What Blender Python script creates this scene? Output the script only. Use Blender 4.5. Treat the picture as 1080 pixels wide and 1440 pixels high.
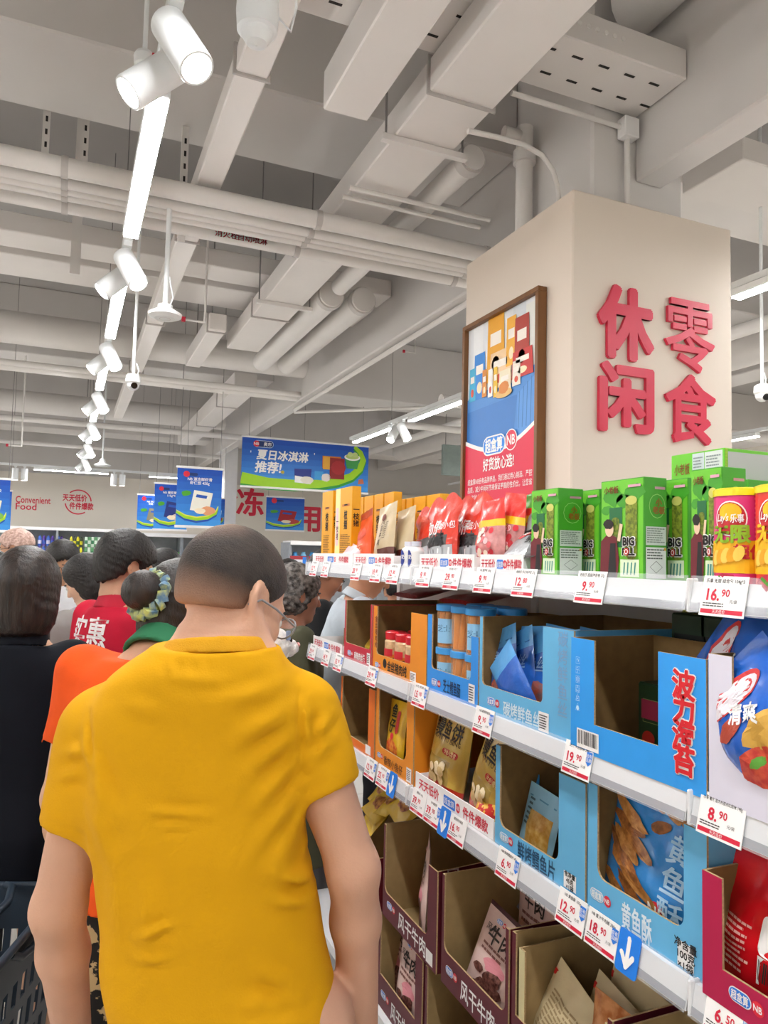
import bpy, math, random
import numpy as np
from mathutils import Vector, Matrix, noise as mnoise
from mathutils.bvhtree import BVHTree

for _o in list(bpy.data.objects):
    bpy.data.objects.remove(_o)
SC = bpy.context.scene
COL = SC.collection
PI = math.pi
rnd = random.Random(7)

# ------------------------------------------------------------------ camera
F_PX = 1045.0                                    # focal length in pixels of the 1080 x 1440 frame
YAW, PITCH, ROLL = [math.radians(a) for a in (23.05, 3.6, 1.3)]
CAM = Vector((0, 0, 1.6))
_f = Vector((math.sin(YAW) * math.cos(PITCH), math.cos(YAW) * math.cos(PITCH), math.sin(PITCH)))
_r = Vector((math.cos(YAW), -math.sin(YAW), 0))
_u = _r.cross(_f)
C_R = _r * math.cos(ROLL) + _u * math.sin(ROLL)
C_U = _u * math.cos(ROLL) - _r * math.sin(ROLL)
C_F = _f
cam_data = bpy.data.cameras.new('camera')
cam_data.sensor_fit = 'VERTICAL'
cam_data.sensor_height = 24.0
cam_data.lens = 24.0 * F_PX / 1440.0
cam_data.clip_start = 0.02
cam_data.clip_end = 200
cam = bpy.data.objects.new('camera', cam_data)
COL.objects.link(cam)
_m = Matrix((C_R, C_U, -C_F)).transposed().to_4x4()
_m.translation = CAM
cam.matrix_world = _m
SC.camera = cam


def at(px, py, **k):
    """the point a pixel of the photograph looks at, on the plane X=, Y=, Z= or at depth d="""
    d = C_R * ((px - 540) / F_PX) - C_U * ((py - 720) / F_PX) + C_F
    (a, v), = k.items()
    if a == 'd':
        return CAM + d * v
    i = 'XYZ'.index(a)
    return CAM + d * ((v - CAM[i]) / d[i])


# ------------------------------------------------------------------ world, exposure
world = bpy.data.worlds.new('world')
SC.world = world
world.use_nodes = True
world.node_tree.nodes['Background'].inputs[0].default_value = (0.95, 0.97, 1.0, 1)
world.node_tree.nodes['Background'].inputs[1].default_value = 0.6
SC.view_settings.view_transform = 'Standard'
SC.view_settings.look = 'None'
SC.view_settings.exposure = 0.08
SC.view_settings.gamma = 1.0
SC.view_settings.use_curve_mapping = False
LED_E = 88.0            # emission of the LED diffusers
SPOT_E = 60.0


# ------------------------------------------------------------------ materials
def lin(h):
    h = h.lstrip('#')
    out = []
    for i in (0, 2, 4):
        c = int(h[i:i + 2], 16) / 255
        out.append(c / 12.92 if c <= 0.04045 else ((c + 0.055) / 1.055) ** 2.4)
    return (*out, 1)


_mats = {}


def M(h, rough=0.55, metal=0.0, var=0.06, scale=18.0, bump=0.0, bscale=60.0, spec=0.5, emit=0.0, alpha=1.0,
      trans=0.0, kind=None, h2=None, stretch=None, coat=0.0, sss=0.0):
    key = (h, rough, metal, var, scale, bump, bscale, spec, emit, alpha, trans, kind, h2, stretch, coat, sss)
    if key in _mats:
        return _mats[key]
    m = bpy.data.materials.new('mat_' + h.lstrip('#') + ('_' + kind if kind else ''))
    m.use_nodes = True
    nt = m.node_tree
    N, L = nt.nodes, nt.links
    b = N['Principled BSDF']
    b.inputs['Roughness'].default_value = rough
    b.inputs['Metallic'].default_value = metal
    b.inputs['Specular IOR Level'].default_value = spec
    b.inputs['Coat Weight'].default_value = coat
    if sss:
        b.inputs['Subsurface Weight'].default_value = sss
        b.inputs['Subsurface Radius'].default_value = (0.012, 0.005, 0.003)
    c = lin(h)
    if emit:
        b.inputs['Emission Color'].default_value = c
        b.inputs['Emission Strength'].default_value = emit
    b.inputs['Alpha'].default_value = alpha
    b.inputs['Transmission Weight'].default_value = trans
    tc = N.new('ShaderNodeTexCoord')
    mp = N.new('ShaderNodeMapping')
    if stretch:
        mp.inputs['Scale'].default_value = stretch
    L.new(tc.outputs['Object'], mp.inputs['Vector'])
    nz = N.new('ShaderNodeTexNoise')
    nz.inputs['Scale'].default_value = scale
    nz.inputs['Detail'].default_value = 4
    L.new(mp.outputs['Vector'], nz.inputs['Vector'])
    rp = N.new('ShaderNodeValToRGB')
    if h2:
        c2 = lin(h2)
        rp.color_ramp.elements[0].position = 0.38
        rp.color_ramp.elements[1].position = 0.62
        rp.color_ramp.elements[0].color = c
        rp.color_ramp.elements[1].color = c2
        if kind == 'blotch':
            rp.color_ramp.elements[0].position = 0.49
            rp.color_ramp.elements[1].position = 0.51
    else:
        rp.color_ramp.elements[0].position = 0.3
        rp.color_ramp.elements[1].position = 0.7
        rp.color_ramp.elements[0].color = (c[0] * (1 - var), c[1] * (1 - var), c[2] * (1 - var), 1)
        rp.color_ramp.elements[1].color = (min(1, c[0] * (1 + var)), min(1, c[1] * (1 + var)), min(1, c[2] * (1 + var)), 1)
    L.new(nz.outputs['Fac'], rp.inputs['Fac'])
    L.new(rp.outputs['Color'], b.inputs['Base Color'])
    if bump:
        n2 = N.new('ShaderNodeTexNoise')
        n2.inputs['Scale'].default_value = bscale
        n2.inputs['Detail'].default_value = 5
        L.new(mp.outputs['Vector'], n2.inputs['Vector'])
        bp = N.new('ShaderNodeBump')
        bp.inputs['Strength'].default_value = bump
        bp.inputs['Distance'].default_value = 0.01
        L.new(n2.outputs['Fac'], bp.inputs['Height'])
        L.new(bp.outputs['Normal'], b.inputs['Normal'])
    _mats[key] = m
    return m


def foil(h, rough=0.28):            # printed plastic film
    return M(h, rough=rough, bump=0.25, bscale=28, var=0.05, coat=0.3)


def ink(h, rough=0.5):              # flat print
    return M(h, rough=rough, var=0.02)


WHITE = M('#f1f0ef', rough=0.5, var=0.02)
PAPER = M('#f6f5f4', rough=0.6, var=0.02)
RED = M('#d3213f', rough=0.5, var=0.03)
BLACK = M('#15130f', rough=0.6)
NBBLUE = M('#2f7fe0', rough=0.45, var=0.03)
NBRED = M('#dd2a3e', rough=0.45, var=0.03)
KRAFT = M('#86693f', rough=0.85, var=0.1, scale=40)  # kraft board, darkened to put the shade inside the cartons into its colour
CUT = M('#b89c72', rough=0.9, var=0.2, scale=300)
CEIL = M('#cfcbc8', rough=0.85, var=0.035, scale=1.5)
DUCT = M('#e4dfdb', rough=0.6, var=0.03, scale=2.0)
SLAB = M('#b3b0ae', rough=0.9, var=0.05, scale=1.2)
PIPE = M('#e2deda', rough=0.5, var=0.03, scale=3)
RODM = M('#8f8c8a', rough=0.6, metal=0.3)
CLEAR = M('#eef2f6', rough=0.08, var=0.0, trans=0.0, alpha=0.16)
DARKHOLE = M('#2a2624', rough=0.9)


# ------------------------------------------------------------------ mesh builder
class MB:
    def __init__(s):
        s.v, s.f, s.mi, s.sm, s.mats, s.ch = [], [], [], [], [], []

    def slot(s, mat):
        for i, m in enumerate(s.mats):
            if m == mat:
                return i
        s.mats.append(mat)
        return len(s.mats) - 1

    def add(s, verts, faces, mat, smooth=False):
        o = len(s.v)
        k = s.slot(mat)
        s.ch.append((o, len(s.f)))
        s.v.extend([tuple(p) for p in verts])
        for f in faces:
            s.f.append(tuple(i + o for i in f))
            s.mi.append(k)
            s.sm.append(smooth)
        return s

    def box(s, x0, x1, y0, y1, z0, z1, mat, bev=0.0):
        if bev:
            b = min(bev, (x1 - x0) * .45, (y1 - y0) * .45, (z1 - z0) * .45)
            bx = bpy_bevbox(x0, x1, y0, y1, z0, z1, b)
            return s.add(bx[0], bx[1], mat)
        v = [(x0, y0, z0), (x1, y0, z0), (x1, y1, z0), (x0, y1, z0), (x0, y0, z1), (x1, y0, z1), (x1, y1, z1), (x0, y1, z1)]
        return s.add(v, [(0, 3, 2, 1), (4, 5, 6, 7), (0, 1, 5, 4), (1, 2, 6, 5), (2, 3, 7, 6), (3, 0, 4, 7)], mat)

    def prism(s, poly, d0, d1, fr, m_out, m_in=None, m_edge=None):
        """poly (u,v) extruded from depth d0 (outer face) to d1 (inner); fr maps (u,v,d)->xyz"""
        n = len(poly)
        a = [fr(u, v, d0) for u, v in poly]
        b = [fr(u, v, d1) for u, v in poly]
        s.add(a, [tuple(range(n))], m_out)
        s.add(b, [tuple(range(n - 1, -1, -1))], m_in or m_out)
        s.add(a + b, [(i, i + n, (i + 1) % n + n, (i + 1) % n) for i in range(n)], m_edge or m_in or m_out)
        return s

    def cyl(s, a, b, r0, mat, r1=None, n=12, caps=True, mcap=None):
        a, b = Vector(a), Vector(b)
        r1 = r0 if r1 is None else r1
        d = (b - a).normalized()
        t = Vector((0, 0, 1)) if abs(d.z) < .9 else Vector((1, 0, 0))
        e1 = d.cross(t).normalized()
        e2 = d.cross(e1)
        v = []
        for p, r in ((a, r0), (b, r1)):
            for i in range(n):
                c = 2 * PI * i / n
                v.append(p + e1 * (r * math.cos(c)) + e2 * (r * math.sin(c)))
        s.add(v, [(i, (i + 1) % n, (i + 1) % n + n, i + n) for i in range(n)], mat, True)
        if caps:
            s.add(v[:n], [tuple(range(n - 1, -1, -1))], mat)
            s.add(v[n:], [tuple(range(n))], mcap or mat)
        return s

    def tube(s, pts, r, mat, n=8):
        pts = [Vector(p) for p in pts]
        rings = []
        prev = None
        for i, p in enumerate(pts):
            d = (pts[min(i + 1, len(pts) - 1)] - pts[max(i - 1, 0)]).normalized()
            if prev is None:
                t = Vector((0, 0, 1)) if abs(d.z) < .9 else Vector((1, 0, 0))
                e1 = d.cross(t).normalized()
            else:
                e1 = (prev - d * prev.dot(d)).normalized()
            prev = e1
            e2 = d.cross(e1)
            rings.append([p + e1 * (r * math.cos(2 * PI * k / n)) + e2 * (r * math.sin(2 * PI * k / n)) for k in range(n)])
        v = [q for ring in rings for q in ring]
        f = []
        for i in range(len(rings) - 1):
            for k in range(n):
                f.append((i * n + k, i * n + (k + 1) % n, (i + 1) * n + (k + 1) % n, (i + 1) * n + k))
        s.add(v, f, mat, True)
        s.add(rings[0], [tuple(range(n - 1, -1, -1))], mat)
        s.add(rings[-1], [tuple(range(n))], mat)
        return s

    def lathe(s, prof, c, mat, n=20, axis=None, mats=None):
        """prof [(r,h)] around the axis through c"""
        c = Vector(c)
        ax = Vector(axis or (0, 0, 1)).normalized()
        t = Vector((1, 0, 0)) if abs(ax.x) < .9 else Vector((0, 1, 0))
        e1 = ax.cross(t).normalized()
        e2 = ax.cross(e1)
        v = []
        for r, h in prof:
            for i in range(n):
                a = 2 * PI * i / n
                v.append(c + ax * h + e1 * (max(r, 1e-5) * math.cos(a)) + e2 * (max(r, 1e-5) * math.sin(a)))
        for j in range(len(prof) - 1):
            f = [(j * n + i, (j + 1) * n + i, (j + 1) * n + (i + 1) % n, j * n + (i + 1) % n) for i in range(n)]
            f = [tuple(reversed(q)) for q in f]
            s.add(v, f, mats[j] if mats else mat, True)
        return s

    def ell(s, c, r, mat, n=14, m=8, rot=None):
        v, f = [], []
        R_ = rot or Matrix.Identity(3)
        for j in range(m + 1):
            th = PI * j / m
            for i in range(n):
                ph = 2 * PI * i / n
                p = Vector((r[0] * math.sin(th) * math.cos(ph), r[1] * math.sin(th) * math.sin(ph), r[2] * math.cos(th)))
                v.append(Vector(c) + R_ @ p)
        for j in range(m):
            for i in range(n):
                f.append((j * n + i, (j + 1) * n + i, (j + 1) * n + (i + 1) % n, j * n + (i + 1) % n))
        return s.add(v, f, mat, True)

    # ---- flat print, mapped onto a surface by fm(u, v, k): k = layer height in print steps
    def rect(s, u0, u1, v0, v1, mat, fm, k=1, nu=1, nv=1):
        v, f = [], []
        for j in range(nv + 1):
            for i in range(nu + 1):
                v.append(fm(u0 + (u1 - u0) * i / nu, v0 + (v1 - v0) * j / nv, k))
        for j in range(nv):
            for i in range(nu):
                a = j * (nu + 1) + i
                f.append((a, a + 1, a + nu + 2, a + nu + 1))
        return s.add(v, f, mat)

    def disc(s, cu, cv, ru, rv, mat, fm, k=1, n=20, rings=1, a0=0.0, wob=0.0, tilt=0.0, seed=0):
        v = [fm(cu, cv, k)]
        f = []
        rg = random.Random(seed)
        wb = [1 + wob * (rg.random() - .5) * 2 for _ in range(n)]
        ct, st = math.cos(tilt), math.sin(tilt)
        for q in range(1, rings + 1):
            for i in range(n):
                a = a0 + 2 * PI * i / n
                x, y = ru * wb[i] * q / rings * math.cos(a), rv * wb[i] * q / rings * math.sin(a)
                v.append(fm(cu + x * ct - y * st, cv + x * st + y * ct, k))
        for i in range(n):
            f.append((0, 1 + i, 1 + (i + 1) % n))
        for q in range(rings - 1):
            for i in range(n):
                a, b = 1 + q * n + i, 1 + q * n + (i + 1) % n
                f.append((a, a + n, b + n, b))
        return s.add(v, f, mat)

    def ring(s, cu, cv, ru, rv, w, mat, fm, k=1, n=28, a0=0.0, a1=2 * PI):
        v, f = [], []
        for i in range(n + 1):
            a = a0 + (a1 - a0) * i / n
            v.append(fm(cu + ru * math.cos(a), cv + rv * math.sin(a), k))
            v.append(fm(cu + (ru - w) * math.cos(a), cv + (rv - w) * math.sin(a), k))
        for i in range(n):
            f.append((2 * i, 2 * i + 2, 2 * i + 3, 2 * i + 1))
        return s.add(v, f, mat)

    def poly(s, pts, mat, fm, k=1):
        return s.add([fm(u, v, k) for u, v in pts], [tuple(range(len(pts)))], mat)

    def pill(s, u0, u1, v0, v1, mat, fm, k=1, r=None):
        r = r or min(u1 - u0, v1 - v0) * .5
        pts = []
        for (cu, cv, a) in ((u1 - r, v1 - r, 0), (u0 + r, v1 - r, 1), (u0 + r, v0 + r, 2), (u1 - r, v0 + r, 3)):
            for i in range(6):
                t = (a + i / 5) * PI / 2
                pts.append((cu + r * math.cos(t), cv + r * math.sin(t)))
        return s.poly(pts, mat, fm, k)

    def strip(s, pts, w, mat, fm, k=1):
        """a stroke of width w (number or list) along pts"""
        n = len(pts)
        v = []
        for i in range(n):
            a, b = pts[max(i - 1, 0)], pts[min(i + 1, n - 1)]
            dx, dy = b[0] - a[0], b[1] - a[1]
            l = math.hypot(dx, dy) or 1
            ww = (w[i] if isinstance(w, (list, tuple)) else w) / 2
            v.append(fm(pts[i][0] - dy / l * ww, pts[i][1] + dx / l * ww, k))
            v.append(fm(pts[i][0] + dy / l * ww, pts[i][1] - dx / l * ww, k))
        return s.add(v, [(2 * i + 1, 2 * i + 3, 2 * i + 2, 2 * i) for i in range(n - 1)], mat)

    def text(s, st, cu, cv, h, mat, fm, k=2, bold=0.02, wmax=None, ang=0.0, shear=0.0, align='C', sx=1.0, depth=None):
        """st drawn with character height ~h, centred on (cu,cv)"""
        V, Fc = glyphs(st, min(bold, .006))
        if not V:
            return s
        ns = 1
        if bold > .011:                       # heavier strokes: the glyphs drawn again with small shifts
            ns = 4 if bold < .025 else 8
            V0, F0, V, Fc = V, Fc, [], []
            for q in range(ns):
                a = 2 * PI * (q + .5) / ns + .17
                o = len(V)
                bq = bold * (.74 + .05 * q / ns)
                V = V + [(x + bq * math.cos(a), y + bq * math.sin(a)) for x, y in V0]
                Fc = Fc + [tuple(i + o for i in f) for f in F0]
        x0, x1 = min(p[0] for p in V), max(p[0] for p in V)
        y0, y1 = min(p[1] for p in V), max(p[1] for p in V)
        nl = st.count('\n') + 1
        sc = h / 0.72
        sxx = sc * sx
        if wmax and (x1 - x0) * sxx > wmax:
            sxx = wmax / (x1 - x0)
        cx, cy = (x0 + x1) / 2, (y0 + y1) / 2
        if align == 'L':
            cx = x0
        elif align == 'R':
            cx = x1
        ca, sa = math.cos(ang), math.sin(ang)
        vv = []
        for (x, y) in V:
            a, b = (x - cx) * sxx, (y - cy) * sc
            a += shear * b
            vv.append((cu + a * ca - b * sa, cv + a * sa + b * ca))
        if depth:
            d0, d1 = depth
            n = len(vv)
            nc = n // max(ns, 1)
            s.add([fm(u, v, d1 + (i // nc) * .0002) for i, (u, v) in enumerate(vv)], Fc, mat)
            s.add([fm(u, v, d0) for u, v in vv], [tuple(reversed(f)) for f in Fc], mat)
            cnt = {}
            for f in Fc:
                for i in range(len(f)):
                    e = (f[i], f[(i + 1) % len(f)])
                    cnt[e] = 1
            side = [e for e in cnt if (e[1], e[0]) not in cnt]
            s.add([fm(u, v, d1) for u, v in vv] + [fm(u, v, d0) for u, v in vv], [(a, a + n, b + n, b) for a, b in side], mat)
        else:
            nc = len(vv) // max(ns, 1)
            s.add([fm(u, v, k + (i // nc) * .1) for i, (u, v) in enumerate(vv)], Fc, mat)
        return s

    def lines(s, u0, u1, v0, v1, n, mat, fm, k=2, gap=.45, jag=.3, seed=1):
        """rows of small print"""
        rg = random.Random(seed)
        dh = (v1 - v0) / n
        for i in range(n):
            v = v1 - (i + .5) * dh
            e = u1 - (u1 - u0) * jag * rg.random()
            u = u0
            while u < e:
                w = (u1 - u0) * (.08 + .12 * rg.random())
                s.rect(u, min(e, u + w), v - dh * gap / 2, v + dh * gap / 2, mat, fm, k)
                u += w + (u1 - u0) * .02
        return s

    def barcode(s, u0, u1, v0, v1, fm, k=2, seed=1):
        s.rect(u0, u1, v0, v1, PAPER, fm, k)
        rg = random.Random(seed)
        u = u0 + (u1 - u0) * .06
        while u < u1 - (u1 - u0) * .08:
            w = (u1 - u0) * (.015 + .03 * rg.random())
            s.rect(u, u + w, v0 + (v1 - v0) * .2, v1 - (v1 - v0) * .08, BLACK, fm, k + 1)
            u += w + (u1 - u0) * (.015 + .03 * rg.random())
        return s

    def mesh(s, name):
        me = bpy.data.meshes.new(name)
        me.from_pydata(s.v, [], s.f)
        for m in s.mats:
            me.materials.append(m)
        me.polygons.foreach_set('material_index', s.mi)
        me.polygons.foreach_set('use_smooth', s.sm)
        me.update()
        return me

    def build_marks(s, name, parent, gap=.007):
        """print pieces that lie apart become objects of their own"""
        ch = s.ch + [(len(s.v), len(s.f))]
        bb = []
        for (v0, f0), (v1, f1) in zip(ch[:-1], ch[1:]):
            P = np.array(s.v[v0:v1])
            bb.append((P.min(0) - gap, P.max(0) + gap))
        par = list(range(len(bb)))

        def find(i):
            while par[i] != i:
                i = par[i]
            return i
        for i in range(len(bb)):
            for j in range(i):
                if (bb[i][0] <= bb[j][1]).all() and (bb[j][0] <= bb[i][1]).all():
                    par[find(i)] = find(j)
        sets = {}
        for i in range(len(bb)):
            sets.setdefault(find(i), []).append(i)
        for ids in sets.values():
            m = MB()
            for i in ids:
                (v0, f0), (v1, f1) = ch[i], ch[i + 1]
                m.add(s.v[v0:v1], [tuple(q - v0 for q in s.f[k]) for k in range(f0, f1)], s.mats[s.mi[f0]])
            m.build(name, parent)

    def build(s, name, parent=None, loc=None, rot=None, label=None, cat=None, group=None, kind=None):
        o = bpy.data.objects.new(name, s.mesh(name))
        COL.objects.link(o)
        return tag(o, parent, loc, rot, label, cat, group, kind)


def tag(o, parent=None, loc=None, rot=None, label=None, cat=None, group=None, kind=None):
    if parent:
        o.parent = parent
    if loc is not None:
        o.location = loc
    if rot is not None:
        o.rotation_euler = rot
    if label:
        o['label'] = label
    if cat:
        o['category'] = cat
    if group:
        o['group'] = group
    if kind:
        o['kind'] = kind
    return o


def bpy_bevbox(x0, x1, y0, y1, z0, z1, b):
    v, f = [], []
    ids = {}
    for i, (x, sx) in enumerate(((x0, 1), (x1, -1))):
        for j, (y, sy) in enumerate(((y0, 1), (y1, -1))):
            for k, (z, sz) in enumerate(((z0, 1), (z1, -1))):
                for a in range(3):
                    p = [x + sx * b, y + sy * b, z + sz * b]
                    p[a] = (x, y, z)[a]
                    ids[(i, j, k, a)] = len(v)
                    v.append(tuple(p))
    g = lambda *q: ids[q]
    for a in range(3):
        o1, o2 = [(1, 2), (0, 2), (0, 1)][a]
        for e in (0, 1):
            q = []
            for (p1, p2) in ((0, 0), (1, 0), (1, 1), (0, 1)):
                c = [0, 0, 0]
                c[a], c[o1], c[o2] = e, p1, p2
                q.append(g(*c, a))
            f.append(q)
    for a in range(3):
        o1, o2 = [(1, 2), (0, 2), (0, 1)][a]
        for p1 in (0, 1):
            for p2 in (0, 1):
                c0, c1 = [0, 0, 0], [0, 0, 0]
                c0[a], c1[a] = 0, 1
                c0[o1] = c1[o1] = p1
                c0[o2] = c1[o2] = p2
                f.append([g(*c0, o1), g(*c1, o1), g(*c1, o2), g(*c0, o2)])
    for i in (0, 1):
        for j in (0, 1):
            for k in (0, 1):
                f.append([g(i, j, k, 0), g(i, j, k, 1), g(i, j, k, 2)])
    cx, cy, cz = (x0 + x1) / 2, (y0 + y1) / 2, (z0 + z1) / 2
    ff = []
    for q in f:
        a, b_, c = [Vector(v[i]) for i in q[:3]]
        nrm = (b_ - a).cross(c - a)
        mid = sum((Vector(v[i]) for i in q), Vector()) / len(q) - Vector((cx, cy, cz))
        ff.append(tuple(q) if nrm.dot(mid) > 0 else tuple(reversed(q)))
    return v, ff


_gl = {}


def glyphs(st, bold=0.02):
    key = (st, bold)
    if key in _gl:
        return _gl[key]
    cu = bpy.data.curves.new('t', 'FONT')
    cu.body = st
    cu.size = 1.0
    cu.align_x = 'CENTER'
    cu.space_line = 1.02
    cu.offset = bold
    cu.resolution_u = 2
    ob = bpy.data.objects.new('t', cu)
    COL.objects.link(ob)
    me = bpy.data.meshes.new_from_object(ob)
    V = [(v.co.x, v.co.y) for v in me.vertices]
    Fc = [tuple(p.vertices) for p in me.polygons]
    Fc2 = []
    for f in Fc:
        a = 0
        for i in range(len(f)):
            p, q = V[f[i]], V[f[(i + 1) % len(f)]]
            a += p[0] * q[1] - q[0] * p[1]
        Fc2.append(f if a > 0 else tuple(reversed(f)))
    bpy.data.objects.remove(ob)
    bpy.data.curves.remove(cu)
    bpy.data.meshes.remove(me)
    _gl[key] = (V, Fc2)
    return _gl[key]


def thing(name, label, cat, loc=(0, 0, 0), rotz=0.0, group=None, rot=None):
    o = bpy.data.objects.new(name, None)
    o.empty_display_size = 0.05
    COL.objects.link(o)
    o.location = loc
    o.rotation_euler = rot or (0, 0, rotz)
    return tag(o, label=label, cat=cat, group=group)


STEP = 0.0004
FRONT = lambda y=0.0: (lambda u, v, k=1: (u, y - k * STEP, v))              # faces local -y
RIGHT = lambda x=0.0: (lambda u, v, k=1: (x + k * STEP, u, v))              # faces local +x, u runs to the back
TOP = lambda z=0.0: (lambda u, v, k=1: (u, v, z + k * STEP))
SHELF_ROT = -PI / 2      # shelf goods: local x runs right along the shelf, local y into the shelf


def copy_tree(o, parent=None):
    c = o.copy()
    COL.objects.link(c)
    c.parent = parent
    for ch in list(o.children):
        copy_tree(ch, c)
    return c
# ================================================================== the room
RX0, RX1, RY0, RY1, ZC = -6.5, 11.0, -4.0, 15.0, 4.5


def struct(name, mb, label=None, parent=None, **k):
    return mb.build(name, parent, kind='structure', label=label, **k)


def floor_mat():
    m = M('#c6c2bc', rough=0.25, var=0.08, scale=3, kind='floor')
    nt = m.node_tree
    N, L = nt.nodes, nt.links
    b = N['Principled BSDF']
    tc = N.new('ShaderNodeTexCoord')
    br = N.new('ShaderNodeTexBrick')
    br.offset = 0
    br.inputs['Scale'].default_value = 1.0
    br.inputs['Brick Width'].default_value = 0.6
    br.inputs['Row Height'].default_value = 0.6
    br.inputs['Mortar Size'].default_value = 0.004
    br.inputs['Color1'].default_value = lin('#cac6c0')
    br.inputs['Color2'].default_value = lin('#c2beb7')
    br.inputs['Mortar'].default_value = lin('#99948c')
    L.new(tc.outputs['Object'], br.inputs['Vector'])
    L.new(br.outputs['Color'], b.inputs['Base Color'])
    return m


struct('floor', MB().box(RX0, RX1, RY0, RY1, -0.1, 0, floor_mat()), 'pale beige tiled supermarket floor')
ceiling = struct('ceiling', MB().box(RX0, RX1, RY0, RY1, ZC, ZC + .15, SLAB), 'grey painted concrete ceiling slab')
WALLC = M('#dfd8cc', rough=0.8, var=0.02, scale=2)
WALLU = M('#c9c5c1', rough=0.85, var=0.03, scale=2)
wb = MB()
wb.box(RX0, RX1, RY1, RY1 + .2, 0, 3.03, WALLC)
wb.box(RX0, RX1, RY1 + .05, RY1 + .2, 3.03, ZC, WALLU)
wall_back = struct('wall_back', wb, 'cream back wall with red lettering')
struct('wall_left', MB().box(RX0 - .2, RX0, RY0, RY1, 0, ZC, WALLC))
struct('wall_right', MB().box(RX1, RX1 + .2, RY0, RY1, 0, ZC, WALLC))
struct('wall_front', MB().box(RX0, RX1, RY0 - .2, RY0, 0, ZC, WALLC))
WF = lambda u, v, k=1: (u, RY1 - k * .004, v)
m = MB()
tl = at(24, 703, Y=RY1)
m.text('Convenient', at(22, 703, Y=RY1).x, at(45, 703, Y=RY1).z, .125, RED, WF, 1, bold=.012, align='L', wmax=.58)
m.text('Food', at(22, 712, Y=RY1).x, at(30, 712, Y=RY1).z, .125, RED, WF, 1, bold=.012, align='L')
c = at(110, 706, Y=RY1)
m.text('天天低价', c.x - .06, c.z + .075, .1, RED, WF, 1, bold=.03, wmax=.42)
m.text('件件爆款', c.x + .06, c.z - .075, .1, RED, WF, 1, bold=.03, wmax=.42)
m.ring(c.x, c.z, .235, .235, .022, RED, WF, 1, a0=.1, a1=2.3)
m.ring(c.x, c.z, .235, .235, .022, RED, WF, 1, a0=3.3, a1=5.3)
c = at(352, 706, Y=RY1)
m.text('冻', c.x, c.z, .42, RED, WF, 1, bold=.03)
m.text('冷', c.x - .55, c.z + .02, .42, RED, WF, 1, bold=.03)
c = at(413, 728, Y=RY1)
m.text('用百货', c.x + .92, c.z, .42, RED, WF, 1, bold=.03)
m.build('wall_lettering', wall_back)

# back-wall columns and concrete beams
BEAM = M('#d8d4d1', rough=0.8, var=0.03, scale=1.5)
p0, p1 = at(318, 640, Y=12.5), at(333, 640, Y=12.5)
struct('concrete_column', MB().box(p0.x, p1.x + .02, 12.5, 13.1, 0, ZC, WHITE), 'white square column before the back wall')


BEAMS = []


def rod_top(x, y):
    return -.002 + min([z for (x0, x1, y0, y1, z) in BEAMS if x0 - .02 < x < x1 + .02 and y0 - .02 < y < y1 + .02] + [ZC])


def beam(name, x0, x1, y0, y1, z0, label, mat=BEAM):
    BEAMS.append((x0, x1, y0, y1, z0))
    return struct(name, MB().box(x0, x1, y0, y1, z0, ZC, mat, bev=.01), label)


beam('ceiling_beam', 2.27, 2.42, RY0, 2.548, 3.31, 'deep narrow concrete beam in front of the column head')
beam('ceiling_beam', 2.27, 2.42, 3.122, RY1, 3.31, 'deep narrow concrete beam running on behind the column head')
beam('ceiling_beam', RX0, 2.268, 3.5, 4.17, 3.9, 'concrete cross beam above the nearest light bar')
beam('ceiling_beam', RX0, 2.268, 8.9, 9.5, 3.75, 'concrete cross beam halfway down the shop')
beam('ceiling_beam', RX0, RX1, 13.2, 13.8, 3.6, 'concrete cross beam near the back wall')
beam('ceiling_beam', 2.422, RX1, 4.4, 5.0, 3.7, 'concrete cross beam right of the clad pillar')
beam('ceiling_beam', 2.422, RX1, 9.0, 9.6, 3.7, 'concrete cross beam on the right farther back')
beam('ceiling_beam', RX0, 2.268, -1.6, -1.0, 3.9, 'concrete cross beam behind the camera')
beam('ceiling_beam', 6.2, 6.6, RY0, RY1, 3.55, 'long concrete beam on the far right')
beam('ceiling_beam', -3.6, -3.2, RY0, RY1, 3.55, 'long concrete beam on the far left')

# clad pillar: plinth of concrete inside plaster cladding
PX0, PX1, PY0, PY1, PZ = 1.80, 2.66, 2.372, 3.235, 3.097
CLAD = M('#e3d6c8', rough=0.7, var=0.015, scale=1.5)
pillar = struct('pillar', MB().box(PX0, PX1, PY0, PY1, 0, PZ, CLAD, bev=.006), 'square pillar clad in cream panels')
struct('column_head', MB().box(at(832, 290, Y=2.55).x, at(960, 300, Y=2.55).x, 2.55, 3.12, PZ, ZC, BEAM, bev=.012), 'grey concrete column above the cladding')

# red characters on the pillar face that looks towards -Y
RSIGN = M('#d8324f', rough=0.42, var=0.02)
PF = lambda u, v, k: (u, PY0 - .004 - k, v)


def char_sign(ch, px0, py0, px1, py1, label, bold):
    a = at((px0 + px1) / 2, (py0 + py1) / 2, Y=PY0)
    l, r_ = at(px0, (py0 + py1) / 2, Y=PY0), at(px1, (py0 + py1) / 2, Y=PY0)
    t, b = at((px0 + px1) / 2, py0, Y=PY0), at((px0 + px1) / 2, py1, Y=PY0)
    V, _ = glyphs(ch, .006)
    w = max(p[0] for p in V) - min(p[0] for p in V) + 1.5 * bold
    h = max(p[1] for p in V) - min(p[1] for p in V) + 1.5 * bold
    hh = t.z - b.z
    sc = hh / h
    mb = MB()
    mb.text(ch, 0, 0, sc * .72, RSIGN, lambda u, v, k: (u, -k, v), bold=bold, sx=((r_.x - l.x) / w) / sc, depth=(0, .014))
    return mb.build('sign_character', loc=(a.x, PY0 - .0015, a.z), label=label, cat='sign letter', group='red characters on the pillar')


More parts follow.
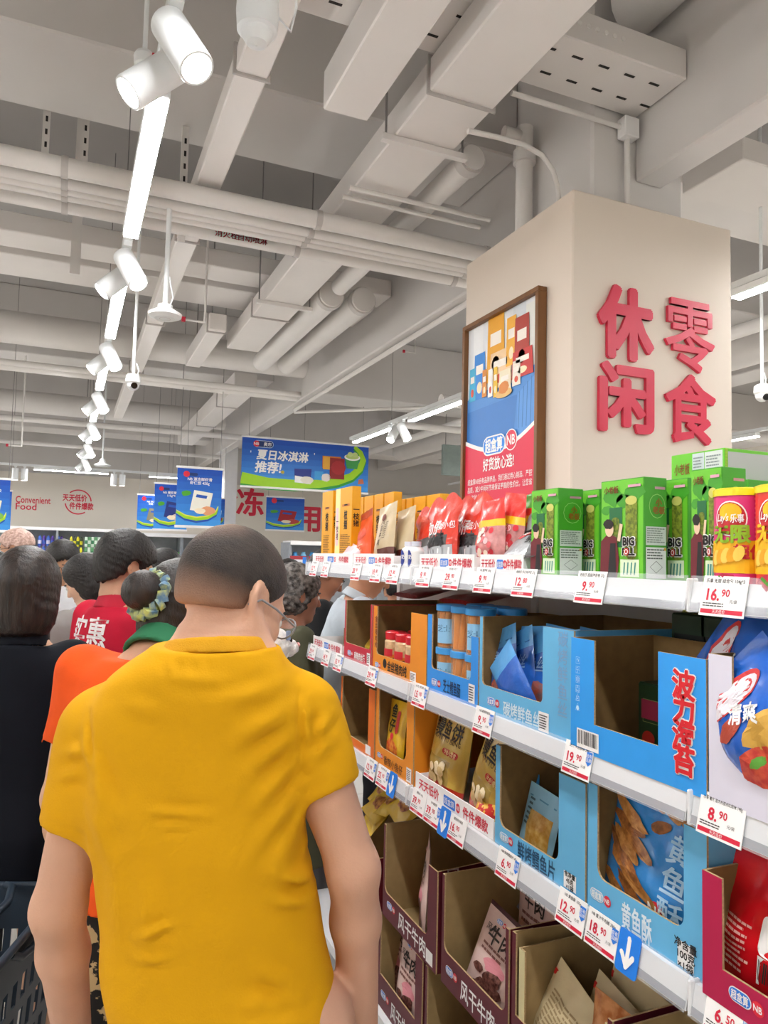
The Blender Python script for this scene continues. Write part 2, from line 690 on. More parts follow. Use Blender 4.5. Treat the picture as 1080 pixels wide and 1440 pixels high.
char_sign('休', 839, 404, 917, 508, 'red raised character 休 at upper left on the cream pillar', .046)
char_sign('闲', 840, 512, 917, 610, 'red raised character 闲 at lower left on the cream pillar', .034)
char_sign('零', 933, 424, 1002, 524, 'red raised character 零 at upper right on the cream pillar', .0125)
char_sign('食', 933, 527, 1004, 625, 'red raised character 食 at lower right on the cream pillar', .024)

# ------------------------------------------------------------------ framed poster on the pillar's aisle face
ya, yb = at(770, 408, X=PX0).y, at(662, 460, X=PX0).y       # right (near) and left (far) edges
zt, zb = 2.75, 1.66
W = yb - ya
poster = thing('framed_poster', 'brown framed poster of snacks on blue tablecloth over red band, on pillar', 'poster',
               (PX0 - .002, yb, zb), SHELF_ROT)
H = zt - zb
WOOD = M('#7a5028', rough=0.45, var=0.12, scale=25, stretch=(1, 1, .1))
fw, fd = .022, .045
for nm, b in (('frame_rail', (0, W, -fd, 0, H - fw, H)), ('frame_rail', (0, W, -fd, 0, 0, fw)),
              ('frame_stile', (0, fw, -fd, 0, fw, H - fw)), ('frame_stile', (W - fw, W, -fd, 0, fw, H - fw))):
    MB().box(*b, WOOD, bev=.002).build(nm, poster)
MB().box(fw, W - fw, -.02, -.004, fw, H - fw, PAPER).build('backing', poster)
fm = FRONT(-.0205)
m = MB()
w0, w1, h0, h1 = fw, W - fw, fw, H - fw
hc = h0 + (h1 - h0) * .475           # red band top at the sides
m.rect(w0, w1, hc - .05, h1, ink('#dfe2e6'), fm, 0)
m.rect(w0 + .05, w0 + .14, h0 + (h1 - h0) * .5, h1, ink('#eceef0'), fm, 1)
m.rect(w1 - .2, w1 - .1, h0 + (h1 - h0) * .5, h1, ink('#d3d9df'), fm, 1)
m.rect(w1 - .1, w1, h0 + (h1 - h0) * .5, h1 - .02, ink('#e4e6e0'), fm, 1)
tb = hc + .2
m.poly([(w0, hc - .1), (w1, hc - .1), (w1, tb + .06), (w1 - .18, tb + .02), (w0 + .04, tb + .02), (w0, tb)], ink('#4f8fd6'), fm, 2)
m.poly([(w0, hc - .1), (w1 - .2, hc - .1), (w1 - .16, tb - .05), (w0, tb - .06)], ink('#3f7fca'), fm, 3)
m.poly([(w1 - .16, hc - .1), (w1, hc - .1), (w1, tb + .02), (w1 - .16, tb - .05)], ink('#5b9ae0'), fm, 3)
for i in range(4):
    x = w1 - .15 + .03 * i
    m.strip([(x, hc), (x + .008, tb - .04 + .016 * i)], .005, ink('#3a74ba'), fm, 4)
# products on the cloth
pr = [(.05, .0, .09, .22, '#2f86d8'), (.015, .0, .05, .16, '#3fb0d8'), (.15, .06, .13, .30, '#e7a41f'), (.17, .02, .16, .17, '#f0cda0'),
      (.29, .10, .07, .22, '#f2b23a'), (.345, .06, .10, .24, '#b03a2c'), (.33, .03, .14, .12, '#c8322e'), (.335, .0, .055, .11, '#eee6d8'),
      (.12, .0, .035, .13, '#d98a30'), (.165, -.01, .035, .13, '#f4f4f0'), (.205, -.02, .03, .14, '#f0c23a'), (.245, -.02, .085, .11, '#efe3c6')]
for i, (x, z, w, h, cc) in enumerate(pr):
    x *= (w1 - w0) / .5
    w *= (w1 - w0) / .5
    z0 = tb - .01 + z
    m.poly([(w0 + x, z0), (w0 + x + w, z0), (w0 + x + w * .94, z0 + h), (w0 + x + w * .06, z0 + h)], ink(cc), fm, 5 + i)
    m.rect(w0 + x + w * .2, w0 + x + w * .8, z0 + h * .55, z0 + h * .75, ink('#f7efe4'), fm, 6 + i)
    m.disc(w0 + x + w * .5, z0 + h * .25, w * .22, h * .13, ink('#d94f35' if i % 2 else '#fbe7c0'), fm, 6 + i, n=12)
m.disc(w0 + .28 * (w1 - w0) / .5, tb - .025, .07, .02, ink('#e9c078'), fm, 18, n=18)
m.disc(w0 + .28 * (w1 - w0) / .5, tb - .0, .04, .03, ink('#d88538'), fm, 19, n=10, wob=.2)
# red band with a white swoosh
def band(dz, mat, k):
    n = 16
    up = [(w0 + (w1 - w0) * i / n, hc - .02 - .09 * math.sin(PI * (i / n) * .9) + .05 * (i / n) + dz) for i in range(n + 1)]
    m.poly([(w0, h0), (w1, h0)] + up[::-1], mat, fm, k)
band(.02, PAPER, 20)
band(0.0, ink('#e0304e'), 21)
cz = hc - .05
cx_ = (w0 + w1) / 2
m.pill(cx_ - .135, cx_ + .06, cz - .045, cz + .045, PAPER, fm, 22)
m.pill(cx_ - .128, cx_ + .053, cz - .038, cz + .038, ink('#2f8de8'), fm, 23)
m.text('超盒算', cx_ - .038, cz, .05, PAPER, fm, 24, bold=.03, wmax=.15)
m.disc(cx_ + .105, cz + .005, .048, .048, PAPER, fm, 22)
m.disc(cx_ + .105, cz + .005, .043, .043, ink('#e0304e'), fm, 23)
m.text('NB', cx_ + .105, cz + .005, .045, PAPER, fm, 24, bold=.02, wmax=.065)
m.text('好货放心选!', cx_, cz - .085, .045, PAPER, fm, 24, bold=.025, wmax=.26)
for i, t in enumerate(('超盒算NB自有品牌商品，我们通过用心挑选、严控', '品质，减少中间环节来保证更高的性价比，让您省', '钱省的省心。')):
    m.text(t, w0 + .03, cz - .155 - .038 * i, .022, PAPER, fm, 24, bold=.005, align='L', wmax=(w1 - w0) - .06)
m.build('printed_picture', poster)

# ================================================================== lights
LEDM = M('#ffffff', emit=LED_E, var=0)
SPOTM = M('#fff6ea', emit=SPOT_E, var=0)
LAMPW = M('#eef1f2', rough=0.35, var=0.01)
TZ = 3.0
led_mesh, spot_mesh, lens_mesh, stem_mesh, house_mesh = [None] * 5
_b = MB().box(-.03, .03, -.55, .55, 0, .006, LEDM)
led_mesh = _b.mesh('diffuser')
house_mesh = MB().box(-.034, .034, -.555, .555, .006, .05, LAMPW, bev=.004).mesh('housing')
_b = MB()
_b.lathe([(0.001, -.095), (.046, -.095), (.048, -.09), (.048, .088), (.046, .094), (.04, .094), (.04, .088)], (0, 0, 0), LAMPW, n=24)
spot_mesh = _b.mesh('barrel')
lens_mesh = MB().disc(0, 0, .041, .041, SPOTM, lambda u, v, k: (u, v, .089), n=24).mesh('lens')
stem_mesh = MB().box(-.018, .018, -.04, .04, -.02, .005, LAMPW).cyl((0, 0, -.02), (0, 0, -.07), .012, LAMPW).mesh('stem')


def quick(name, me, parent, loc=(0, 0, 0), rot=None):
    o = bpy.data.objects.new(name, me)
    COL.objects.link(o)
    o.parent = parent
    o.location = loc
    if rot:
        o.rotation_euler = rot
    return o


ROWS = [(-5.9, 'far left'), (-2.85, 'left'), (.2, 'middle'), (3.17, 'right'), (6.78, 'far right'), (9.8, 'outer right')]
ORD = ['nearest', 'second', 'third', 'fourth', 'fifth', 'sixth', 'seventh', 'eighth', 'ninth', 'tenth', 'eleventh', 'twelfth']


def aim(d):
    return Vector(d).normalized().to_track_quat('Z', 'Y').to_euler()


def spot(x, y, d, label, z=TZ):
    t = thing('track_spotlight', label, 'spotlight', (x, y, z + .05), group='track spotlights')
    quick('stem', stem_mesh, t)
    p = Vector((0, 0, -.085)) + Vector(d).normalized() * .05
    b = quick('barrel', spot_mesh, t, p, aim(d))
    quick('lens', lens_mesh, b)
    return t


for rx, rn in ROWS:
    yend = 8.55 if rn == 'right' else 12.75
    tk = MB().box(-.02, .02, RY0 + .3, yend, 0, .035, LAMPW)
    for q in range(10):
        yq = -2.9 + 1.7 * q
        if rx in (-2.85, .2, 3.17) and 1 < yq < yend:
            MB().cyl((rx, yq, TZ + .0905), (rx, yq, rod_top(rx, yq) - .001), .003, RODM, n=6).build('suspension_wire', label='thin wire holding up the %s lighting track' % rn, cat='wire', group='wires of the %s track' % rn)
    tk.build('light_track', loc=(rx, 0, TZ + .055), label='white lighting track of the %s row hung on wires' % rn, cat='light track',
             group='lighting tracks')
    k0 = 0
    for q in range(-3, 6):
        y = 2.87 + 1.7 * q
        if rn == 'right':
            if q > 3:
                continue
            y = {0: 2.25, 1: 3.95, 2: 6.26, 3: 7.86}.get(q, 2.25 + 1.65 * q)
        seen = q >= 0
        nm = (ORD[q] if seen else 'behind-camera ' + ORD[-q - 1])
        t = thing('led_light_bar', 'glowing white LED bar, %s of the %s row' % (nm, rn), 'ceiling light', (rx, y, TZ),
                  group='LED bars in rows')
        quick('diffuser', led_mesh, t)
        quick('housing', house_mesh, t)
        if rn == 'middle' and q >= -1 or rn == 'right' and q in (0, 2):
            j = ORD[q + 1]
            ys = y + .82
            spot(rx, ys - .06 + (.02 if q < 0 else 0), (.42, -.5, -.95) if rn == 'middle' else (.3, -.5, -1),
                 'white cylinder spotlight aimed to the right, %s pair along the %s track' % (j, rn))
            spot(rx, ys + .12, (-.55, -.05, -.55) if rn == 'middle' else (-.6, -.4, -.9),
                 'white cylinder spotlight aimed to the left, %s pair along the %s track' % (j, rn))

# cross row in front of the back wall
tk = MB().box(-3, 2.3, -.02, .02, 0, .035, LAMPW)
for q in range(4):
    MB().cyl((-2.6 + 1.4 * q, 12.95, 2.965), (-2.6 + 1.4 * q, 12.95, rod_top(-2.6 + 1.4 * q, 12.95) - .001), .003, RODM, n=6).build('suspension_wire', label='thin wire holding the track before the back wall', cat='wire', group='wires of the back track')
tk.build('light_track', loc=(0, 12.95, 2.93), label='white lighting track running across before the back wall', cat='light track', group='lighting tracks')
for q, nm in enumerate(('left', 'middle', 'right')):
    t = thing('led_light_bar', 'short glowing LED bar across the back wall, %s one' % nm, 'ceiling light',
              (at(101, 664, Y=12.95).x - 1.75 + 1.75 * q, 12.95, 2.88), PI / 2, group='LED bars before the back wall')
    quick('diffuser', led_mesh, t)
    quick('housing', house_mesh, t)
for px, nm in ((24, 'above the wall words'), (163, 'right of the round wall badge')):
    p = at(px, 672, Y=12.95)
    spot(p.x - .03, 12.95, (0, .05, -1), 'tiny white spotlight before the back wall, left half %s' % nm, 2.88)
    spot(p.x + .1, 12.95, (0, .05, -1), 'tiny white spotlight before the back wall, right half %s' % nm, 2.88)

# ================================================================== ceiling services
def duct(name, b, label, mat=DUCT, seams=None, cat='duct', hang=()):
    m = MB().box(*b, mat, bev=.006)
    o = m.build(name, label=label, cat=cat)
    for x, y in hang:
        MB().cyl((x, y, b[5] - .01), (x, y, rod_top(x, y) + .006), .005, RODM, n=6).build('hanger_rod', o)
    if seams:
        ax, vals = seams
        for v in vals:
            e = .012
            bb = list(b)
            for a in range(3):
                if 'xyz'[a] == ax:
                    bb[2 * a], bb[2 * a + 1] = v - .006, v + .006
                else:
                    bb[2 * a] -= e
                    bb[2 * a + 1] += e
            MB().box(*bb, M('#b5afab', rough=.6), bev=.002).build('flange', o)
    return o


duct('cable_duct', (.50, .62, 0.2, 10.5, 3.40, 3.50), 'narrow white cable duct running beside the middle light row', seams=('y', [2.68, 4.3, 6.0, 7.7]))
duct('air_duct', (1.24, 1.53, -.5, 6.6, 3.45, 3.59), 'wide white duct running lengthwise left of the pillar', seams=('y', [2.55, 4.05, 5.6]))
duct('air_duct', (.88, 1.075, .3, 2.80, 3.42, 3.585), 'short white duct ending above the wide duct', hang=((.97, 1.0), (.97, 2.68)))
duct('air_duct', (.98, 1.12, 6.0, 7.3, 3.42, 3.56), 'small white duct stub farther along the wide duct', seams=('y', [6.05]), hang=((1.05, 6.3), (1.05, 7.1)))
duct('air_duct', (1.6, 1.85, 8.0, 12.5, 3.4, 3.6), 'wide white duct receding towards the back wall', seams=('y', [9.0, 10.5]))
duct('air_duct', (-3.18, 2.265, 5.27, 5.56, 3.66, 3.79), 'flat white duct crossing above, nearer one of the pair')
duct('air_duct', (-3.18, 2.265, 5.69, 6.14, 3.66, 3.79), 'flat white duct crossing above, farther one of the pair')
duct('air_duct', (3.0, 6.18, 3.1, 3.5, 3.76, 3.95), 'flat white duct crossing to the right of the pillar')
# slotted cable tray on top right
tray = MB().box(.5, 2.265, 2.235, 2.54, 3.60, 3.73, DUCT, bev=.005)
tray = tray.build('cable_tray', label='wide slotted white cable tray above the pillar top', cat='cable tray')
for i in range(13):
    for j in range(2):
        x = .58 + i * .13 + (j % 2) * .07
        y = 2.31 + .13 * j
        MB().box(x, x + .05, y, y + .012, 3.5985, 3.601, DARKHOLE).build('slot', tray)
for i in range(7):
    MB().cyl((1.68 + .042 * i, 2.235, 3.67), (1.68 + .042 * i, 2.231, 3.67), .009, M('#eeeae6'), n=10).build('bolt', tray)
MB().box(3.0, 3.9, 2.6, 3.0, 3.62, 3.74, DUCT, bev=.005).build('cable_tray', label='short slotted tray right of the deep beam', cat='cable tray')

# pipe bundle running across (X direction)
for i, (y, z, r, nm) in enumerate(((3.58, 3.335, .045, 'thickest pipe of the bundle crossing the ceiling, nearest'),
                                   (3.70, 3.318, .027, 'second thin pipe in the bundle crossing the ceiling'),
                                   (3.765, 3.316, .025, 'third thin pipe in the bundle crossing the ceiling'),
                                   (3.828, 3.315, .025, 'fourth thin pipe in the bundle crossing the ceiling'),
                                   (3.97, 3.33, .04, 'farthest thick pipe of the bundle crossing the ceiling'))):
    m = MB().cyl((-6.45, y, z), (2.265, y, z), r, PIPE, n=14)
    o = m.build('pipe', label=nm, cat='pipe', group='pipe bundle crossing the ceiling')
    for x in (-2, -.1, 1.1, 2.1):
        MB().cyl((x, y, z), (x + .03, y, z), r + .006, M('#c2bdb9'), n=14).build('clamp', o)
for i, (y, z, r, nm) in enumerate(((7.60, 3.665, .15, 'large round duct crossing farther back'), (7.72, 3.36, .03, 'thin pipe below the large round duct, nearer'),
                                   (7.85, 3.36, .05, 'thin pipe below the large round duct, farther'), (10.6, 3.3, .04, 'white pipe crossing far back'),
                                   (12.0, 3.78, .16, 'large round duct crossing far back near the banners'), (12.2, 3.2, .03, 'thin pipe crossing far back near the wall'))):
    m = MB().cyl((-3.15, y, z), (2.265, y, z), r, PIPE, n=18)
    m.build('pipe', label=nm, cat='pipe')
# lengthwise pipes
def ypipe(x, z, r, y0, y1, label, joints=()):
    o = MB().cyl((x, y0, z), (x, y1, z), r, PIPE, n=18).build('pipe', label=label, cat='pipe')
    MB().cyl((x, y0 + (y1 - y0) * .8, z), (x, y0 + (y1 - y0) * .8, rod_top(x, y0 + (y1 - y0) * .8)), .005, RODM, n=6).build('hanger_rod', o)
    for y in joints:
        MB().cyl((x, y - .03, z), (x, y + .03, z), r + .012, M('#c9c4c0'), n=18).build('coupling', o)
    return o


ypipe(1.70, 3.52, .06, 3.0, 4.9, 'round white pipe running back beside the pillar column', (3.04, 4.0))
ypipe(2.17, 4.02, .12, -.5, 2.45, 'fat round pipe above the slotted tray')
ypipe(1.68, 3.5, .09, 5.0, 7.1, 'round pipe stub beside the wide duct end, left one', (5.05,))
ypipe(1.93, 3.5, .09, 5.0, 7.1, 'round pipe stub beside the wide duct end, right one', (5.05,))
ypipe(2.345, 3.285, .02, 3.3, 8.2, 'thin pipe under the deep beam')
ypipe(4.4, 3.3, .05, 0, 12, 'round pipe right of the pillar')
ypipe(5.4, 3.5, .15, 0, 12, 'fat round duct on the right')
ypipe(-1.2, 3.47, .05, 4, 12, 'thin pipe at the left going back')
MB().cyl((3.3, 6.4, 3.16), (RX1, 6.4, 3.16), .06, PIPE, n=16).build('pipe', label='white pipe crossing behind the pillar on the right', cat='pipe')
MB().cyl((3.3, 7.6, 3.12), (RX1, 7.6, 3.12), .04, PIPE, n=16).build('pipe', label='thin pipe crossing behind the pillar on the right', cat='pipe')
MB().tube([(2.4, 8.4, 3.3), (3.6, 7.0, 3.23), (4.2, 6.1, 3.21)], .018, PIPE).build('conduit', label='thin diagonal conduit under the right ceiling', cat='conduit')
# standpipe and conduits round the column
SXP = at(737, 270, Y=2.98).x
o = MB().cyl((SXP, 2.98, PZ), (SXP, 2.98, 3.72), .042, PIPE, n=16).build('standpipe', label='short white standpipe rising from the pillar top', cat='pipe')
MB().cyl((SXP, 2.98, 3.54), (SXP, 2.98, 3.60), .056, PIPE, n=16).build('flange', o)
MB().cyl((SXP, 2.98, 3.67), (SXP - .12, 2.98, 3.67), .03, PIPE, n=12).build('side_outlet', o)
for i, dx in enumerate((0, .025)):
    q_ = [at(a, b, Y=2.63 + dx) for a, b in ((658, 184), (700, 193), (738, 204), (762, 218), (778, 240), (784, 262), (786, 285))]
    pts = [(q.x, q.y, q.z) for q in q_] + [(q_[-1].x, q_[-1].y, PZ + .001)]
    MB().tube(pts, .011, PIPE).build('conduit', label='bent white conduit dropping to the pillar top, %s' % ('left one' if i == 0 else 'right one'), cat='conduit')
p = at(882, 183, Y=2.52)
jb = MB().box(p.x - .04, p.x + .04, 2.485, 2.54, p.z - .045, p.z + .045, WHITE, bev=.004).build('junction_box', label='white junction box on the concrete column', cat='junction box')
MB().cyl((p.x, 2.52, p.z - .04), (p.x, 2.52, PZ), .013, PIPE).build('conduit', label='straight conduit below the junction box', cat='conduit')
MB().cyl((1.6, 2.52, p.z + .005), (p.x - .035, 2.52, p.z + .005), .011, PIPE).build('conduit', label='straight conduit running into the junction box', cat='conduit')
for i, (a, b) in enumerate((((1.2, 3.35), (2.0, 3.35)), ((1.2, 3.45), (2.0, 3.45)))):
    MB().cyl((a[0], a[1], 3.42), (b[0], b[1], 3.42), .012, PIPE).build('conduit', label='short conduit under the wide duct, %s' % ('nearer' if i == 0 else 'farther'), cat='conduit')
# strut bracket under the wide duct and hangers
def strut(px, py0, py1, Y, label):
    a, b = at(px, py1, Y=Y), at(px, py0, Y=Y)
    zt_ = rod_top(a.x, Y)
    o = MB().box(a.x - .018, a.x + .018, Y - .002, Y + .002, a.z, zt_, PIPE).box(a.x - .018, a.x - .015, Y, Y + .03, a.z, zt_, PIPE)
    o = o.build('perforated_strut', label=label, cat='hanger', group='perforated hangers')
    z = a.z + .05
    while z < zt_ - .05:
        MB().box(a.x - .005, a.x + .007, Y - .0035, Y - .0018, z, z + .03, DARKHOLE).build('slot', o)
        z += .07


strut(62, 160, 238, 4.20, 'slotted metal hanger above the pipe bundle, left one')
strut(117, 170, 250, 4.20, 'slotted metal hanger above the pipe bundle, right one')
strut(255, 300, 340, 3.99, 'slotted metal hanger gripping the pipe bundle')
for i, y in enumerate((2.88, 5.2)):
    o = MB().box(1.18, 1.6, y, y + .03, 3.42, 3.448, PIPE).build('trapeze_bracket', label='steel bar carrying the wide duct, %s one' % ('near' if i == 0 else 'far'), cat='hanger')
    for x in (1.2, 1.58):
        MB().cyl((x, y + .015, 3.44), (x, y + .015, rod_top(x, y)), .005, RODM, n=6).build('hanger_rod', o)
o = MB().box(-.06, .0, 5.0, 5.05, 3.35, 4.5, PIPE).build('bent_hanger', label='flat bent hanger below the flat ducts at left', cat='hanger')
rr = random.Random(3)
for i in range(34):
    x, y = rr.uniform(-1.6, 5.5), rr.uniform(5.2, 12.5)
    z = rr.uniform(3.3, 3.7)
    if rod_top(x, y) < ZC or .4 < x < 2.1:
        continue
    MB().cyl((x, y, z), (x, y, ZC), .006, RODM, n=6).build('hanger_rod', label='thin dark hanger rod below the far ceiling', cat='hanger', group='thin hanger rods')

# devices hanging from the ceiling
def at_dev(px, py, Z):
    return at(px, py, Z=Z)


p = at(232, 445, Z=2.75)
o = thing('access_point', 'round white wireless disc hanging on a rod by the middle lights', 'access point', p)
MB().lathe([(.001, -.012), (.05, -.012), (.078, 0), (.08, .012), (.05, .03), (.035, .034), (.035, .055), (.001, .055)], (0, 0, 0), LAMPW, n=28).build('disc', o)
MB().ring(0, 0, .026, .026, .002, M('#c8c0bc'), lambda u, v, k: (u, v, -.0128)).build('ring_mark', o)
MB().cyl((0, 0, .05), (0, 0, .535), .012, LAMPW).build('rod', o)
MB().tube([(.02, 0, .05), (.035, 0, .1), (.02, 0, .16), (.014, 0, .2)], .004, LAMPW, n=6).build('cable', o)
for px, py, Z, nm, face in ((187, 541, 2.6, 'white dome camera with black eye on a thin rod by the lights', (.15, -1, -.35)),
                            (1072, 556, 2.55, 'white dome camera at the right edge beside the pillar', (-.2, -1, -.5))):
    p = at(px, py, Z=Z)
    o = thing('dome_camera', nm, 'security camera', p)
    MB().lathe([(.001, .06), (.03, .06), (.042, .05), (.044, .015), (.038, .005), (.001, .005)][::-1], (0, 0, 0), LAMPW, n=24).build('housing', o)
    MB().ell((0, 0, 0), (.037, .037, .037), LAMPW).build('eyeball', o)
    d = Vector(face).normalized()
    MB().cyl(d * .028, d * .0385, .019, M('#0d0d0f', rough=.15)).build('lens', o)
    MB().cyl((0, 0, .058), (0, 0, rod_top(p.x, p.y) - Z), .009, LAMPW).build('rod', o)
    MB().tube([(.02, 0, .055), (.03, 0, .09), (.015, 0, .13)], .004, LAMPW, n=6).build('cable', o)
p = at(362, 30, Z=3.15)
o = thing('beam_sensor', 'white bulbous sensor cropped by the top edge', 'sensor', p)
MB().lathe([(.001, -.075), (.03, -.068), (.045, -.045), (.047, -.035), (.058, -.03), (.062, .02), (.06, .09), (.05, .1), (.001, .1)], (0, 0, 0), LAMPW, n=26).build('body', o)
MB().tube([(.05, 0, .04), (.1, 0, .0), (.115, 0, .08), (.1, 0, .25)], .004, LAMPW, n=6).build('cable', o)
MB().cyl((0, 0, .09), (0, 0, ZC - 3.15), .012, LAMPW).build('rod', o)
p = at(203, 88, Y=2.6)
o = thing('smoke_detector', 'small white conical detector behind the first spotlight', 'detector', p)
MB().lathe([(.001, -.045), (.01, -.042), (.034, -.012), (.036, .02), (.028, .034), (.001, .036)], (0, 0, 0), LAMPW, n=20).build('body', o)
MB().box(.022, .036, -.036, -.028, .008, .02, M('#c2203a')).build('red_label', o)
MB().cyl((0, 0, .03), (0, 0, rod_top(p.x, p.y) - p.z), .008, LAMPW).build('rod', o)
p = at(144, 655, Z=2.85)
o = thing('access_point', 'tiny white disc hanging far back near the end of the lights', 'access point', p)
MB().lathe([(.001, -.012), (.1, -.01), (.12, .01), (.05, .04), (.03, .1), (.001, .1)], (0, 0, 0), LAMPW, n=20).build('disc', o)
MB().cyl((0, 0, .08), (0, 0, rod_top(p.x, p.y) - p.z), .012, LAMPW).build('rod', o)
for i, (px, py, Y) in enumerate(((258, 449, 5.0), (318, 347, 3.93), (355, 350, 3.93), (568, 494, 7.6), (10, 626, 9.0))):
    p = at(px, py, Y=Y)
    if i in (1, 2):
        MB().text('消火栓' if i == 1 else '自动喷淋', 0, 0, .03, RED, lambda u, v, k: (u, 0, v)).build('pipe_marking', loc=(p.x, 3.925, 3.32), label='small red writing on the ceiling pipe, %s' % ('left' if i == 1 else 'right'), cat='marking')
    else:
        o = MB().box(-.012, .012, -.012, .012, -.015, .015, M('#c2203a'))
        o.cyl((.01, 0, 0), (.14, 0, 0), .008, PIPE, n=8)
        o.cyl((.14, 0, -.005), (.14, 0, rod_top(p.x + .14, p.y) - p.z), .008, PIPE, n=8)
        o.build('sprinkler', loc=p, label='red tipped sprinkler on a thin bent pipe, %s' % ('near', '', '', 'behind the big banner', 'at far left')[i], cat='sprinkler')
p = at(644, 648, Y=9.4)
es = MB().box(p.x - .25, p.x + .25, 9.38, 9.44, p.z - .22, p.z + .22, M('#8b9a96', rough=.4), bev=.004).build('exit_sign', label='grey edge of a hanging green exit sign left of the pillar', cat='sign')
MB().box(p.x + .05, p.x + .24, 9.372, 9.3795, p.z - .18, p.z + .18, M('#b9e8cf', emit=.6)).build('sign_face', es)
for dx in (-.2, .2):
    MB().cyl((p.x + dx, 9.41, p.z + .2), (p.x + dx, 9.41, rod_top(p.x + dx, 9.41)), .004, RODM, n=6).build('hanger_rod', es)
# ================================================================== the shelving unit (gondola)
SX = 0.88                                   # front plane of the price rails
D1, D2, D3, D4 = 1.573, 1.255, 0.978, 0.30  # deck heights
SBACK = 1.31
SHW = M('#e9eaec', rough=0.35, var=0.02)
SHG = M('#8d8f98', rough=0.3, var=0.04)
PANEL = M('#d6d4d2', rough=0.5, var=0.02)
BAYS = [(2.85, 1.877, 'far'), (1.873, 0.877, 'middle'), (0.873, -0.12, 'near')]
SHN = {D1: 'top', D2: 'second', D3: 'third'}

gf = thing('gondola_shelving', 'white steel frame and back panel of the long snack shelving', 'shelving', (SBACK, 1.4, 0))
for yy in (2.86, 1.875, .875, -.13):
    MB().box(-.02, .02, yy - 1.4 - .015, yy - 1.4 + .015, 0, 1.60, SHW).build('upright', gf)
for y0, y1, n in BAYS:
    MB().box(-.012, -.004, y1 - 1.4 + .012, y0 - 1.4 - .012, .1, 1.565, PANEL).build('back_panel', gf)
MB().box(-.42, .02, -1.52, 1.46, 0, .10, SHW, bev=.004).build('kick_plate', gf)

RAILT = .22         # slope of the price rail


def rail_pt(z_rel):            # x offset of the sloped rail at a height below the deck
    return SX + (z_rel + .041) * RAILT


def shelf_board(y0, y1, z, nm, bay):
    t = thing('shelf_board', '%s white shelf board of the %s bay with price rail' % (nm, bay), 'shelf board', (SX, y0, z), SHELF_ROT,
              group='shelf boards of the snack shelving')
    w = y0 - y1
    MB().box(0, w, .015, SBACK - SX - .022, -.028, 0, SHW).build('deck', t)
    r = MB()
    prof = [(.0, -.041), (.014, -.041), (.018, .003), (.009, .003)]
    v = [(0, a, b) for a, b in prof] + [(w, a, b) for a, b in prof]
    r.add(v, [(0, 4, 5, 1), (1, 5, 6, 2), (2, 6, 7, 3), (3, 7, 4, 0), (0, 1, 2, 3), (7, 6, 5, 4)], SHW)
    r = r.build('price_rail', t)
    fmr = lambda u, v, k=1: (u, (v + .041) * RAILT - k * .0008, v)
    MB().rect(.002, w - .002, -.040, -.028, SHG, fmr, 1).build('grey_strip', r)
    MB().add([fmr(.001, .012, 3), fmr(w - .001, .012, 3), fmr(w - .001, -.043, 3), fmr(.001, -.043, 3),
              fmr(.001, .012, 2), fmr(w - .001, .012, 2), fmr(w - .001, -.043, 2), fmr(.001, -.043, 2)],
             [(3, 2, 1, 0), (4, 5, 6, 7), (0, 1, 5, 4), (2, 3, 7, 6)], CLEAR).build('clear_lip', r)
    MB().box(0, .006, -.002, .02, -.044, .008, SHW, bev=.002).build('end_cap', t)
    return t


for z in (D1, D2, D3):
    for y0, y1, bay in BAYS:
        shelf_board(y0, y1, z, SHN[z], bay)
for y0, y1, bay in BAYS:
    t = thing('shelf_board', 'bottom shelf board of the %s bay near the floor' % bay, 'shelf board', (SX - .0, y0, D4), SHELF_ROT, group='shelf boards of the snack shelving')
    MB().box(0, y0 - y1, 0, SBACK - SX - .022, -.03, 0, SHW).build('deck', t)
# other side of the double shelving
t = thing('gondola_shelving', 'rear half of the snack shelving beyond the back panel', 'shelving', (1.34, 1.4, 0))
MB().box(0, .012, -1.5, .95, .1, 1.58, PANEL).build('back_panel', t)
for z in (.3, .9, 1.3):
    MB().box(.014, .40, -1.5, .9, z - .03, z, SHW).build('shelf', t)


# ------------------------------------------------------------------ price tags
def tag_card(px, py, deck, price, name, label, shield=False, w=.080, h=.060):
    p = at(px, py, X=SX - .003)
    t = thing('price_tag', label, 'price tag', (SX - .0042 + .0, p.y + w / 2, deck - .046), SHELF_ROT, group='price tags')
    a = math.atan(RAILT)
    t.rotation_euler = (-a, 0, SHELF_ROT)
    MB().box(0, w, -.0012, 0, 0, h, PAPER).build('card', t)
    fm = lambda u, v, k=1: (u, -.0013 - k * .00025, v)
    m = MB()
    m.text(name, w / 2, h * .87, h * .085, BLACK, fm, 1, bold=.004, wmax=w * .86)
    i, d = price.split('.')
    m.text(i + '.', w * .42, h * .53, h * .29, RED, fm, 1, bold=.03, align='R', sx=.95)
    m.text(d, w * .46, h * .58, h * .18, RED, fm, 1, bold=.02, align='L')
    m.text('元/袋', w * .66, h * .38, h * .07, BLACK, fm, 1, bold=0, align='L')
    m.lines(w * .06, w * .62, h * .22, h * .34, 2, M('#4a4746'), fm, 1, seed=int(px))
    m.rect(w * .03, w * .97, h * .06, h * .17, RED, fm, 1)
    m.text('天天低价', w * .45, h * .115, h * .07, PAPER, fm, 2, bold=0)
    if shield:
        m.poly([(w * .80, h * .86), (w * .99, h * .86), (w * .99, h * .55), (w * .895, h * .44), (w * .80, h * .55)], NBBLUE, fm, 2)
        m.text('自有\n品牌', w * .895, h * .68, h * .09, PAPER, fm, 3, bold=.01)
    m.build('printed_price', t)
    return t


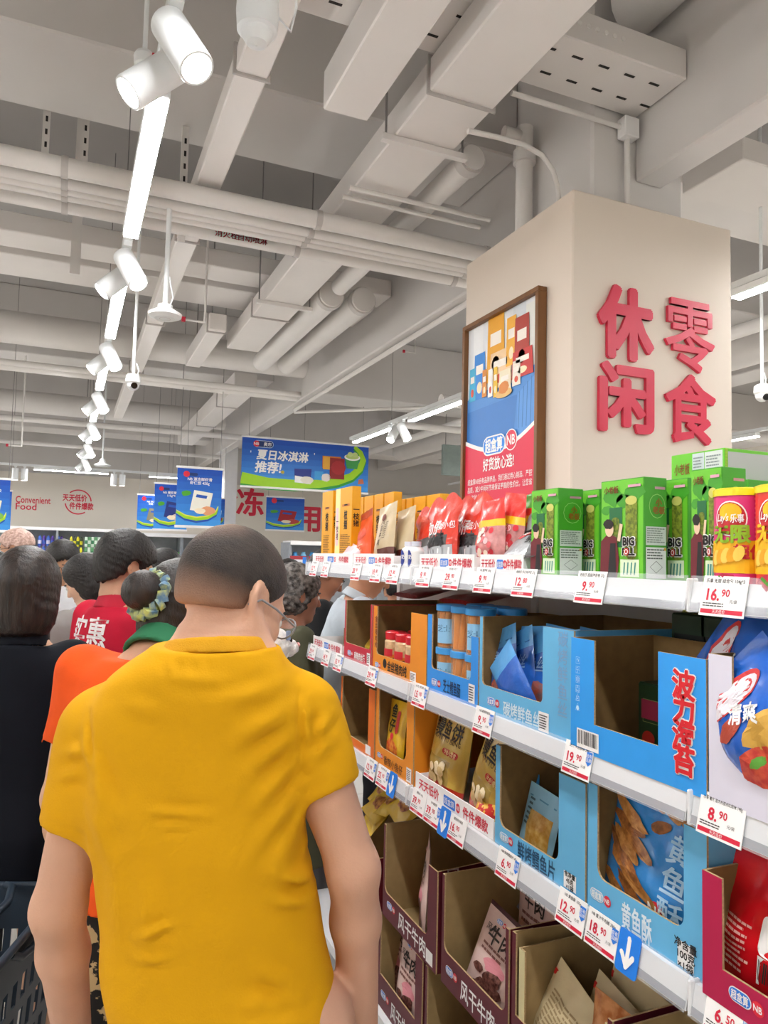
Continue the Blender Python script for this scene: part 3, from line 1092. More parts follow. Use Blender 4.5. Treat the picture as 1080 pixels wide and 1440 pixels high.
T = tag_card
T(440, 798, D1, '12.90', 'NB 猪肉脯 90g', 'price tag at the far end of the top shelf, leftmost')
T(456, 800, D1, '13.80', 'NB 手撕肉条 80g', 'price tag second from the far end of the top shelf')
T(499, 803, D1, '28.90', 'NB 内蒙古牛肉干', 'price tag 28.90 on the top shelf below the orange pouch')
T(527, 806, D1, '19.80', '手撕牛肉 120g', 'price tag 19.80 on the top shelf below the kraft pouch')
T(551, 808, D1, '12.80', 'NB 鸭脖 150g', 'price tag 12.80 on the top shelf left of the two bottles')
T(594, 812, D1, '9.90', 'NB 小酥肉 80g', 'price tag 9.90 on the top shelf below the two bottles')
T(633, 814, D1, '29.90', '劲仔鱼干礼包', 'price tag 29.90 on the top shelf below the red black pouches')
T(678, 817, D1, '9.90', 'NB 魔芋爽 180g', 'price tag 9.90 on the top shelf below the sweets')
T(734, 821, D1, '12.80', '老板仔 多口味海苔 27g', 'price tag 12.80 on the top shelf left of the green boxes')
T(827, 826, D1, '9.90', '老板仔 超级海苔卷 27g', 'price tag 9.90 on the top shelf below the green boxes')
T(1014, 840, D1, '16.90', '乐事 无限 组合包 104g*3', 'price tag 16.90 on the top shelf below the pink canisters')
T(438, 911, D2, '29.90', 'NB 山核桃仁', 'price tag at the far end of the second shelf, leftmost')
T(457, 920, D2, '14.90', 'NB 腰果 100g', 'price tag second from the far end of the second shelf')
T(474, 928, D2, '13.90', 'NB 猪肉丝 90g', 'price tag third from the far end of the second shelf', True)
T(521, 949, D2, '29.90', 'NB 金丝猪肉绒', 'price tag 29.90 on the second shelf below the red carton', True)
T(588, 978, D2, '15.90', 'NB 芝士鳕鱼肠 180g', 'price tag 15.90 on the second shelf left of the blue carton', True)
T(677, 1014, D2, '9.90', 'NB 碳烤鲜鱼丝', 'price tag 9.90 on the second shelf below the blue pouches', True)
T(809, 1067, D2, '19.90', '波力 海苔原味 24g', 'price tag 19.90 on the second shelf below the seaweed box', True)
T(1010, 1108, D2, '8.90', '乐事 薯片 意大利香浓红烩味 148g', 'price tag 8.90 on the second shelf below the crisps')
T(519, 1080, D3, '12.90', 'NB 牛肉粒', 'price tag 12.90 on the third shelf beside the yellow sleeve', True)
T(536, 1091, D3, '25.90', 'NB 香辣小鱼', 'price tag 25.90 on the third shelf beside a blue arrow card', True)
T(586, 1128, D3, '39.90', '鳗鱼饼 168g', 'price tag 39.90 on the third shelf, left of the pair')
T(606, 1142, D3, '39.90', 'NB 鳗鱼酥', 'price tag 39.90 on the third shelf, right of the pair', True)
T(640, 1166, D3, '16.90', '鳗鱼饼分享装', 'price tag 16.90 on the third shelf right of a blue arrow card')
T(711, 1217, D3, '6.90', 'NB 鲜烤鳕鱼片 45g', 'price tag 6.90 on the third shelf below the fish slices', True)
T(800, 1281, D3, '12.90', 'NB 黄鱼酥 105g', 'price tag 12.90 on the third shelf below the fish crisps', True)
T(843, 1310, D3, '18.90', 'NB 蜜汁牛肉脯 280g', 'price tag 18.90 on the third shelf left of the large arrow', True)
T(1020, 1420, D3, '6.50', 'NB 香烤鱼片 70g', 'price tag 6.50 on the third shelf below the crimson carton', True)


def arrow_card(px, py, label, w=.05, h=.066):
    p = at(px, py, X=SX - .004)
    t = thing('arrow_card', label, 'arrow card', (SX - .0058, p.y + w / 2, D3 - .05), SHELF_ROT, group='blue arrow cards')
    t.rotation_euler = (-math.atan(RAILT), 0, SHELF_ROT)
    m = MB()
    fm = lambda u, v, k: (u, -.0013 * k, v)
    r = .006
    pts = []
    for (cu, cv, a) in ((w - r, h - r, 0), (r, h - r, 1), (r, r, 2), (w - r, r, 3)):
        for i in range(5):
            q = (a + i / 4) * PI / 2
            pts.append((cu + r * math.cos(q), cv + r * math.sin(q)))
    m.prism(pts, 1, 0, lambda u, v, d: fm(u, v, d), M('#1e7fe6', rough=.4))
    m.build('card', t)
    g = lambda u, v, k: (u, -.0013 - k * .0003, v)
    a = MB()
    a.strip([(w * .5, h * .84), (w * .5, h * .22)], w * .17, PAPER, g, 1)
    a.strip([(w * .24, h * .46), (w * .5, h * .19)], w * .17, PAPER, g, 2)
    a.strip([(w * .76, h * .46), (w * .5, h * .19)], w * .17, PAPER, g, 3)
    for q in ((.5, .84), (.24, .46), (.76, .46), (.5, .19)):
        a.disc(w * q[0], h * q[1], w * .085, w * .085, PAPER, g, 4, n=12)
    a.build('arrow', t)


arrow_card(549, 1102, 'blue card with white down arrow right of the 25.90 tag')
arrow_card(622, 1154, 'blue card with white down arrow between the 39.90 and 16.90 tags')
arrow_card(880, 1337, 'largest blue card with white down arrow right of the 18.90 tag')


# ------------------------------------------------------------------ builders for goods
def shelf_thing(name, label, cat, x, y, z, yaw=0.0, lean=0.0, roll=0.0, group=None):
    t = thing(name, label, cat, (x, y, z), group=group)
    t.rotation_euler = (-lean, roll, SHELF_ROT + yaw)
    return t


def nb_logo(m, cu, cv, s, fm, k=2, blue='#2f7fe0'):
    m.pill(cu - s * 1.45, cu + s * .45, cv - s * .5, cv + s * .5, PAPER, fm, k)
    m.pill(cu - s * 1.38, cu + s * .38, cv - s * .43, cv + s * .43, ink(blue), fm, k + 1)
    m.text('超盒算', cu - s * .5, cv, s * .5, PAPER, fm, k + 2, bold=.02, wmax=s * 1.45)
    m.disc(cu + s * .95, cv, s * .5, s * .5, NBRED, fm, k, n=16)
    m.text('NB', cu + s * .95, cv, s * .46, PAPER, fm, k + 1, bold=.02, wmax=s * .7)


def notch_poly(w, hl, hr, a, b, c, rad=.0):
    """front outline with a U cut-out: left post a wide, right post b wide, lip c high"""
    if rad:
        q = []
        for i in range(5):
            t = PI / 2 * i / 4
            q.append((w - b - rad + rad * math.cos(t), c + rad - rad * math.sin(t)))
        p = []
        for i in range(5):
            t = PI / 2 * i / 4
            p.append((a + rad - rad * math.sin(t), c + rad - rad * math.cos(t)))
        return [(0, 0), (w, 0), (w, hr), (w - b, hr)] + q + p + [(a, hl), (0, hl)]
    return [(0, 0), (w, 0), (w, hr), (w - b, hr), (w - b, c), (a, c), (a, hl), (0, hl)]


def carton(label, yl, yr, z, h, depth, col, a, b, c, group, hl=None, hr=None, x=None, inner=KRAFT, side=None, rad=.012, printf=None,
           name='display_carton', yaw=0.0, side_h=None, left_side_in=None):
    x = SX + .0195 if x is None else x
    w = yl - yr - .003
    t = shelf_thing(name, label, 'carton', x, yl - .0015, z + .0005, yaw, group=group)
    hl, hr = hl or h, hr or h
    th = .004
    so = side or col
    MB().prism(notch_poly(w, hl, hr, a, b, c, rad), 0, th, lambda u, v, d: (u, d, v), col, inner, CUT).build('front_panel', t)
    sh = side_h or h
    for nm, xo, xi in (('side_panel', w, w - th), ('side_panel', 0, th)):
        hh = hr if xo else hl
        poly = [(th, 0), (depth, 0), (depth, sh), (depth * .5, sh), (th, hh)]
        if xo:
            MB().prism(poly, xo, xi, lambda u, v, d: (d, u, v), so, inner, CUT).build(nm, t)
        else:
            MB().prism([(u, v) for u, v in poly[::-1]], xo, xi, lambda u, v, d: (d, u, v), so, inner, CUT).build(nm, t)
    MB().prism([(w - th, 0), (th, 0), (th, sh), (w - th, sh)], depth, depth - th, lambda u, v, d: (u, d, v), so, inner, CUT).build('back_panel', t)
    MB().box(th, w - th, th, depth - th, 0, th, inner).build('base_panel', t)
    if printf:
        m = MB()
        printf(m, w, h, depth)
        m.build_marks('printed_mark', t)
    return t, w


def pouch_fn(w, h, t, stand=True, seal=.07, seed=0, crink=.10):
    off = seed * 3.7

    def f(u, v):
        s = min(max(v / h, 0), 1)
        e = max(0.0, 1 - abs(2 * u / w) ** 2.6) ** .62
        if stand:
            g = min(1.0, .55 + 1.4 * s) if s < .32 else max(0.0, (1 - seal - s) / (1 - seal - .32))
            if s >= .32:
                g = g ** .75
        else:
            g = max(0.0, min(s - seal, 1 - seal - s)) / (.5 - seal)
            g = g ** .6
        n = mnoise.noise(Vector((u * 32 + off, v * 26, off))) * crink * t * (0.25 + e)
        return max(.0006, t / 2 * e * g + n * (1 if .02 < s < .99 else 0) * e + .0006)
    return f


def pouch(label, w, h, t, zones, x, y, z, yaw=0.0, lean=0.0, roll=0.0, group=None, stand=True, printf=None, seed=0, nu=14, nv=20, seal=.07,
          outline=None, scallop=0.0, name='snack_pouch', cat='snack pouch', crink=.10):
    """zones: [(upto_fraction, material)] from the bottom or function(u/w, v/h) -> material"""
    f = pouch_fn(w, h, t, stand, seal, seed, crink)
    zf = zones if callable(zones) else (lambda a, b: next(mm for q, mm in zones if b <= q))
    wid = outline or (lambda s: 1.0)
    root = MB()
    for sgn in (-1, 1):
        grid = []
        for j in range(nv + 1):
            for i in range(nu + 1):
                u = -w / 2 + w * i / nu
                v = h * j / nv
                uu = u * wid(v / h)
                edge = i in (0, nu)
                v += scallop * h * (v / h) ** 5 * abs(math.sin(2 * PI * u / w))
                grid.append((uu, 0 if edge else sgn * f(u, h * j / nv), v))
        groups = {}
        for j in range(nv):
            for i in range(nu):
                a = j * (nu + 1) + i
                q = (a, a + 1, a + nu + 2, a + nu + 1)
                if sgn > 0:
                    q = q[::-1]
                groups.setdefault(id(zf((i + .5) / nu - .5, (j + .5) / nv)), (zf((i + .5) / nu - .5, (j + .5) / nv), []))[1].append(q)
        for mm, fs in groups.values():
            root.add(grid, fs, mm, True)
    # bottom
    bt = [(-w / 2 + w * i / nu, -f(-w / 2 + w * i / nu, 0) if 0 < i < nu else 0, 0) for i in range(nu + 1)]
    bb = [(p[0], -p[1], 0) for p in bt]
    root.add(bt + bb, [(i, i + nu + 1, i + nu + 2, i + 1) for i in range(nu)], zf(0, .01), True)
    o = root.build(name, loc=(x, y, z), rot=(-lean, roll, SHELF_ROT + yaw), label=label, cat=cat, group=group)
    if printf:
        fm = lambda u, v, k=1: (u * wid(v / h), -f(u, v) - .0007 - k * .0004, v)
        m = MB()
        printf(m, w, h, fm)
        m.build('printed_design', o)
    return o


def wiggle(p, amp=.3):
    return lambda *_: p
# ================================================================== goods, top shelf
G1 = 'goods on the top shelf'
def Yp(px, py, X):
    return at(px, py, X=X).y


# tall yellow boxes
YEL = M('#e9a512', rough=0.4, var=0.03)
def yellow_box(px0, px1, X, label, w=.105, h=.29, d=.035, spine=False, yaw=0.0, z=D1):
    y = Yp(px0, 720, X)
    if px1:
        w = y - Yp(px1, 720, X) - (.002 if X < 1 else .012)
    t = shelf_thing('tall_yellow_box', label, 'snack box', X, y, z, yaw, group='tall yellow boxes')
    MB().box(0, w, 0, d, 0, h, YEL, bev=.0012).build('carton_body', t)
    m = MB()
    fm = FRONT(0)
    if spine:
        m.rect(.0, w * .3, 0, h, M('#f2e7a0'), fm, 1)
        m.rect(w * .05, w * .2, h * .25, h * .75, M('#f7c7d0'), fm, 2)
        m.text('一\n枝\n猪', w * .15, h * .45, .02, BLACK, fm, 3, bold=.01)
        m.rect(w * .0, w * .3, 0, h * .12, M('#f1d21c'), fm, 2)
    cx = w * (.65 if spine else .5)
    m.text('一\n枝\n猪', cx, h * .62, .026, BLACK, fm, 2, bold=.03)
    m.rect(cx - w * .22, cx + w * .22, h * .755, h * .785, M('#c9743a'), fm, 2)
    m.lines(cx - w * .3, cx + w * .3, h * .12, h * .4, 12, M('#8a5a10'), fm, 2, seed=int(px0))
    m.barcode(cx - w * .25, cx + w * .25, h * .01, h * .07, fm, 2)
    m.text('一\n枝\n猪', d * .5, h * .6, .018, BLACK, RIGHT(w), 2, bold=.02)
    m.build_marks('printed_mark', t)
    return t


yellow_box(453, 468, .95, 'tall yellow box standing at the far end of the top shelf')
yellow_box(472, 495, .95, 'tall yellow box with pale pink spine, second from the far end', spine=True)
for i, (a, b) in enumerate(((498, 512), (512, 526), (526, 540), (540, 555))):
    yellow_box(a, b, 1.12, 'tall yellow box behind the pouches, %s of the back four' % ('first', 'second', 'third', 'fourth')[i], h=.28)
for i, (a, b) in enumerate(((563, 571), (571, 581), (582, 600), (600, 621))):
    yellow_box(a, b, 1.22, 'shorter yellow box deep on the top shelf behind red pouches, %s from left' % ('first', 'second', 'third', 'fourth')[i], h=.265)


def header_tray(label, yl, yr, z, dep=.22, x=None, h=.036, back=True):
    x = SX + .0195 if x is None else x
    w = yl - yr - .004
    t = shelf_thing('header_tray', label, 'display tray', x, yl - .002, z + .0005, group='white header trays')
    MB().box(0, w, 0, .003, 0, h + .006, PAPER).build('front_panel', t)
    MB().box(0, .003, .003, dep, 0, h, PAPER).build('side_panel', t)
    MB().box(w - .003, w, .003, dep, 0, h, PAPER).build('side_panel', t)
    MB().box(.003, w - .003, .003, dep, 0, .003, PAPER).build('base_panel', t)
    m = MB()
    fm = FRONT(0)
    s = h * .5
    n = max(1, round(w / .32))
    for i in range(n):
        c = w * (i + .5) / n
        q = w / n
        m.text('天天低价', c - q * .30, h * .55, s, RED, fm, 1, bold=.02, wmax=q * .34)
        m.pill(c - q * .09, c + q * .06, h * .25, h * .85, NBBLUE, fm, 1, r=.004)
        m.text('超盒算', c - q * .015, h * .55, s * .6, PAPER, fm, 2, bold=.01, wmax=q * .13)
        m.disc(c + q * .095, h * .55, h * .25, h * .27, NBRED, fm, 1, n=12)
        m.text('NB', c + q * .095, h * .55, s * .5, PAPER, fm, 2, bold=.01, wmax=h * .4)
        m.text('件件爆款', c + q * .30, h * .55, s, RED, fm, 1, bold=.02, wmax=q * .34)
    m.build('printed_slogan', t)
    return t


header_tray('white slogan tray at the far end of the top shelf under yellow boxes', 2.826, 2.376, D1)
header_tray('white slogan tray under the kraft and orange pouches', 2.37, 2.03, D1)
header_tray('white slogan tray under the red and black pouches', 1.856, 1.553, D1)
header_tray('white slogan tray under the bagged sweets, left of the green boxes', 1.529, 1.345, D1)

def put(px, py, X):
    p = at(px, py, X=X)
    return p.x, p.y, p.z


def pr_orange(m, w, h, fm):
    m.disc(0, h * .55, w * .3, h * .12, ink('#c9401a'), fm, 1, rings=3, wob=.15)
    m.rect(-w * .42, w * .42, h * .86, h * .97, ink('#b8431f'), fm, 1, 8, 2)
    m.lines(-w * .3, w * .3, h * .2, h * .35, 3, ink('#f6b48a'), fm, 1)


pouch('glossy orange pouch leaning at the left of the kraft pouches', .115, .195, .05, [(.85, foil('#e2521b')), (1.01, foil('#a83a1c'))],
      .97, Yp(513, 778, .97), D1 + .006, lean=.1, roll=-.2, printf=pr_orange, seed=1, group=G1)


def pr_kraft(m, w, h, fm):
    m.disc(-w * .02, h * .78, w * .1, h * .06, ink('#6d2a1a'), fm, 2, rings=2)
    m.text('八\n匹\n牛\n肉', -w * .02, h * .53, .017, ink('#3a2013'), fm, 2, bold=.02)
    m.ring(-w * .02, h * .53, w * .13, h * .2, .002, ink('#8a7a5a'), fm, 2)
    m.lines(w * .12, w * .26, h * .4, h * .7, 8, ink('#6b5a40'), fm, 2)


kz = lambda a, b: foil('#5b2015') if (b < .26 and a > -.1) else foil('#c4b08d', .4)
pouch('kraft beige pouch with dark emblem and brown lower corner, front one', .15, .205, .045, kz, .96, Yp(540, 778, .96), D1 + .006, lean=.12, roll=-.14,
      printf=pr_kraft, seed=2, group=G1)
pouch('kraft beige pouch half hidden behind the front kraft pouch', .14, .19, .045, kz, 1.0, Yp(566, 775, 1.0), D1 + .006, lean=.12, roll=-.12, seed=3, group=G1)
pouch('small pink and white pouch below the tall yellow boxes', .12, .075, .04, [(1.01, foil('#eebfc4'))], .93, Yp(488, 785, .93), D1 + .006, lean=.4, roll=.2, seed=4, group=G1)
pouch('cream pouch beside the kraft pouches at left', .12, .09, .04, [(1.01, foil('#dcc9a0'))], .99, Yp(497, 778, .99), D1 + .006, lean=.3, roll=-.3, seed=5, group=G1)

for i, nm in enumerate(('left', 'right')):
    y = Yp(575 + 10 * i, 795, .915)
    t = shelf_thing('mini_bottle', 'small white bottle with blue label on the top shelf, %s of two' % nm, 'bottle', .915, y, D1, group='two small bottles')
    MB().lathe([(.001, 0), (.021, 0), (.023, .006), (.023, .05), (.02, .058), (.012, .064), (.012, .066)], (0, 0, 0), M('#f3f3f2', rough=.3), n=18).build('bottle_body', t)
    MB().lathe([(.014, .064), (.014, .078), (.001, .078)], (0, 0, 0), M('#dfe2ee', rough=.3), n=16).build('cap', t)
    m = MB()
    cf = lambda u, v, k: (.0234 * math.sin(u / .0234) * (1 + .01 * k), -.0234 * math.cos(u / .0234) * (1 + .01 * k), v)
    m.disc(0, .03, .013, .024, M('#2a3f97'), cf, 1, rings=2)
    m.text('牛奶', 0, .034, .010, PAPER, cf, 3, bold=.02)
    m.build('printed_label', t)


def pr_redblack(m, w, h, fm):
    m.text('劲仔', -w * .18, h * .60, .032, PAPER, fm, 3, bold=.02, ang=-.05)
    m.text('家庭小包', w * .2, h * .60, .017, PAPER, fm, 3, bold=.01)
    m.text('秒味', 0, h * .40, .034, M('#222023'), fm, 3, bold=.03)
    for i in range(6):
        m.strip([(-w * .4 + i * w * .15, h * .04), (-w * .36 + i * w * .15, h * .26)], .006, PAPER if i % 2 else M('#8d8d90'), fm, 2)
    m.disc(-w * .3, h * .5, w * .07, h * .03, ink('#f0d7d0'), fm, 3)


rz = lambda a, b: foil('#b9bcc0', .2) if (b < .29 and abs(a) < .44) else (M('#4a4848', rough=.3) if b < .47 and abs(a) < .36 else foil('#d8341c'))
fan = lambda s: (1.0 if s < .72 else 1.0 + .30 * math.sin((s - .72) / .28 * PI)) * (1 - .10 * max(0, .35 - s))
for i, (px, X, r_, nm) in enumerate(((622, .95, -.1, 'red and black fan-topped pouch, left of the front pair'), (660, .99, -.06, 'red and black fan-topped pouch, right of the front pair'),
                                     (600, 1.04, -.16, 'red fan-topped pouch standing behind the front pair at left'), (650, 1.08, .0, 'red fan-topped pouch standing behind the front pair at right'))):
    pouch(nm, .165, .185, .05, rz, X, Yp(px, 782, X), D1 + .007, lean=.08 + .03 * i, roll=r_, printf=pr_redblack if i < 2 else None, seed=6 + i, outline=fan, scallop=.10, group=G1, nu=18)

cz = lambda a, b: foil('#e2352c') if b > .72 else (foil('#f1c21d') if b > .62 else M('#e59a98', rough=.18, alpha=.75, var=.3, scale=40))
def pr_sweet(m, w, h, fm):
    rg = random.Random(int(w * 1e5))
    for i in range(34):
        m.disc(rg.uniform(-.38, .38) * w, rg.uniform(.05, .58) * h, .008, .008, ink(rg.choice(['#d92436', '#f3c3c6', '#e66a6f', '#f6e3d0', '#c31f2e'])), fm, 1 + i % 4, n=10)
for i, (px, X, w, h, r_, nm) in enumerate(((690, .94, .12, .17, -.05, 'clear bag of pink sweets with red and yellow top'), (712, .97, .11, .185, .12, 'tall bag of pink sweets with pointed red top'),
                                           (735, 1.0, .11, .18, -.1, 'bag of pink sweets with green and yellow corner'), (722, 1.06, .13, .175, -.2, 'bag of sweets leaning behind the others near the green boxes'))):
    zz = cz if i != 2 else (lambda a, b: foil('#4f9a3a') if (b > .8 and a > 0) else cz(a, b))
    pouch(nm, w, h, .05, zz, X, Yp(px, 785, X), D1 + .007, lean=.06, roll=r_, printf=pr_sweet, seed=12 + i, group=G1, outline=lambda s: 1 - .45 * max(0, s - .6))


def pr_grey(m, w, h, fm):
    m.disc(-w * .1, h * .55, w * .13, h * .12, ink('#b8242e'), fm, 2, rings=2)
    m.text('好丽', -w * .1, h * .55, .012, PAPER, fm, 4, bold=.02)
    m.text('鲜肉', w * .24, h * .4, .02, BLACK, fm, 3, bold=.02)


pouch('silver grey pouch lying in front of the bagged sweets', .16, .13, .045, lambda a, b: M('#2b2a2c', rough=.35) if a > .22 else foil('#9b9da1', .25), .90, Yp(722, 800, .90), D1 + .03,
      lean=.95, roll=-.12, printf=pr_grey, seed=20, stand=False, group=G1)
pouch('black and grey pouch between the sweets and the green boxes', .12, .16, .04, [(.6, M('#1d1c1e', rough=.35)), (1.01, foil('#aeb0b3', .25))], .985, Yp(752, 785, .985), D1 + .007, lean=.15, roll=-.2, seed=21, group=G1)

# ---- green seaweed-roll boxes
GRN = M('#3f9a22', rough=0.42, var=0.04)
GRN2 = M('#6cc42e', rough=0.42, var=0.03)
DGRN = M('#2f7d1a', rough=0.42, var=0.04)


def green_art(m, w, h, d, front=True):
    fm = FRONT(0)
    m.rect(w * .02, w * .98, h * .01, h * .99, GRN2, fm, 1)
    for (cu, cv, r) in ((.3, .82, .2), (.55, .78, .18), (.8, .85, .2), (.15, .7, .12)):
        m.disc(w * cu, h * cv, w * r, h * r * .42, GRN, fm, 2, n=14, wob=.25, seed=int(r * 100))
    m.rect(w * .22, w * .52, h * .32, h * .72, ink('#1c6a3a'), fm, 3)
    # seaweed roll
    m.pill(w * .60, w * .86, h * .20, h * .80, M('#5a6b1a', h2='#8a9a2c', scale=160), fm, 4, r=w * .1)
    m.disc(w * .73, h * .78, w * .13, h * .045, ink('#c9c96a'), fm, 5)
    m.pill(w * .28, w * .46, h * .36, h * .62, M('#4d6316', h2='#7d8f28', scale=160), fm, 4, r=w * .07)
    # printed person: hair, face, maroon jacket, raised hand
    m.poly([(w * .01, h * .01), (w * .42, h * .01), (w * .46, h * .2), (w * .40, h * .42), (w * .2, h * .46), (w * .03, h * .38)], ink('#6b1a26'), fm, 6)
    m.poly([(w * .2, h * .01), (w * .40, h * .01), (w * .38, h * .36), (w * .26, h * .36)], ink('#1c1a1c'), fm, 7)
    m.disc(w * .24, h * .50, w * .1, h * .075, ink('#ecc7a8'), fm, 8)
    m.disc(w * .22, h * .555, w * .115, h * .05, ink('#1e1716'), fm, 9, wob=.12)
    m.strip([(w * .46, h * .38), (w * .52, h * .55)], w * .07, ink('#ecc7a8'), fm, 8)
    m.text('BIG', w * .70, h * .375, h * .085, PAPER, fm, 10, bold=.11, wmax=w * .5)
    m.text('BIG', w * .70, h * .375, h * .08, BLACK, fm, 12, bold=.05, wmax=w * .48)
    m.text('R LL', w * .70, h * .275, h * .075, PAPER, fm, 10, bold=.11, wmax=w * .5)
    m.text('R LL', w * .70, h * .275, h * .07, BLACK, fm, 12, bold=.05, wmax=w * .48)
    m.disc(w * .655, h * .275, w * .06, h * .038, ink('#c8312a'), fm, 13, n=14)
    m.ring(w * .655, h * .275, w * .04, h * .025, .0015, PAPER, fm, 14)
    m.rect(w * .48, w * .9, h * .03, h * .2, ink('#dfeecb'), fm, 3)
    for i in range(4):
        m.strip([(w * (.56 + .08 * i), h * .05), (w * (.58 + .08 * i), h * .17)], .003, ink('#3d8f86'), fm, 4)
    m.text('小老板', w * .27, h * .9, h * .055, ink('#7b3d10'), fm, 5, bold=.03, wmax=w * .34)
    m.rect(w * .66, w * .94, h * .91, h * .935, ink('#d9a0b4'), fm, 5)
    rs = RIGHT(w)
    m.text('小\n老板', d * .62, h * .72, h * .055, ink('#8a5a12'), rs, 2, bold=.05)
    m.ring(d * .55, h * .72, d * .36, h * .12, .0012, ink('#8fc86a'), rs, 2, n=12)
    m.rect(d * .45, d * .9, h * .885, h * .91, ink('#b98a98'), rs, 2)


def green_side_panel(m, w, h, d):
    rs = RIGHT(w)
    m.rect(d * .06, d * .94, h * .34, h * .52, ink('#c9cfcb'), rs, 2)
    m.lines(d * .1, d * .9, h * .36, h * .51, 7, ink('#6f7a74'), rs, 3)
    m.rect(d * .06, d * .94, h * .02, h * .32, ink('#d6d8d8'), rs, 2)
    m.lines(d * .1, d * .9, h * .2, h * .31, 4, ink('#4f5653'), rs, 3)
    m.ring(d * .5, h * .13, d * .28, h * .06, .001, ink('#5a5f5c'), rs, 3, n=4)
    m.rect(d * .84, d * .93, h * .29, h * .315, ink('#e0a020'), rs, 3)


def green_alt(m, w, h, d):
    rs = RIGHT(w)
    m.pill(d * .42, d * .62, h * .38, h * .58, M('#5a6b1a', h2='#8a9a2c', scale=160), rs, 2)
    m.text('BIG\nROLL', d * .52, h * .45, h * .06, BLACK, rs, 4, bold=.06, wmax=d * .5)
    m.rect(d * .1, d * .3, h * .13, h * .2, PAPER, rs, 2)
    m.rect(d * .3, d * .85, h * .13, h * .2, ink('#e3b21c'), rs, 2)
    m.barcode(d * .12, d * .8, h * .01, h * .07, rs, 2)


def green_box(px0, px1, pxd, X, label, h=.178, side='panel', art=True, d=None, dpy=750, yaw=0):
    yl, yr = Yp(px0, 750, X), Yp(px1, 750, X)
    w = yl - yr
    dd = d or max(.04, at(pxd, dpy, Y=yr).x - X)
    t = shelf_thing('seaweed_roll_box', label, 'snack box', X, yl, D1, yaw, group='green seaweed roll boxes')
    MB().box(0, w, 0, dd, 0, h, GRN, bev=.001).build('carton_body', t)
    m = MB()
    if art:
        green_art(m, w, h, dd)
    (green_side_panel if side == 'panel' else green_alt)(m, w, h, dd)
    m.build('printed_design', t)
    return t, dd


_, da = green_box(747, 785, 820, .905, 'green snack box at the left end of the green row')
green_box(845, 906, 938, .905, 'largest looking green snack box in the middle of the row')
green_box(972, 1016, 1050, .905, 'green snack box half hidden behind the pink canister')
y = Yp(785, 750, .905)
t, _ = green_box(800, 843, 0, .985, 'plain side of a green snack box behind, between left and middle boxes', d=.09)
t, _ = green_box(915, 968, 0, .975, 'green snack box turned sideways showing a barcode', side='alt', d=.1)
# its side faces the aisle
p = at(945, 670, X=1.06)
t = shelf_thing('seaweed_roll_box', 'green snack box lying flat on top of the others at right', 'snack box', 1.06, at(944, 680, X=1.06).y, D1 + .1785, group='green seaweed roll boxes')
w_, h_, d_ = at(944, 680, X=1.06).y - at(1019, 680, X=1.06).y, .058, .19
MB().box(0, w_, 0, d_, 0, h_, GRN2, bev=.001).build('carton_body', t)
m = MB()
fm = FRONT(0)
m.rect(w_ * .42, w_ * .64, .002, h_ * .95, ink('#cfd6da'), fm, 1)
m.rect(w_ * .65, w_ * .97, .002, h_ * .95, ink('#d9dcdc'), fm, 1)
m.lines(w_ * .44, w_ * .62, .01, h_ * .85, 7, ink('#8a9296'), fm, 2)
m.lines(w_ * .68, w_ * .95, .01, h_ * .85, 7, ink('#8a9296'), fm, 2)
m.text('小老板', w_ * .22, h_ * .5, .016, ink('#8a5a12'), fm, 2, bold=.02, wmax=w_ * .3)
rs = RIGHT(w_)
m.rect(.008, d_ - .006, .004, h_ - .006, ink('#b9bbb8'), rs, 1)
for i in range(24):
    m.rect(.001 + .0, .007, h_ * i / 24, h_ * (i + .5) / 24, ink('#b9d23a'), rs, 2)
m.build('printed_design', t)
# box beneath it so that it rests on something
y0_, y1_ = Yp(1012, 740, 1.05), Yp(1075, 740, 1.05)
t = shelf_thing('seaweed_roll_box', 'green snack box standing under the flat one, behind the canisters', 'snack box', 1.075, at(965, 740, X=1.075).y, D1, group='green seaweed roll boxes')
MB().box(0, .14, 0, .16, 0, .178, GRN, bev=.001).build('carton_body', t)

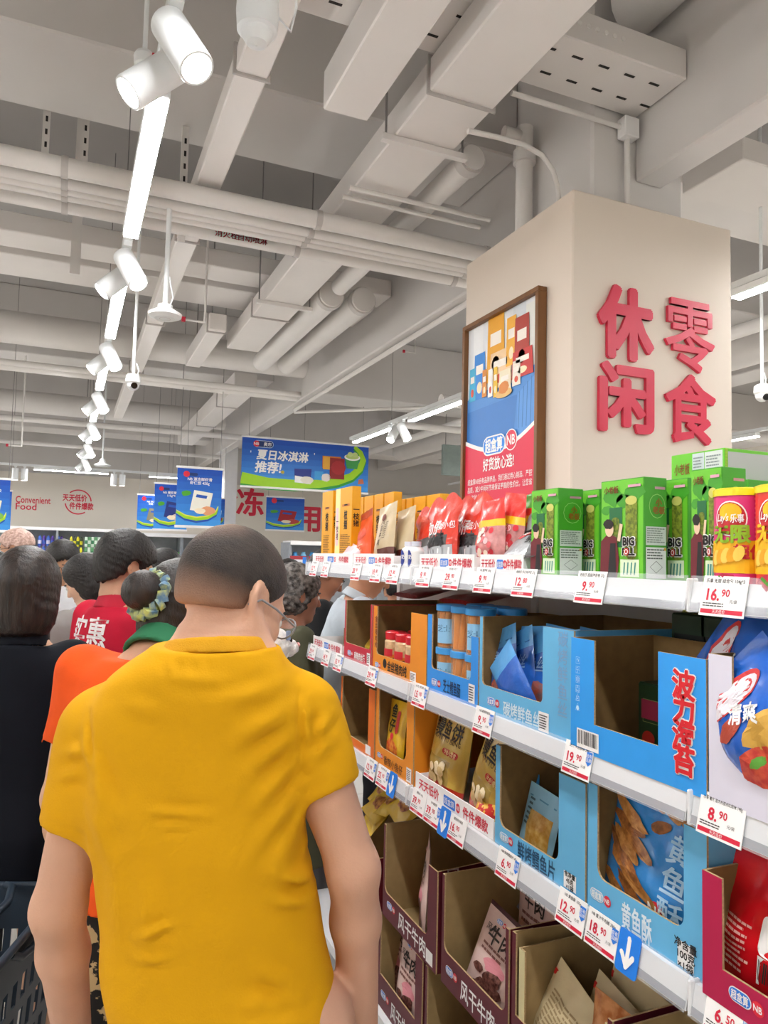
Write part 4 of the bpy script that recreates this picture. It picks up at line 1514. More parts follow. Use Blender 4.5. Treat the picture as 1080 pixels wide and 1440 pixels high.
# ---- crisp canisters
LID = M('#f2dc22', rough=0.3)
def canister(px, X, col, label, z=D1, r=.037, h=.135):
    y = Yp(px, 750, X)
    t = shelf_thing('crisp_canister', label, 'canister', X, y, z, group='crisp canisters')
    MB().lathe([(.001, 0), (r, 0), (r, h)], (0, 0, 0), M(col, rough=.3, var=.03), n=32).build('tube', t)
    MB().lathe([(r + .0015, h - .004), (r + .0015, h + .006), (r - .003, h + .008), (.001, h + .008)], (0, 0, 0), LID, n=32).build('lid', t)
    m = MB()
    R_ = r + .0004
    cf = lambda u, v, k: ((R_ + k * .0003) * math.sin(u / R_), -(R_ + k * .0003) * math.cos(u / R_), v)
    m.rect(-.05, .05, h * .13, h * .48, ink('#f6b90f'), cf, 1, 16, 1)
    m.disc(.012, h * .72, .024, .026, PAPER, cf, 2, n=24, rings=2)
    m.disc(.012, h * .72, .022, .024, M('#c4202b', rough=.3), cf, 3, n=24, rings=2)
    m.disc(.012, h * .79, .016, .013, ink('#f2c31a'), cf, 4, n=18, rings=2)
    m.text("Lay's", .002, h * .72, .011, PAPER, cf, 6, bold=.015, shear=.2, wmax=.017)
    m.text('乐事', .022, h * .72, .010, PAPER, cf, 6, bold=.02, wmax=.018)
    m.text('无限', .012, h * .55, .02, ink('#8fb71f' if 'pink' in label else '#f2c31a'), cf, 6, bold=.05)
    for i in range(7):
        m.disc(-.03 + i * .009, h * (.27 + .012 * i), .007, .012, ink('#e9a51c' if i % 2 else '#f3cf5a'), cf, 3 + i, n=12, tilt=-.3)
    m.text('超值', .038, h * .36, .016, M('#c4202b'), cf, 6, bold=.04)
    m.disc(.0, h * .04, .02, .012, ink('#c22a4a'), cf, 2, n=8, wob=.3)
    m.strip([(-.008, h * .09), (.004, h * .02)], .005, ink('#4e9a33'), cf, 4)
    m.lines(-.05, -.036, h * .5, h * .95, 9, ink('#f7c9d8'), cf, 2)
    m.build('printed_label', t)
    return t


canister(1042, .925, '#e4387f', 'pink crisp canister with yellow lid and yellow band')
canister(1104, .925, '#e63a2c', 'red crisp canister with yellow lid cropped by the right edge')

# ================================================================== second shelf
G2 = 'display cartons on the second shelf'
Z2 = D2
header_tray('white slogan tray at the far end of the second shelf', 2.79, 2.46, D2, dep=.3)
t = shelf_thing('open_carton', 'empty kraft carton behind the slogan tray at the far end', 'carton', 1.0, 2.72, D2 + .005, group=G2)
MB().box(0, .24, 0, .004, .0, .07, KRAFT).build('front_panel', t)
MB().box(0, .004, .004, .2, .0, .07, KRAFT).build('side_panel', t)
pouch('small yellow pouch behind the far slogan tray', .12, .07, .05, [(1.01, foil('#d9b63a'))], .99, 2.44, D2 + .01, lean=.3, seed=30)

CRED = M('#c4243c', rough=.5, var=.03)
def pr_red(m, w, h, d):
    fm = FRONT(0)
    nb_logo(m, w * .25, h * .12, .018, fm)
    m.text('麻辣肉丝条', w * .6, h * .11, .02, PAPER, fm, 2, bold=.02, wmax=w * .4)
    m.rect(w * .86, w * .97, h * .04, h * .22, PAPER, fm, 2)
    m.lines(w * .87, w * .96, h * .06, h * .2, 5, BLACK, fm, 3)
carton('dark red display carton near the far end of the second shelf', 2.44, 2.19, Z2, .198, .36, CRED, .012, .012, .055, G2, printf=pr_red)
pouch('red printed pouch lying inside the dark red carton', .14, .1, .04, [(1.01, M('#c2323a', h2='#ecd9c8', kind='blotch', scale=60, rough=.3))], 1.0, 2.27, Z2 + .006, lean=.5, roll=-.3, seed=31)

OR = M('#e8901f', rough=.5, var=.03)
def pr_or(m, w, h, d):
    fm = FRONT(0)
    nb_logo(m, w * .13, h * .09, .016, fm)
    m.text('金丝猪肉绒', w * .5, h * .13, .024, BLACK, fm, 2, bold=.02, wmax=w * .36)
    m.disc(w * .27, h * .15, .014, .014, BLACK, fm, 2)
    m.rect(w * .74, w * .84, h * .03, h * .17, PAPER, fm, 2)
    m.lines(w * .75, w * .83, h * .05, h * .15, 5, BLACK, fm, 3)
    m.rect(w * .0, w * .02, 0, h, ink('#c4243c'), fm, 2)
    m.text('金\n丝\n猪\n肉\n绒', w * .028 + .02, h * .6, .014, ink('#7a3b10'), fm, 2)
    rs = RIGHT(w)
    m.text('金\n丝\n猪\n肉\n绒', .045, h * .52, .030, BLACK, rs, 2, bold=.02)
carton('orange display carton holding jars with red lids', 2.185, 1.80, Z2, .196, .36, OR, .035, .10, .05, G2, printf=pr_or)
JAR = M('#d7b58a', rough=.15, var=.25, scale=60)
k_ = 0
for row, x in enumerate((.945, 1.02, 1.095)):
    for y in (2.105, 2.03, 1.955):
        if row == 2 and y < 2.0:
            continue
        k_ += 1
        t = shelf_thing('meat_floss_jar', 'clear jar with red lid in the orange carton, %s row %s' % (('front', 'middle', 'back')[row], {2.105: 'left', 2.03: 'centre', 1.955: 'right'}[y]),
                        'jar', x, y, Z2 + .006, group='jars with red lids')
        MB().lathe([(.001, 0), (.03, 0), (.034, .006), (.034, .088), (.028, .096), (.028, .1)], (0, 0, 0), JAR, n=20).build('jar_body', t)
        MB().lathe([(.032, .094), (.033, .114), (.029, .118), (.001, .118)], (0, 0, 0), M('#d2202e', rough=.35), n=20).build('lid', t)
        m = MB()
        cf = lambda u, v, k: ((.0345 + k * .0003) * math.sin(u / .0345), -(.0345 + k * .0003) * math.cos(u / .0345), v)
        m.rect(-.045, .045, .012, .05, ink('#e07a1a'), cf, 1, 12, 1)
        m.rect(-.012, .03, .044, .066, ink('#d2202e'), cf, 2, 6, 1)
        m.text('猪肉绒', .005, .03, .016, BLACK, cf, 3, bold=.02)
        m.build('printed_label', t)

BLU = M('#2f93ea', rough=.45, var=.03)
LBL = M('#66b5e2', rough=.45, var=.03)
BBL = M('#2f9df0', rough=.45, var=.03)
def pr_cheese(m, w, h, d):
    fm = FRONT(0)
    nb_logo(m, w * .2, h * .13, .018, fm)
    m.text('芝士鳕鱼肠', w * .52, h * .13, .026, ink('#10325f'), fm, 2, bold=.015, wmax=w * .34)
    m.rect(w * .84, w * .95, h * .04, h * .26, PAPER, fm, 2)
    m.lines(w * .85, w * .94, h * .06, h * .24, 6, BLACK, fm, 3)
carton('bright blue display carton with tubs of orange fish sausages', 1.797, 1.528, Z2, .20, .36, BLU, .024, .034, .06, G2, hr=.165, printf=pr_cheese)
TUB = M('#e8b98a', rough=.1, alpha=.35, var=.02)
k_ = 0
for lvl in (0, 1):
    for row, x in enumerate((.94, 1.03)):
        for q, y in enumerate((1.745, 1.665, 1.59)):
            k_ += 1
            t = shelf_thing('sausage_tub', 'clear tub of orange sticks with blue lid, %s layer, %s row, %s' % (('lower', 'upper')[lvl], ('front', 'back')[row], ('left', 'centre', 'right')[q]),
                            'tub', x, y, Z2 + .006 + lvl * .112, group='sausage tubs')
            MB().lathe([(.034, 0), (.036, .1)], (0, 0, 0), TUB, n=18).build('tub_wall', t)
            MB().lathe([(.001, 0), (.034, 0), (.034, .003)], (0, 0, 0), TUB, n=18).build('tub_base', t)
            MB().lathe([(.038, .095), (.038, .110), (.035, .1115), (.001, .1115)], (0, 0, 0), M('#3f9be0', rough=.35), n=18).build('lid', t)
            for s in range(7):
                a = s / 7 * 2 * PI + k_
                rr_ = .022 if s else 0
                MB().cyl((rr_ * math.cos(a), rr_ * math.sin(a), .004), (rr_ * math.cos(a + .4), rr_ * math.sin(a + .4), .092), .009, M('#e88a1e', rough=.35, var=.1), n=8).build('sausage_stick', t)
            if q != 1:
                m = MB()
                cf = lambda u, v, k: ((.0365 + k * .0003) * math.sin(u / .0365), -(.0365 + k * .0003) * math.cos(u / .0365), v)
                m.rect(.0, .05, .012, .075, ink('#8cc4ea'), cf, 1, 8, 1)
                m.text('芝士', .02, .05, .014, ink('#1c4f8a'), cf, 2, bold=.01)
                m.build('printed_label', t)


def pr_fishsilk(m, w, h, d):
    fm = FRONT(0)
    nb_logo(m, w * .18, h * .13, .018, fm)
    m.text('碳烤鲜鱼丝', w * .5, h * .11, .024, ink('#d9edf8'), fm, 2, bold=.015, wmax=w * .4)
    m.rect(w * .68, w * .78, h * .02, h * .2, PAPER, fm, 2)
    m.lines(w * .69, w * .77, h * .04, h * .18, 6, BLACK, fm, 3)
    m.text('碳\n烤\n鲜\n鱼\n丝', w * .905, h * .6, .024, ink('#7ea6cf'), fm, 2, bold=.01)
carton('light blue display carton full of blue fish pouches', 1.525, 1.172, Z2, .215, .36, LBL, .012, .10, .06, G2, printf=pr_fishsilk)


def pr_bluepouch(m, w, h, fm):
    m.disc(w * .05, h * .28, w * .3, h * .14, M('#8a6a6a', h2='#c25a3a', scale=60, rough=.3), fm, 1, rings=4, wob=.2)
    m.text('鱼丝', w * .05, h * .62, .026, ink('#9fc6ee'), fm, 3, bold=.01, ang=-.2)
    m.strip([(-w * .42, h * .82), (w * .42, h * .82)], .003, ink('#1f66b0'), fm, 1)
bz = lambda a, b: foil('#5aa9e6') if b > .74 else foil('#2a66c4')
for i, (y, x, le, ro, nm) in enumerate(((1.462, .93, .15, -.32, 'front left'), (1.41, .945, .15, -.36, 'front centre'), (1.355, .95, .2, -.3, 'front right'),
                                        (1.455, .99, .12, -.1, 'middle left'), (1.35, 1.0, .15, -.15, 'middle right'), (1.45, 1.05, .1, .05, 'back left'), (1.36, 1.08, .1, .05, 'back right'))):
    pouch('blue fish pouch in the light blue carton, %s' % nm, .12, .19, .03, bz, x, y, Z2 + .008, lean=le, roll=ro, printf=pr_bluepouch if i < 3 else None, seed=40 + i, group='blue fish pouches')
pouch('blue pouch slumped sideways just behind the lip of the light blue carton', .11, .17, .018, bz, SX + .040, 1.355, Z2 + .01, lean=-.0,
      roll=-.75, seed=50, group='blue fish pouches', stand=False)

# bright blue seaweed box with big cut-out
w_ = 1.165 - .840
def pr_boli(m, w, h, d):
    fm = FRONT(0)
    cc = ['波', '力', '海', '苔']
    for i, ch in enumerate(cc):
        v = h * (.785 - .185 * i)
        m.text(ch, w * .868, v, .034, PAPER, fm, 2, bold=.095)
        m.text(ch, w * .868, v, .034, M('#d8202c'), fm, 5, bold=.04)
    m.text('®', w * .915, h * .50, .006, M('#d8202c'), fm, 5)
    for i in range(6):
        v = h * (.80 - .085 * i)
        m.ring(w * .065, v, .008, .009, .0007, ink('#bfe3fb'), fm, 2, n=4 if i < 4 else 3, a0=PI / 4 if i < 4 else PI / 2, a1=2 * PI + (PI / 4 if i < 4 else PI / 2))
        m.text('↑☂❄♻▣●'[i], w * .065, v, .008, ink('#bfe3fb'), fm, 2, bold=0)
    m.barcode(w * .06, w * .25, h * .035, h * .20, fm, 2, seed=5)
t, _ = carton('bright blue seaweed box with red characters and big cut-out', 1.165, .840, Z2, .205, .20, BBL, w_ * .205, w_ * .30, .055, G2, printf=pr_boli, rad=.0, x=SX + .006)
DKG = M('#1d3a22', rough=.4, var=.05)
for i, (y, x, z, l) in enumerate(((Yp(896, 1000, 1.0), 1.0, Z2 + .006, 'inside the bright blue seaweed box'), )):
    t = shelf_thing('dark_green_pack', 'dark green packet with red print %s' % l, 'snack box', x, y, z)
    MB().box(0, .07, 0, .1, 0, .12, DKG, bev=.004).build('carton_body', t)
    m = MB()
    m.ring(.035, .07, .028, .03, .0015, ink('#8a9a5a'), FRONT(0), 1, n=4, a0=PI / 4, a1=PI / 4 + 2 * PI)
    m.rect(.012, .058, .055, .09, ink('#9a2c4a'), FRONT(0), 2)
    m.disc(.03, .02, .016, .014, ink('#b3261e'), FRONT(0), 2)
    m.build('printed_design', t)
for i, (px, py, X, l) in enumerate(((948, 893, 1.12, 'left'), (990, 893, 1.12, 'right'))):
    y = Yp(px, py, X)
    t = shelf_thing('dark_green_pack', 'dark green carton deep on the second shelf above the seaweed box, %s' % l, 'snack box', 1.13, y + .02, Z2 + .0)
    MB().box(0, .09, 0, .12, 0, .25, DKG, bev=.004).build('carton_body', t)
    m = MB()
    m.rect(.01, .09, .17, .21, ink('#151b16'), FRONT(0), 1)
    m.text('海苔', .05, .19, .016, ink('#9a3a5a'), FRONT(0), 2)
    m.build('printed_design', t)
pouch('yellow and green packet lying under the top shelf near the bay joint', .16, .05, .03, lambda a, b: foil('#c43a1c') if abs(a) < .15 else foil('#8a9a22'), 1.2, Yp(1000, 862, 1.2), D1 - .085, lean=.2, seed=51)

WCT = M('#dcdaea', rough=.55, var=.02)
carton('white display carton with blue crisp bags at the right edge', .838, .50, Z2, .215, .36, WCT, .042, .02, .085, G2, rad=.0, x=SX + .006)
def pr_crisp(m, w, h, fm):
    m.disc(-w * .05, h * .78, w * .38, h * .09, ink('#d23a3a'), fm, 1, rings=4)
    m.disc(-w * .05, h * .77, w * .34, h * .07, ink('#e8e2ea'), fm, 2, rings=4)
    m.disc(-w * .2, h * .6, w * .18, h * .06, ink('#b3472e'), fm, 3, rings=3, wob=.1)
    m.disc(w * .15, h * .45, w * .25, h * .10, M('#d9a94a', var=.2), fm, 3, rings=3, wob=.12)
    m.disc(-w * .15, h * .3, w * .25, h * .12, M('#c0302c', h2='#d8563a', scale=90), fm, 3, rings=3, wob=.1)
    m.disc(-w * .12, h * .33, w * .08, h * .03, ink('#5fa53a'), fm, 4, rings=2, wob=.2)
    m.text('清爽', w * .02, h * .62, .022, PAPER, fm, 4, bold=.03, ang=-.5)
    m.strip([(-w * .45, h * .52), (0, h * .5), (w * .4, h * .56)], .006, PAPER, fm, 2)
CB = foil('#1f62c6', .22)
pouch('blue crisp bag tilted at the top of the white carton', .19, .23, .09, [(1.01, CB)], .95, Yp(1125, 1000, .95), Z2 + .10, lean=.15, roll=-.9, printf=pr_crisp, seed=60, stand=False, group='blue crisp bags')
pouch('blue crisp bag hanging over the lip of the white carton', .17, .21, .08, [(1.01, CB)], .905, Yp(1150, 1085, .905), Z2 + .045, lean=-.0, roll=-.75, printf=pr_crisp, seed=61, stand=False, group='blue crisp bags')
pouch('blue crisp bag standing behind in the white carton', .17, .22, .07, [(1.01, CB)], 1.05, .65, Z2 + .008, lean=.1, printf=pr_crisp, seed=62, stand=False, group='blue crisp bags')
# goods deep inside, above the cartons of the second shelf
for i, (px, py, X, w, col, l) in enumerate(((570, 838, 1.1, .2, '#7a1620', 'dark red flat pack lying behind the orange carton, left'), (640, 838, 1.1, .22, '#8a1a22', 'dark red flat pack lying behind the blue carton, right'),)):
    pouch(l, w, .14, .03, [(1.01, foil(col))], X, Yp(px, py, X), Z2 + .218, lean=1.4, seed=63 + i)

# ================================================================== third shelf
G3 = 'display cartons on the third shelf'
Z3 = D3
OR2 = M('#e2701c', rough=.5, var=.04)
def pr_small(m, w, h, d):
    fm = FRONT(0)
    m.rect(w * .78, w * .92, h * .04, h * .17, PAPER, fm, 2)
    nb_logo(m, w * .25, h * .08, .014, fm)
carton('orange display carton nearly empty beside the yellow sleeve', 2.46, 2.15, Z3, .212, .36, OR2, .015, .05, .03, G3, printf=pr_small, rad=.0)
def pr_or3(m, w, h, d):
    fm = FRONT(0)
    nb_logo(m, w * .14, h * .13, .015, fm)
    m.text('香辣小鱼仔', w * .5, h * .11, .02, ink('#4a2408'), fm, 2, bold=.01, wmax=w * .5)
    m.rect(w * .85, w * .97, h * .03, h * .2, PAPER, fm, 2)
    m.lines(w * .86, w * .96, h * .05, h * .18, 6, BLACK, fm, 3)
carton('orange display carton with rounded window and yellow pouches', 2.14, 1.87, Z3, .225, .36, OR, .02, .045, .055, G3, rad=.03, printf=pr_or3)
def pr_yp(m, w, h, fm):
    m.disc(0, h * .25, w * .32, h * .16, M('#c8401a', h2='#e8952a', scale=70), fm, 1, rings=4, wob=.15)
    m.text('鱼\n仔', -w * .1, h * .72, .03, BLACK, fm, 3, bold=.03)
    m.pill(w * .1, w * .26, h * .5, h * .85, ink('#c3261e'), fm, 2)
    m.disc(w * .02, h * .45, w * .08, w * .08, NBRED, fm, 3, rings=2)
for i, (y, x, nm) in enumerate(((2.065, .93, 'front'), (2.04, .985, 'second'), (2.0, 1.05, 'rear'))):
    pouch('yellow fish pouch standing in the orange windowed carton, %s' % nm, .12, .19, .035, [(1.01, foil('#e0b325'))], x, y, Z3 + .006, lean=.1, roll=-.05, printf=pr_yp, seed=70 + i, group='yellow fish pouches')
pouch('yellow pouch lying on top of the orange windowed carton', .2, .1, .05, [(1.01, foil('#d99a1c'))], 1.0, 2.02, Z3 + .228, lean=1.2, seed=74)

header_tray('white slogan tray under the golden eel-cake pouches', 1.855, 1.452, D3, dep=.24, h=.042)
def pr_gold(m, w, h, fm):
    m.text('鳗鱼饼', -w * .02, h * .71, .036, M('#1a140c'), fm, 3, bold=.015, wmax=w * .74)
    m.text('MIAN YU BING', 0, h * .60, .013, M('#4a3a10'), fm, 3, bold=.005, wmax=w * .7)
    m.pill(-w * .02, w * .36, h * .44, h * .51, ink('#c0281c'), fm, 2)
    m.text('海鲜小零食', w * .17, h * .475, .012, ink('#f3d9a0'), fm, 4, bold=.01, wmax=w * .3)
    rg = random.Random(4)
    for i in range(13):
        m.disc(rg.uniform(-.33, .12) * w, h * rg.uniform(.12, .36), w * .075, h * .05, M('#e9d7ae', var=.12, scale=80) if i % 2 else M('#d9bf86', var=.12, scale=80), fm, 2 + i, n=12, rings=2, tilt=rg.uniform(.6, 2), wob=.1, seed=i)
gz = lambda a, b: foil('#c4301f') if b < .12 else (M('#b59b52', rough=.2) if (b < .4 and a < .2) else foil('#c9aa4a', .3))
for i, (px, X, ro, ya, nm) in enumerate(((625, .955, .10, .1, 'golden eel-cake pouch with black characters, left one'), (682, .955, .28, -.05, 'golden eel-cake pouch leaning against the blue carton, right one'))):
    pouch(nm, .165, .235, .06, gz, X, Yp(px, 1120 + 25 * i, X), Z3 + .006, lean=.1, roll=ro, yaw=ya, printf=pr_gold, seed=80 + i, nu=18, nv=26, group='golden pouches')
pouch('golden pouch standing behind the two front golden ones', .16, .22, .05, gz, 1.06, 1.68, Z3 + .006, lean=.06, roll=.05, printf=pr_gold, seed=82, group='golden pouches')
pouch('red packet with yellow dots at the foot of the golden pouches', .09, .07, .04, [(1.01, M('#c8241f', h2='#e8b84a', kind='blotch', scale=75, rough=.3))], .925, Yp(680, 1145, .925), Z3 + .006, lean=.3, seed=83)

def pr_cod(m, w, h, d):
    fm = FRONT(0)
    nb_logo(m, w * .15, h * .12, .018, fm, blue='#86c2ea')
    m.text('鲜烤鳕鱼片', w * .5, h * .10, .028, ink('#1c4a6e'), fm, 2, bold=.015, wmax=w * .42)
    m.rect(w * .8, w * .92, h * .04, h * .18, PAPER, fm, 2)
    m.text('含净量\n45克\n×1袋', w * .86, h * .11, .008, BLACK, fm, 3)
    m.text('鲜\n烤\n鳕\n鱼\n片', .065, h * .5, .034, M('#1c3a52'), RIGHT(w), 2, bold=.015)
carton('light blue display carton with grilled cod slices', 1.448, 1.135, Z3, .215, .36, LBL, .018, .08, .045, G3, rad=.02, printf=pr_cod)
def pr_codp(m, w, h, fm):
    m.rect(-w * .25, w * .4, h * .06, h * .6, M('#b98a3c', h2='#d9b468', rough=.2, scale=60), fm, 1, 6, 6)
    m.lines(-w * .36, -w * .2, h * .3, h * .8, 6, ink('#2a4a5c'), fm, 1)
    m.strip([(-w * .4, h * .8), (w * .4, h * .8)], .003, ink('#4a8ab0'), fm, 1)
for i, (px, X, ro, nm) in enumerate(((752, .955, .08, 'front'), (735, .985, -.25, 'leaning left'), (728, 1.02, -.45, 'lowest at the back'))):
    pouch('pale blue cod pouch in the light blue carton, %s' % nm, .12, .125, .025, [(1.01, foil('#8fc3de' if i == 0 else '#3f93d6'))], X, Yp(px, 1180, X), Z3 + .008, lean=.2, roll=ro, printf=pr_codp if i == 0 else None, seed=85 + i, group='cod pouches')

def pr_croaker(m, w, h, d):
    fm = FRONT(0)
    nb_logo(m, w * .13, h * .14, .019, fm, blue='#9accec')
    m.text('黄鱼酥', w * .46, h * .12, .034, ink('#e4f2fb'), fm, 2, bold=.02, wmax=w * .26)
    m.rect(w * .79, w * .91, h * .03, h * .2, PAPER, fm, 2)
    m.text('净含量\n100克\n×1袋', w * .85, h * .115, .011, BLACK, fm, 3)
    m.text('黄\n鱼\n酥', .09, h * .5, .022, ink('#7fb4d8'), RIGHT(w), 2, bold=.01)
t, _ = carton('large light blue carton with a window showing brown fish crisps', 1.130, .853, Z3, .222, .38, LBL, .026, .045, .062, G3, rad=.02, printf=pr_croaker)
def pr_crk(m, w, h, fm):
    rg = random.Random(8)
    BR = [M('#8a5526', h2='#b57a3c', scale=90, rough=.3), M('#6f4220', h2='#9a6030', scale=90, rough=.3), M('#a56c34', h2='#c48e50', scale=90, rough=.3)]
    for i in range(9):
        m.disc(-w * .16 + rg.uniform(-.12, .14) * w, h * (.10 + .075 * i), w * rg.uniform(.2, .28), h * .05, BR[i % 3], fm, 2 + i, n=16, rings=3, tilt=-.35 + rg.uniform(-.2, .2), wob=.12, seed=i)
    m.disc(w * .08, h * .72, w * .1, h * .045, BR[1], fm, 4, n=14, rings=3, tilt=.4, wob=.1)
    for i in range(4):
        m.disc(-w * .2 + i * w * .16, h * .90 - i * h * .02, w * .14, h * .04, BR[i % 3], fm, 2 + i, n=14, rings=3, tilt=-.5)
    m.text('黄\n鱼\n酥', w * .31, h * .42, .036, ink('#a7d0ee'), fm, 4, bold=.015)
    m.disc(w * .2, h * .16, w * .085, w * .085, NBRED, fm, 3, rings=2)
    m.text('NB', w * .2, h * .16, .022, PAPER, fm, 5, bold=.02)
CRK = foil('#2f86cf', .2)
pouch('glossy blue pouch of brown fish crisps in the large light blue carton', .215, .235, .05, [(1.01, CRK)], .94, 1.03, Z3 + .012, lean=.12, roll=.1, printf=pr_crk, seed=90, nu=22, nv=30, group='fish crisp pouches', stand=True)
pouch('blue fish crisp pouch behind the glossy front one', .2, .235, .04, [(1.01, CRK)], 1.02, .99, Z3 + .008, lean=.08, printf=pr_crk, seed=91, group='fish crisp pouches')

CRM = M('#b3184a', rough=.5, var=.03)
def pr_crm(m, w, h, d):
    fm = FRONT(0)
    nb_logo(m, w * .22, h * .16, .02, fm)
    m.text('香脆鱼豆干', w * .62, h * .11, .026, PAPER, fm, 2, bold=.02, wmax=w * .4)
carton('crimson display carton with red pouches at the right edge', .85, .50, Z3, .175, .36, CRM, .036, .02, .05, G3, printf=pr_crm, rad=.0, x=SX + .004)
def pr_rp(m, w, h, fm):
    m.pill(w * .0, w * .36, h * .35, h * .62, PAPER, fm, 2, r=.01)
    m.barcode(w * .02, w * .32, h * .14, h * .34, fm, 3, seed=9)
    m.lines(-w * .36, -w * .06, h * .12, h * .5, 9, ink('#f1b0a8'), fm, 2)
pouch('glossy red pouch with barcode in the crimson carton', .19, .2, .07, [(1.01, foil('#d4141f', .2))], .945, Yp(1075, 1370, .945), Z3 + .008, lean=.1, roll=.1, printf=pr_rp, seed=95, group='red pouches')
pouch('orange and crimson pouch above the red one at the right edge', .17, .2, .07, lambda a, b: foil('#a3173f') if b < .4 else M('#c98a3c', rough=.25, h2='#e0ac5a', scale=30), 1.0, Yp(1085, 1290, 1.0), Z3 + .11, lean=.12, roll=-.12, seed=96, group='red pouches')

# ================================================================== bottom shelf: maroon beef cartons
G4 = 'beef cartons on the bottom shelf'
MAR = M('#5e1626', rough=.5, var=.04)
KR2 = M('#a48a5d', rough=.85, var=.08, scale=30)  # paler kraft for the bottom cartons, with less shade put into the colour
def pr_beef(m, w, h, d):
    fm = FRONT(0)
    nb_logo(m, w * .18, h * .17, .02, fm)
    m.text('风干牛肉', w * .58, h * .13, .036, PAPER, fm, 2, bold=.015, wmax=w * .5)
    m.rect(w * .84, w * .95, h * .03, h * .16, PAPER, fm, 2)
    m.text('风\n干\n牛\n肉', .045, h * .62, .034, ink('#c9b8bc'), RIGHT(w), 2, bold=.01)
    m.lines(.02, .07, h * .22, h * .32, 3, ink('#c9b8bc'), RIGHT(w), 2)
LB, UB = D4, D4 + .262
carton('maroon beef carton, upper left one beside the man', 2.06, 1.715, UB, .258, .36, MAR, .012, .05, .07, G4, inner=KR2, rad=.02, printf=pr_beef, hr=.25)
carton('maroon beef carton, upper middle one with one pouch', 1.690, 1.385, UB, .258, .36, MAR, .012, .012, .08, G4, inner=KR2, rad=.02, printf=pr_beef)
CRE = M('#d9cf9e', rough=.6, var=.03)
carton('maroon and cream carton, upper right one full of beige pouches', 1.375, 1.06, UB, .252, .36, MAR, .014, .012, .10, G4, inner=KR2, rad=.0, hl=.262)
t, _ = carton('cream edged inner carton holding beige pouches', 1.352, 1.07, UB + .004, .235, .33, CRE, .02, .012, .05, G4, inner=KR2, rad=.0, x=SX + .022)
for i, (yl, yr, l) in enumerate(((2.08, 1.79, 'left'), (1.775, 1.46, 'middle'), (1.45, 1.12, 'right'))):
    carton('maroon beef carton in the lower layer, %s one' % l, yl, yr, LB, .258, .36, MAR, .012, .04, .09, G4, inner=KR2, rad=.0, printf=pr_beef)
for i, (yl, yr, z, h) in enumerate(((2.44, 2.10, UB - .06, .2), (2.42, 2.1, LB, .19))):
    carton('dark red beef carton past the arm of the man in yellow, %s' % ('upper' if i == 0 else 'lower'), yl, yr, z, h, .36, M('#6e1420', rough=.5), .012, .012, .12, G4, inner=KR2, rad=.0)
carton('maroon beef carton at the near end of the bottom shelf', 1.05, .70, UB, .25, .36, MAR, .012, .012, .08, G4, inner=KR2, rad=.0)
carton('maroon beef carton at the near end, lower layer', 1.05, .70, LB, .258, .36, MAR, .012, .012, .08, G4, inner=KR2, rad=.0)

PINKB = M('#e3c3bb', rough=.5, var=.03)
def pr_beefp(m, w, h, fm):
    nb_logo(m, -w * .12, h * .86, .011, fm)
    m.text('牛肉', w * .02, h * .70, .032, M('#2a1a16'), fm, 3, bold=.02)
    m.text('风干', -w * .24, h * .74, .014, M('#2a1a16'), fm, 3, bold=.01)
    m.lines(-w * .3, w * .36, h * .48, h * .6, 2, ink('#8a5a52'), fm, 2)
    m.disc(w * .1, h * .42, w * .22, h * .08, ink('#e0909a'), fm, 1, rings=2, wob=.2)
    BF = M('#4a2420', h2='#8a5a50', scale=120, rough=.4)
    for i, (a, b, r) in enumerate(((-.2, .30, .13), (.15, .3, .2), (.1, .15, .28), (-.1, .08, .22))):
        m.disc(w * a, h * b, w * r, h * r * .4, BF, fm, 2 + i, rings=3, n=12, wob=.18, seed=i, tilt=.2)
def beefp(label, x, y, z, w=.15, h=.215, **k):
    pouch(label, w, h, k.pop('t', .035), lambda a, b: M('#43181d', rough=.4) if b > .965 else foil('#e2c4bc', .45), x, y, z, printf=pr_beefp, group='pink beef pouches', **k)
beefp('pink beef pouch lying tilted in the upper middle carton', .945, Yp(678, 1425, .945), UB + .012, lean=.3, roll=.16, yaw=.1, seed=100, h=.20)
beefp('pink beef pouch standing in the upper left carton, seen from its back', .965, Yp(596, 1310, .965), UB + .006, lean=.05, roll=-.05, yaw=-.45, seed=101, h=.25)
beefp('pink beef pouch in the lower left carton', .93, Yp(572, 1420, .93), LB + .01, lean=.08, roll=.03, seed=102, h=.235)
beefp('pink beef pouch second in the lower left carton', .965, Yp(556, 1420, .965), LB + .01, lean=.08, roll=-.02, seed=103, h=.235)
beefp('pink beef pouch standing deep under the third shelf', 1.10, Yp(752, 1300, 1.10), UB + .012, lean=.03, seed=104, h=.27)
beefp('pink beef pouch in the lower middle carton', .96, 1.6, LB + .02, lean=.3, roll=.15, seed=105)
pouch('silver grey pouch lying behind in the upper left carton', .2, .16, .03, [(1.01, foil('#7a7a7c', .3))], 1.12, 1.74, UB + .14, lean=.9, seed=106)
def pr_beige(m, w, h, fm):
    m.strip([(-w * .5, h * .84), (w * .5, h * .84)], .014, ink('#c4201c'), fm, 1)
    m.lines(-w * .36, w * .3, h * .3, h * .75, 10, ink('#a8916a'), fm, 1)
def pr_dry(m, w, h, fm):
    for i in range(6):
        m.disc((i % 2 - .5) * w * .4, h * (.12 + .1 * i), w * .22, h * .08, M('#a5522a', h2='#d08a4a', scale=60, rough=.3), fm, 1 + i, rings=3, n=12, wob=.15, seed=i)
pouch('beige pouch with red stripe in the cream edged carton, front one', .17, .2, .05, [(1.01, foil('#d8c8a0', .4))], .94, 1.30, UB + .012, lean=.2, roll=.35, printf=pr_beige, seed=110, group='beige pouches')
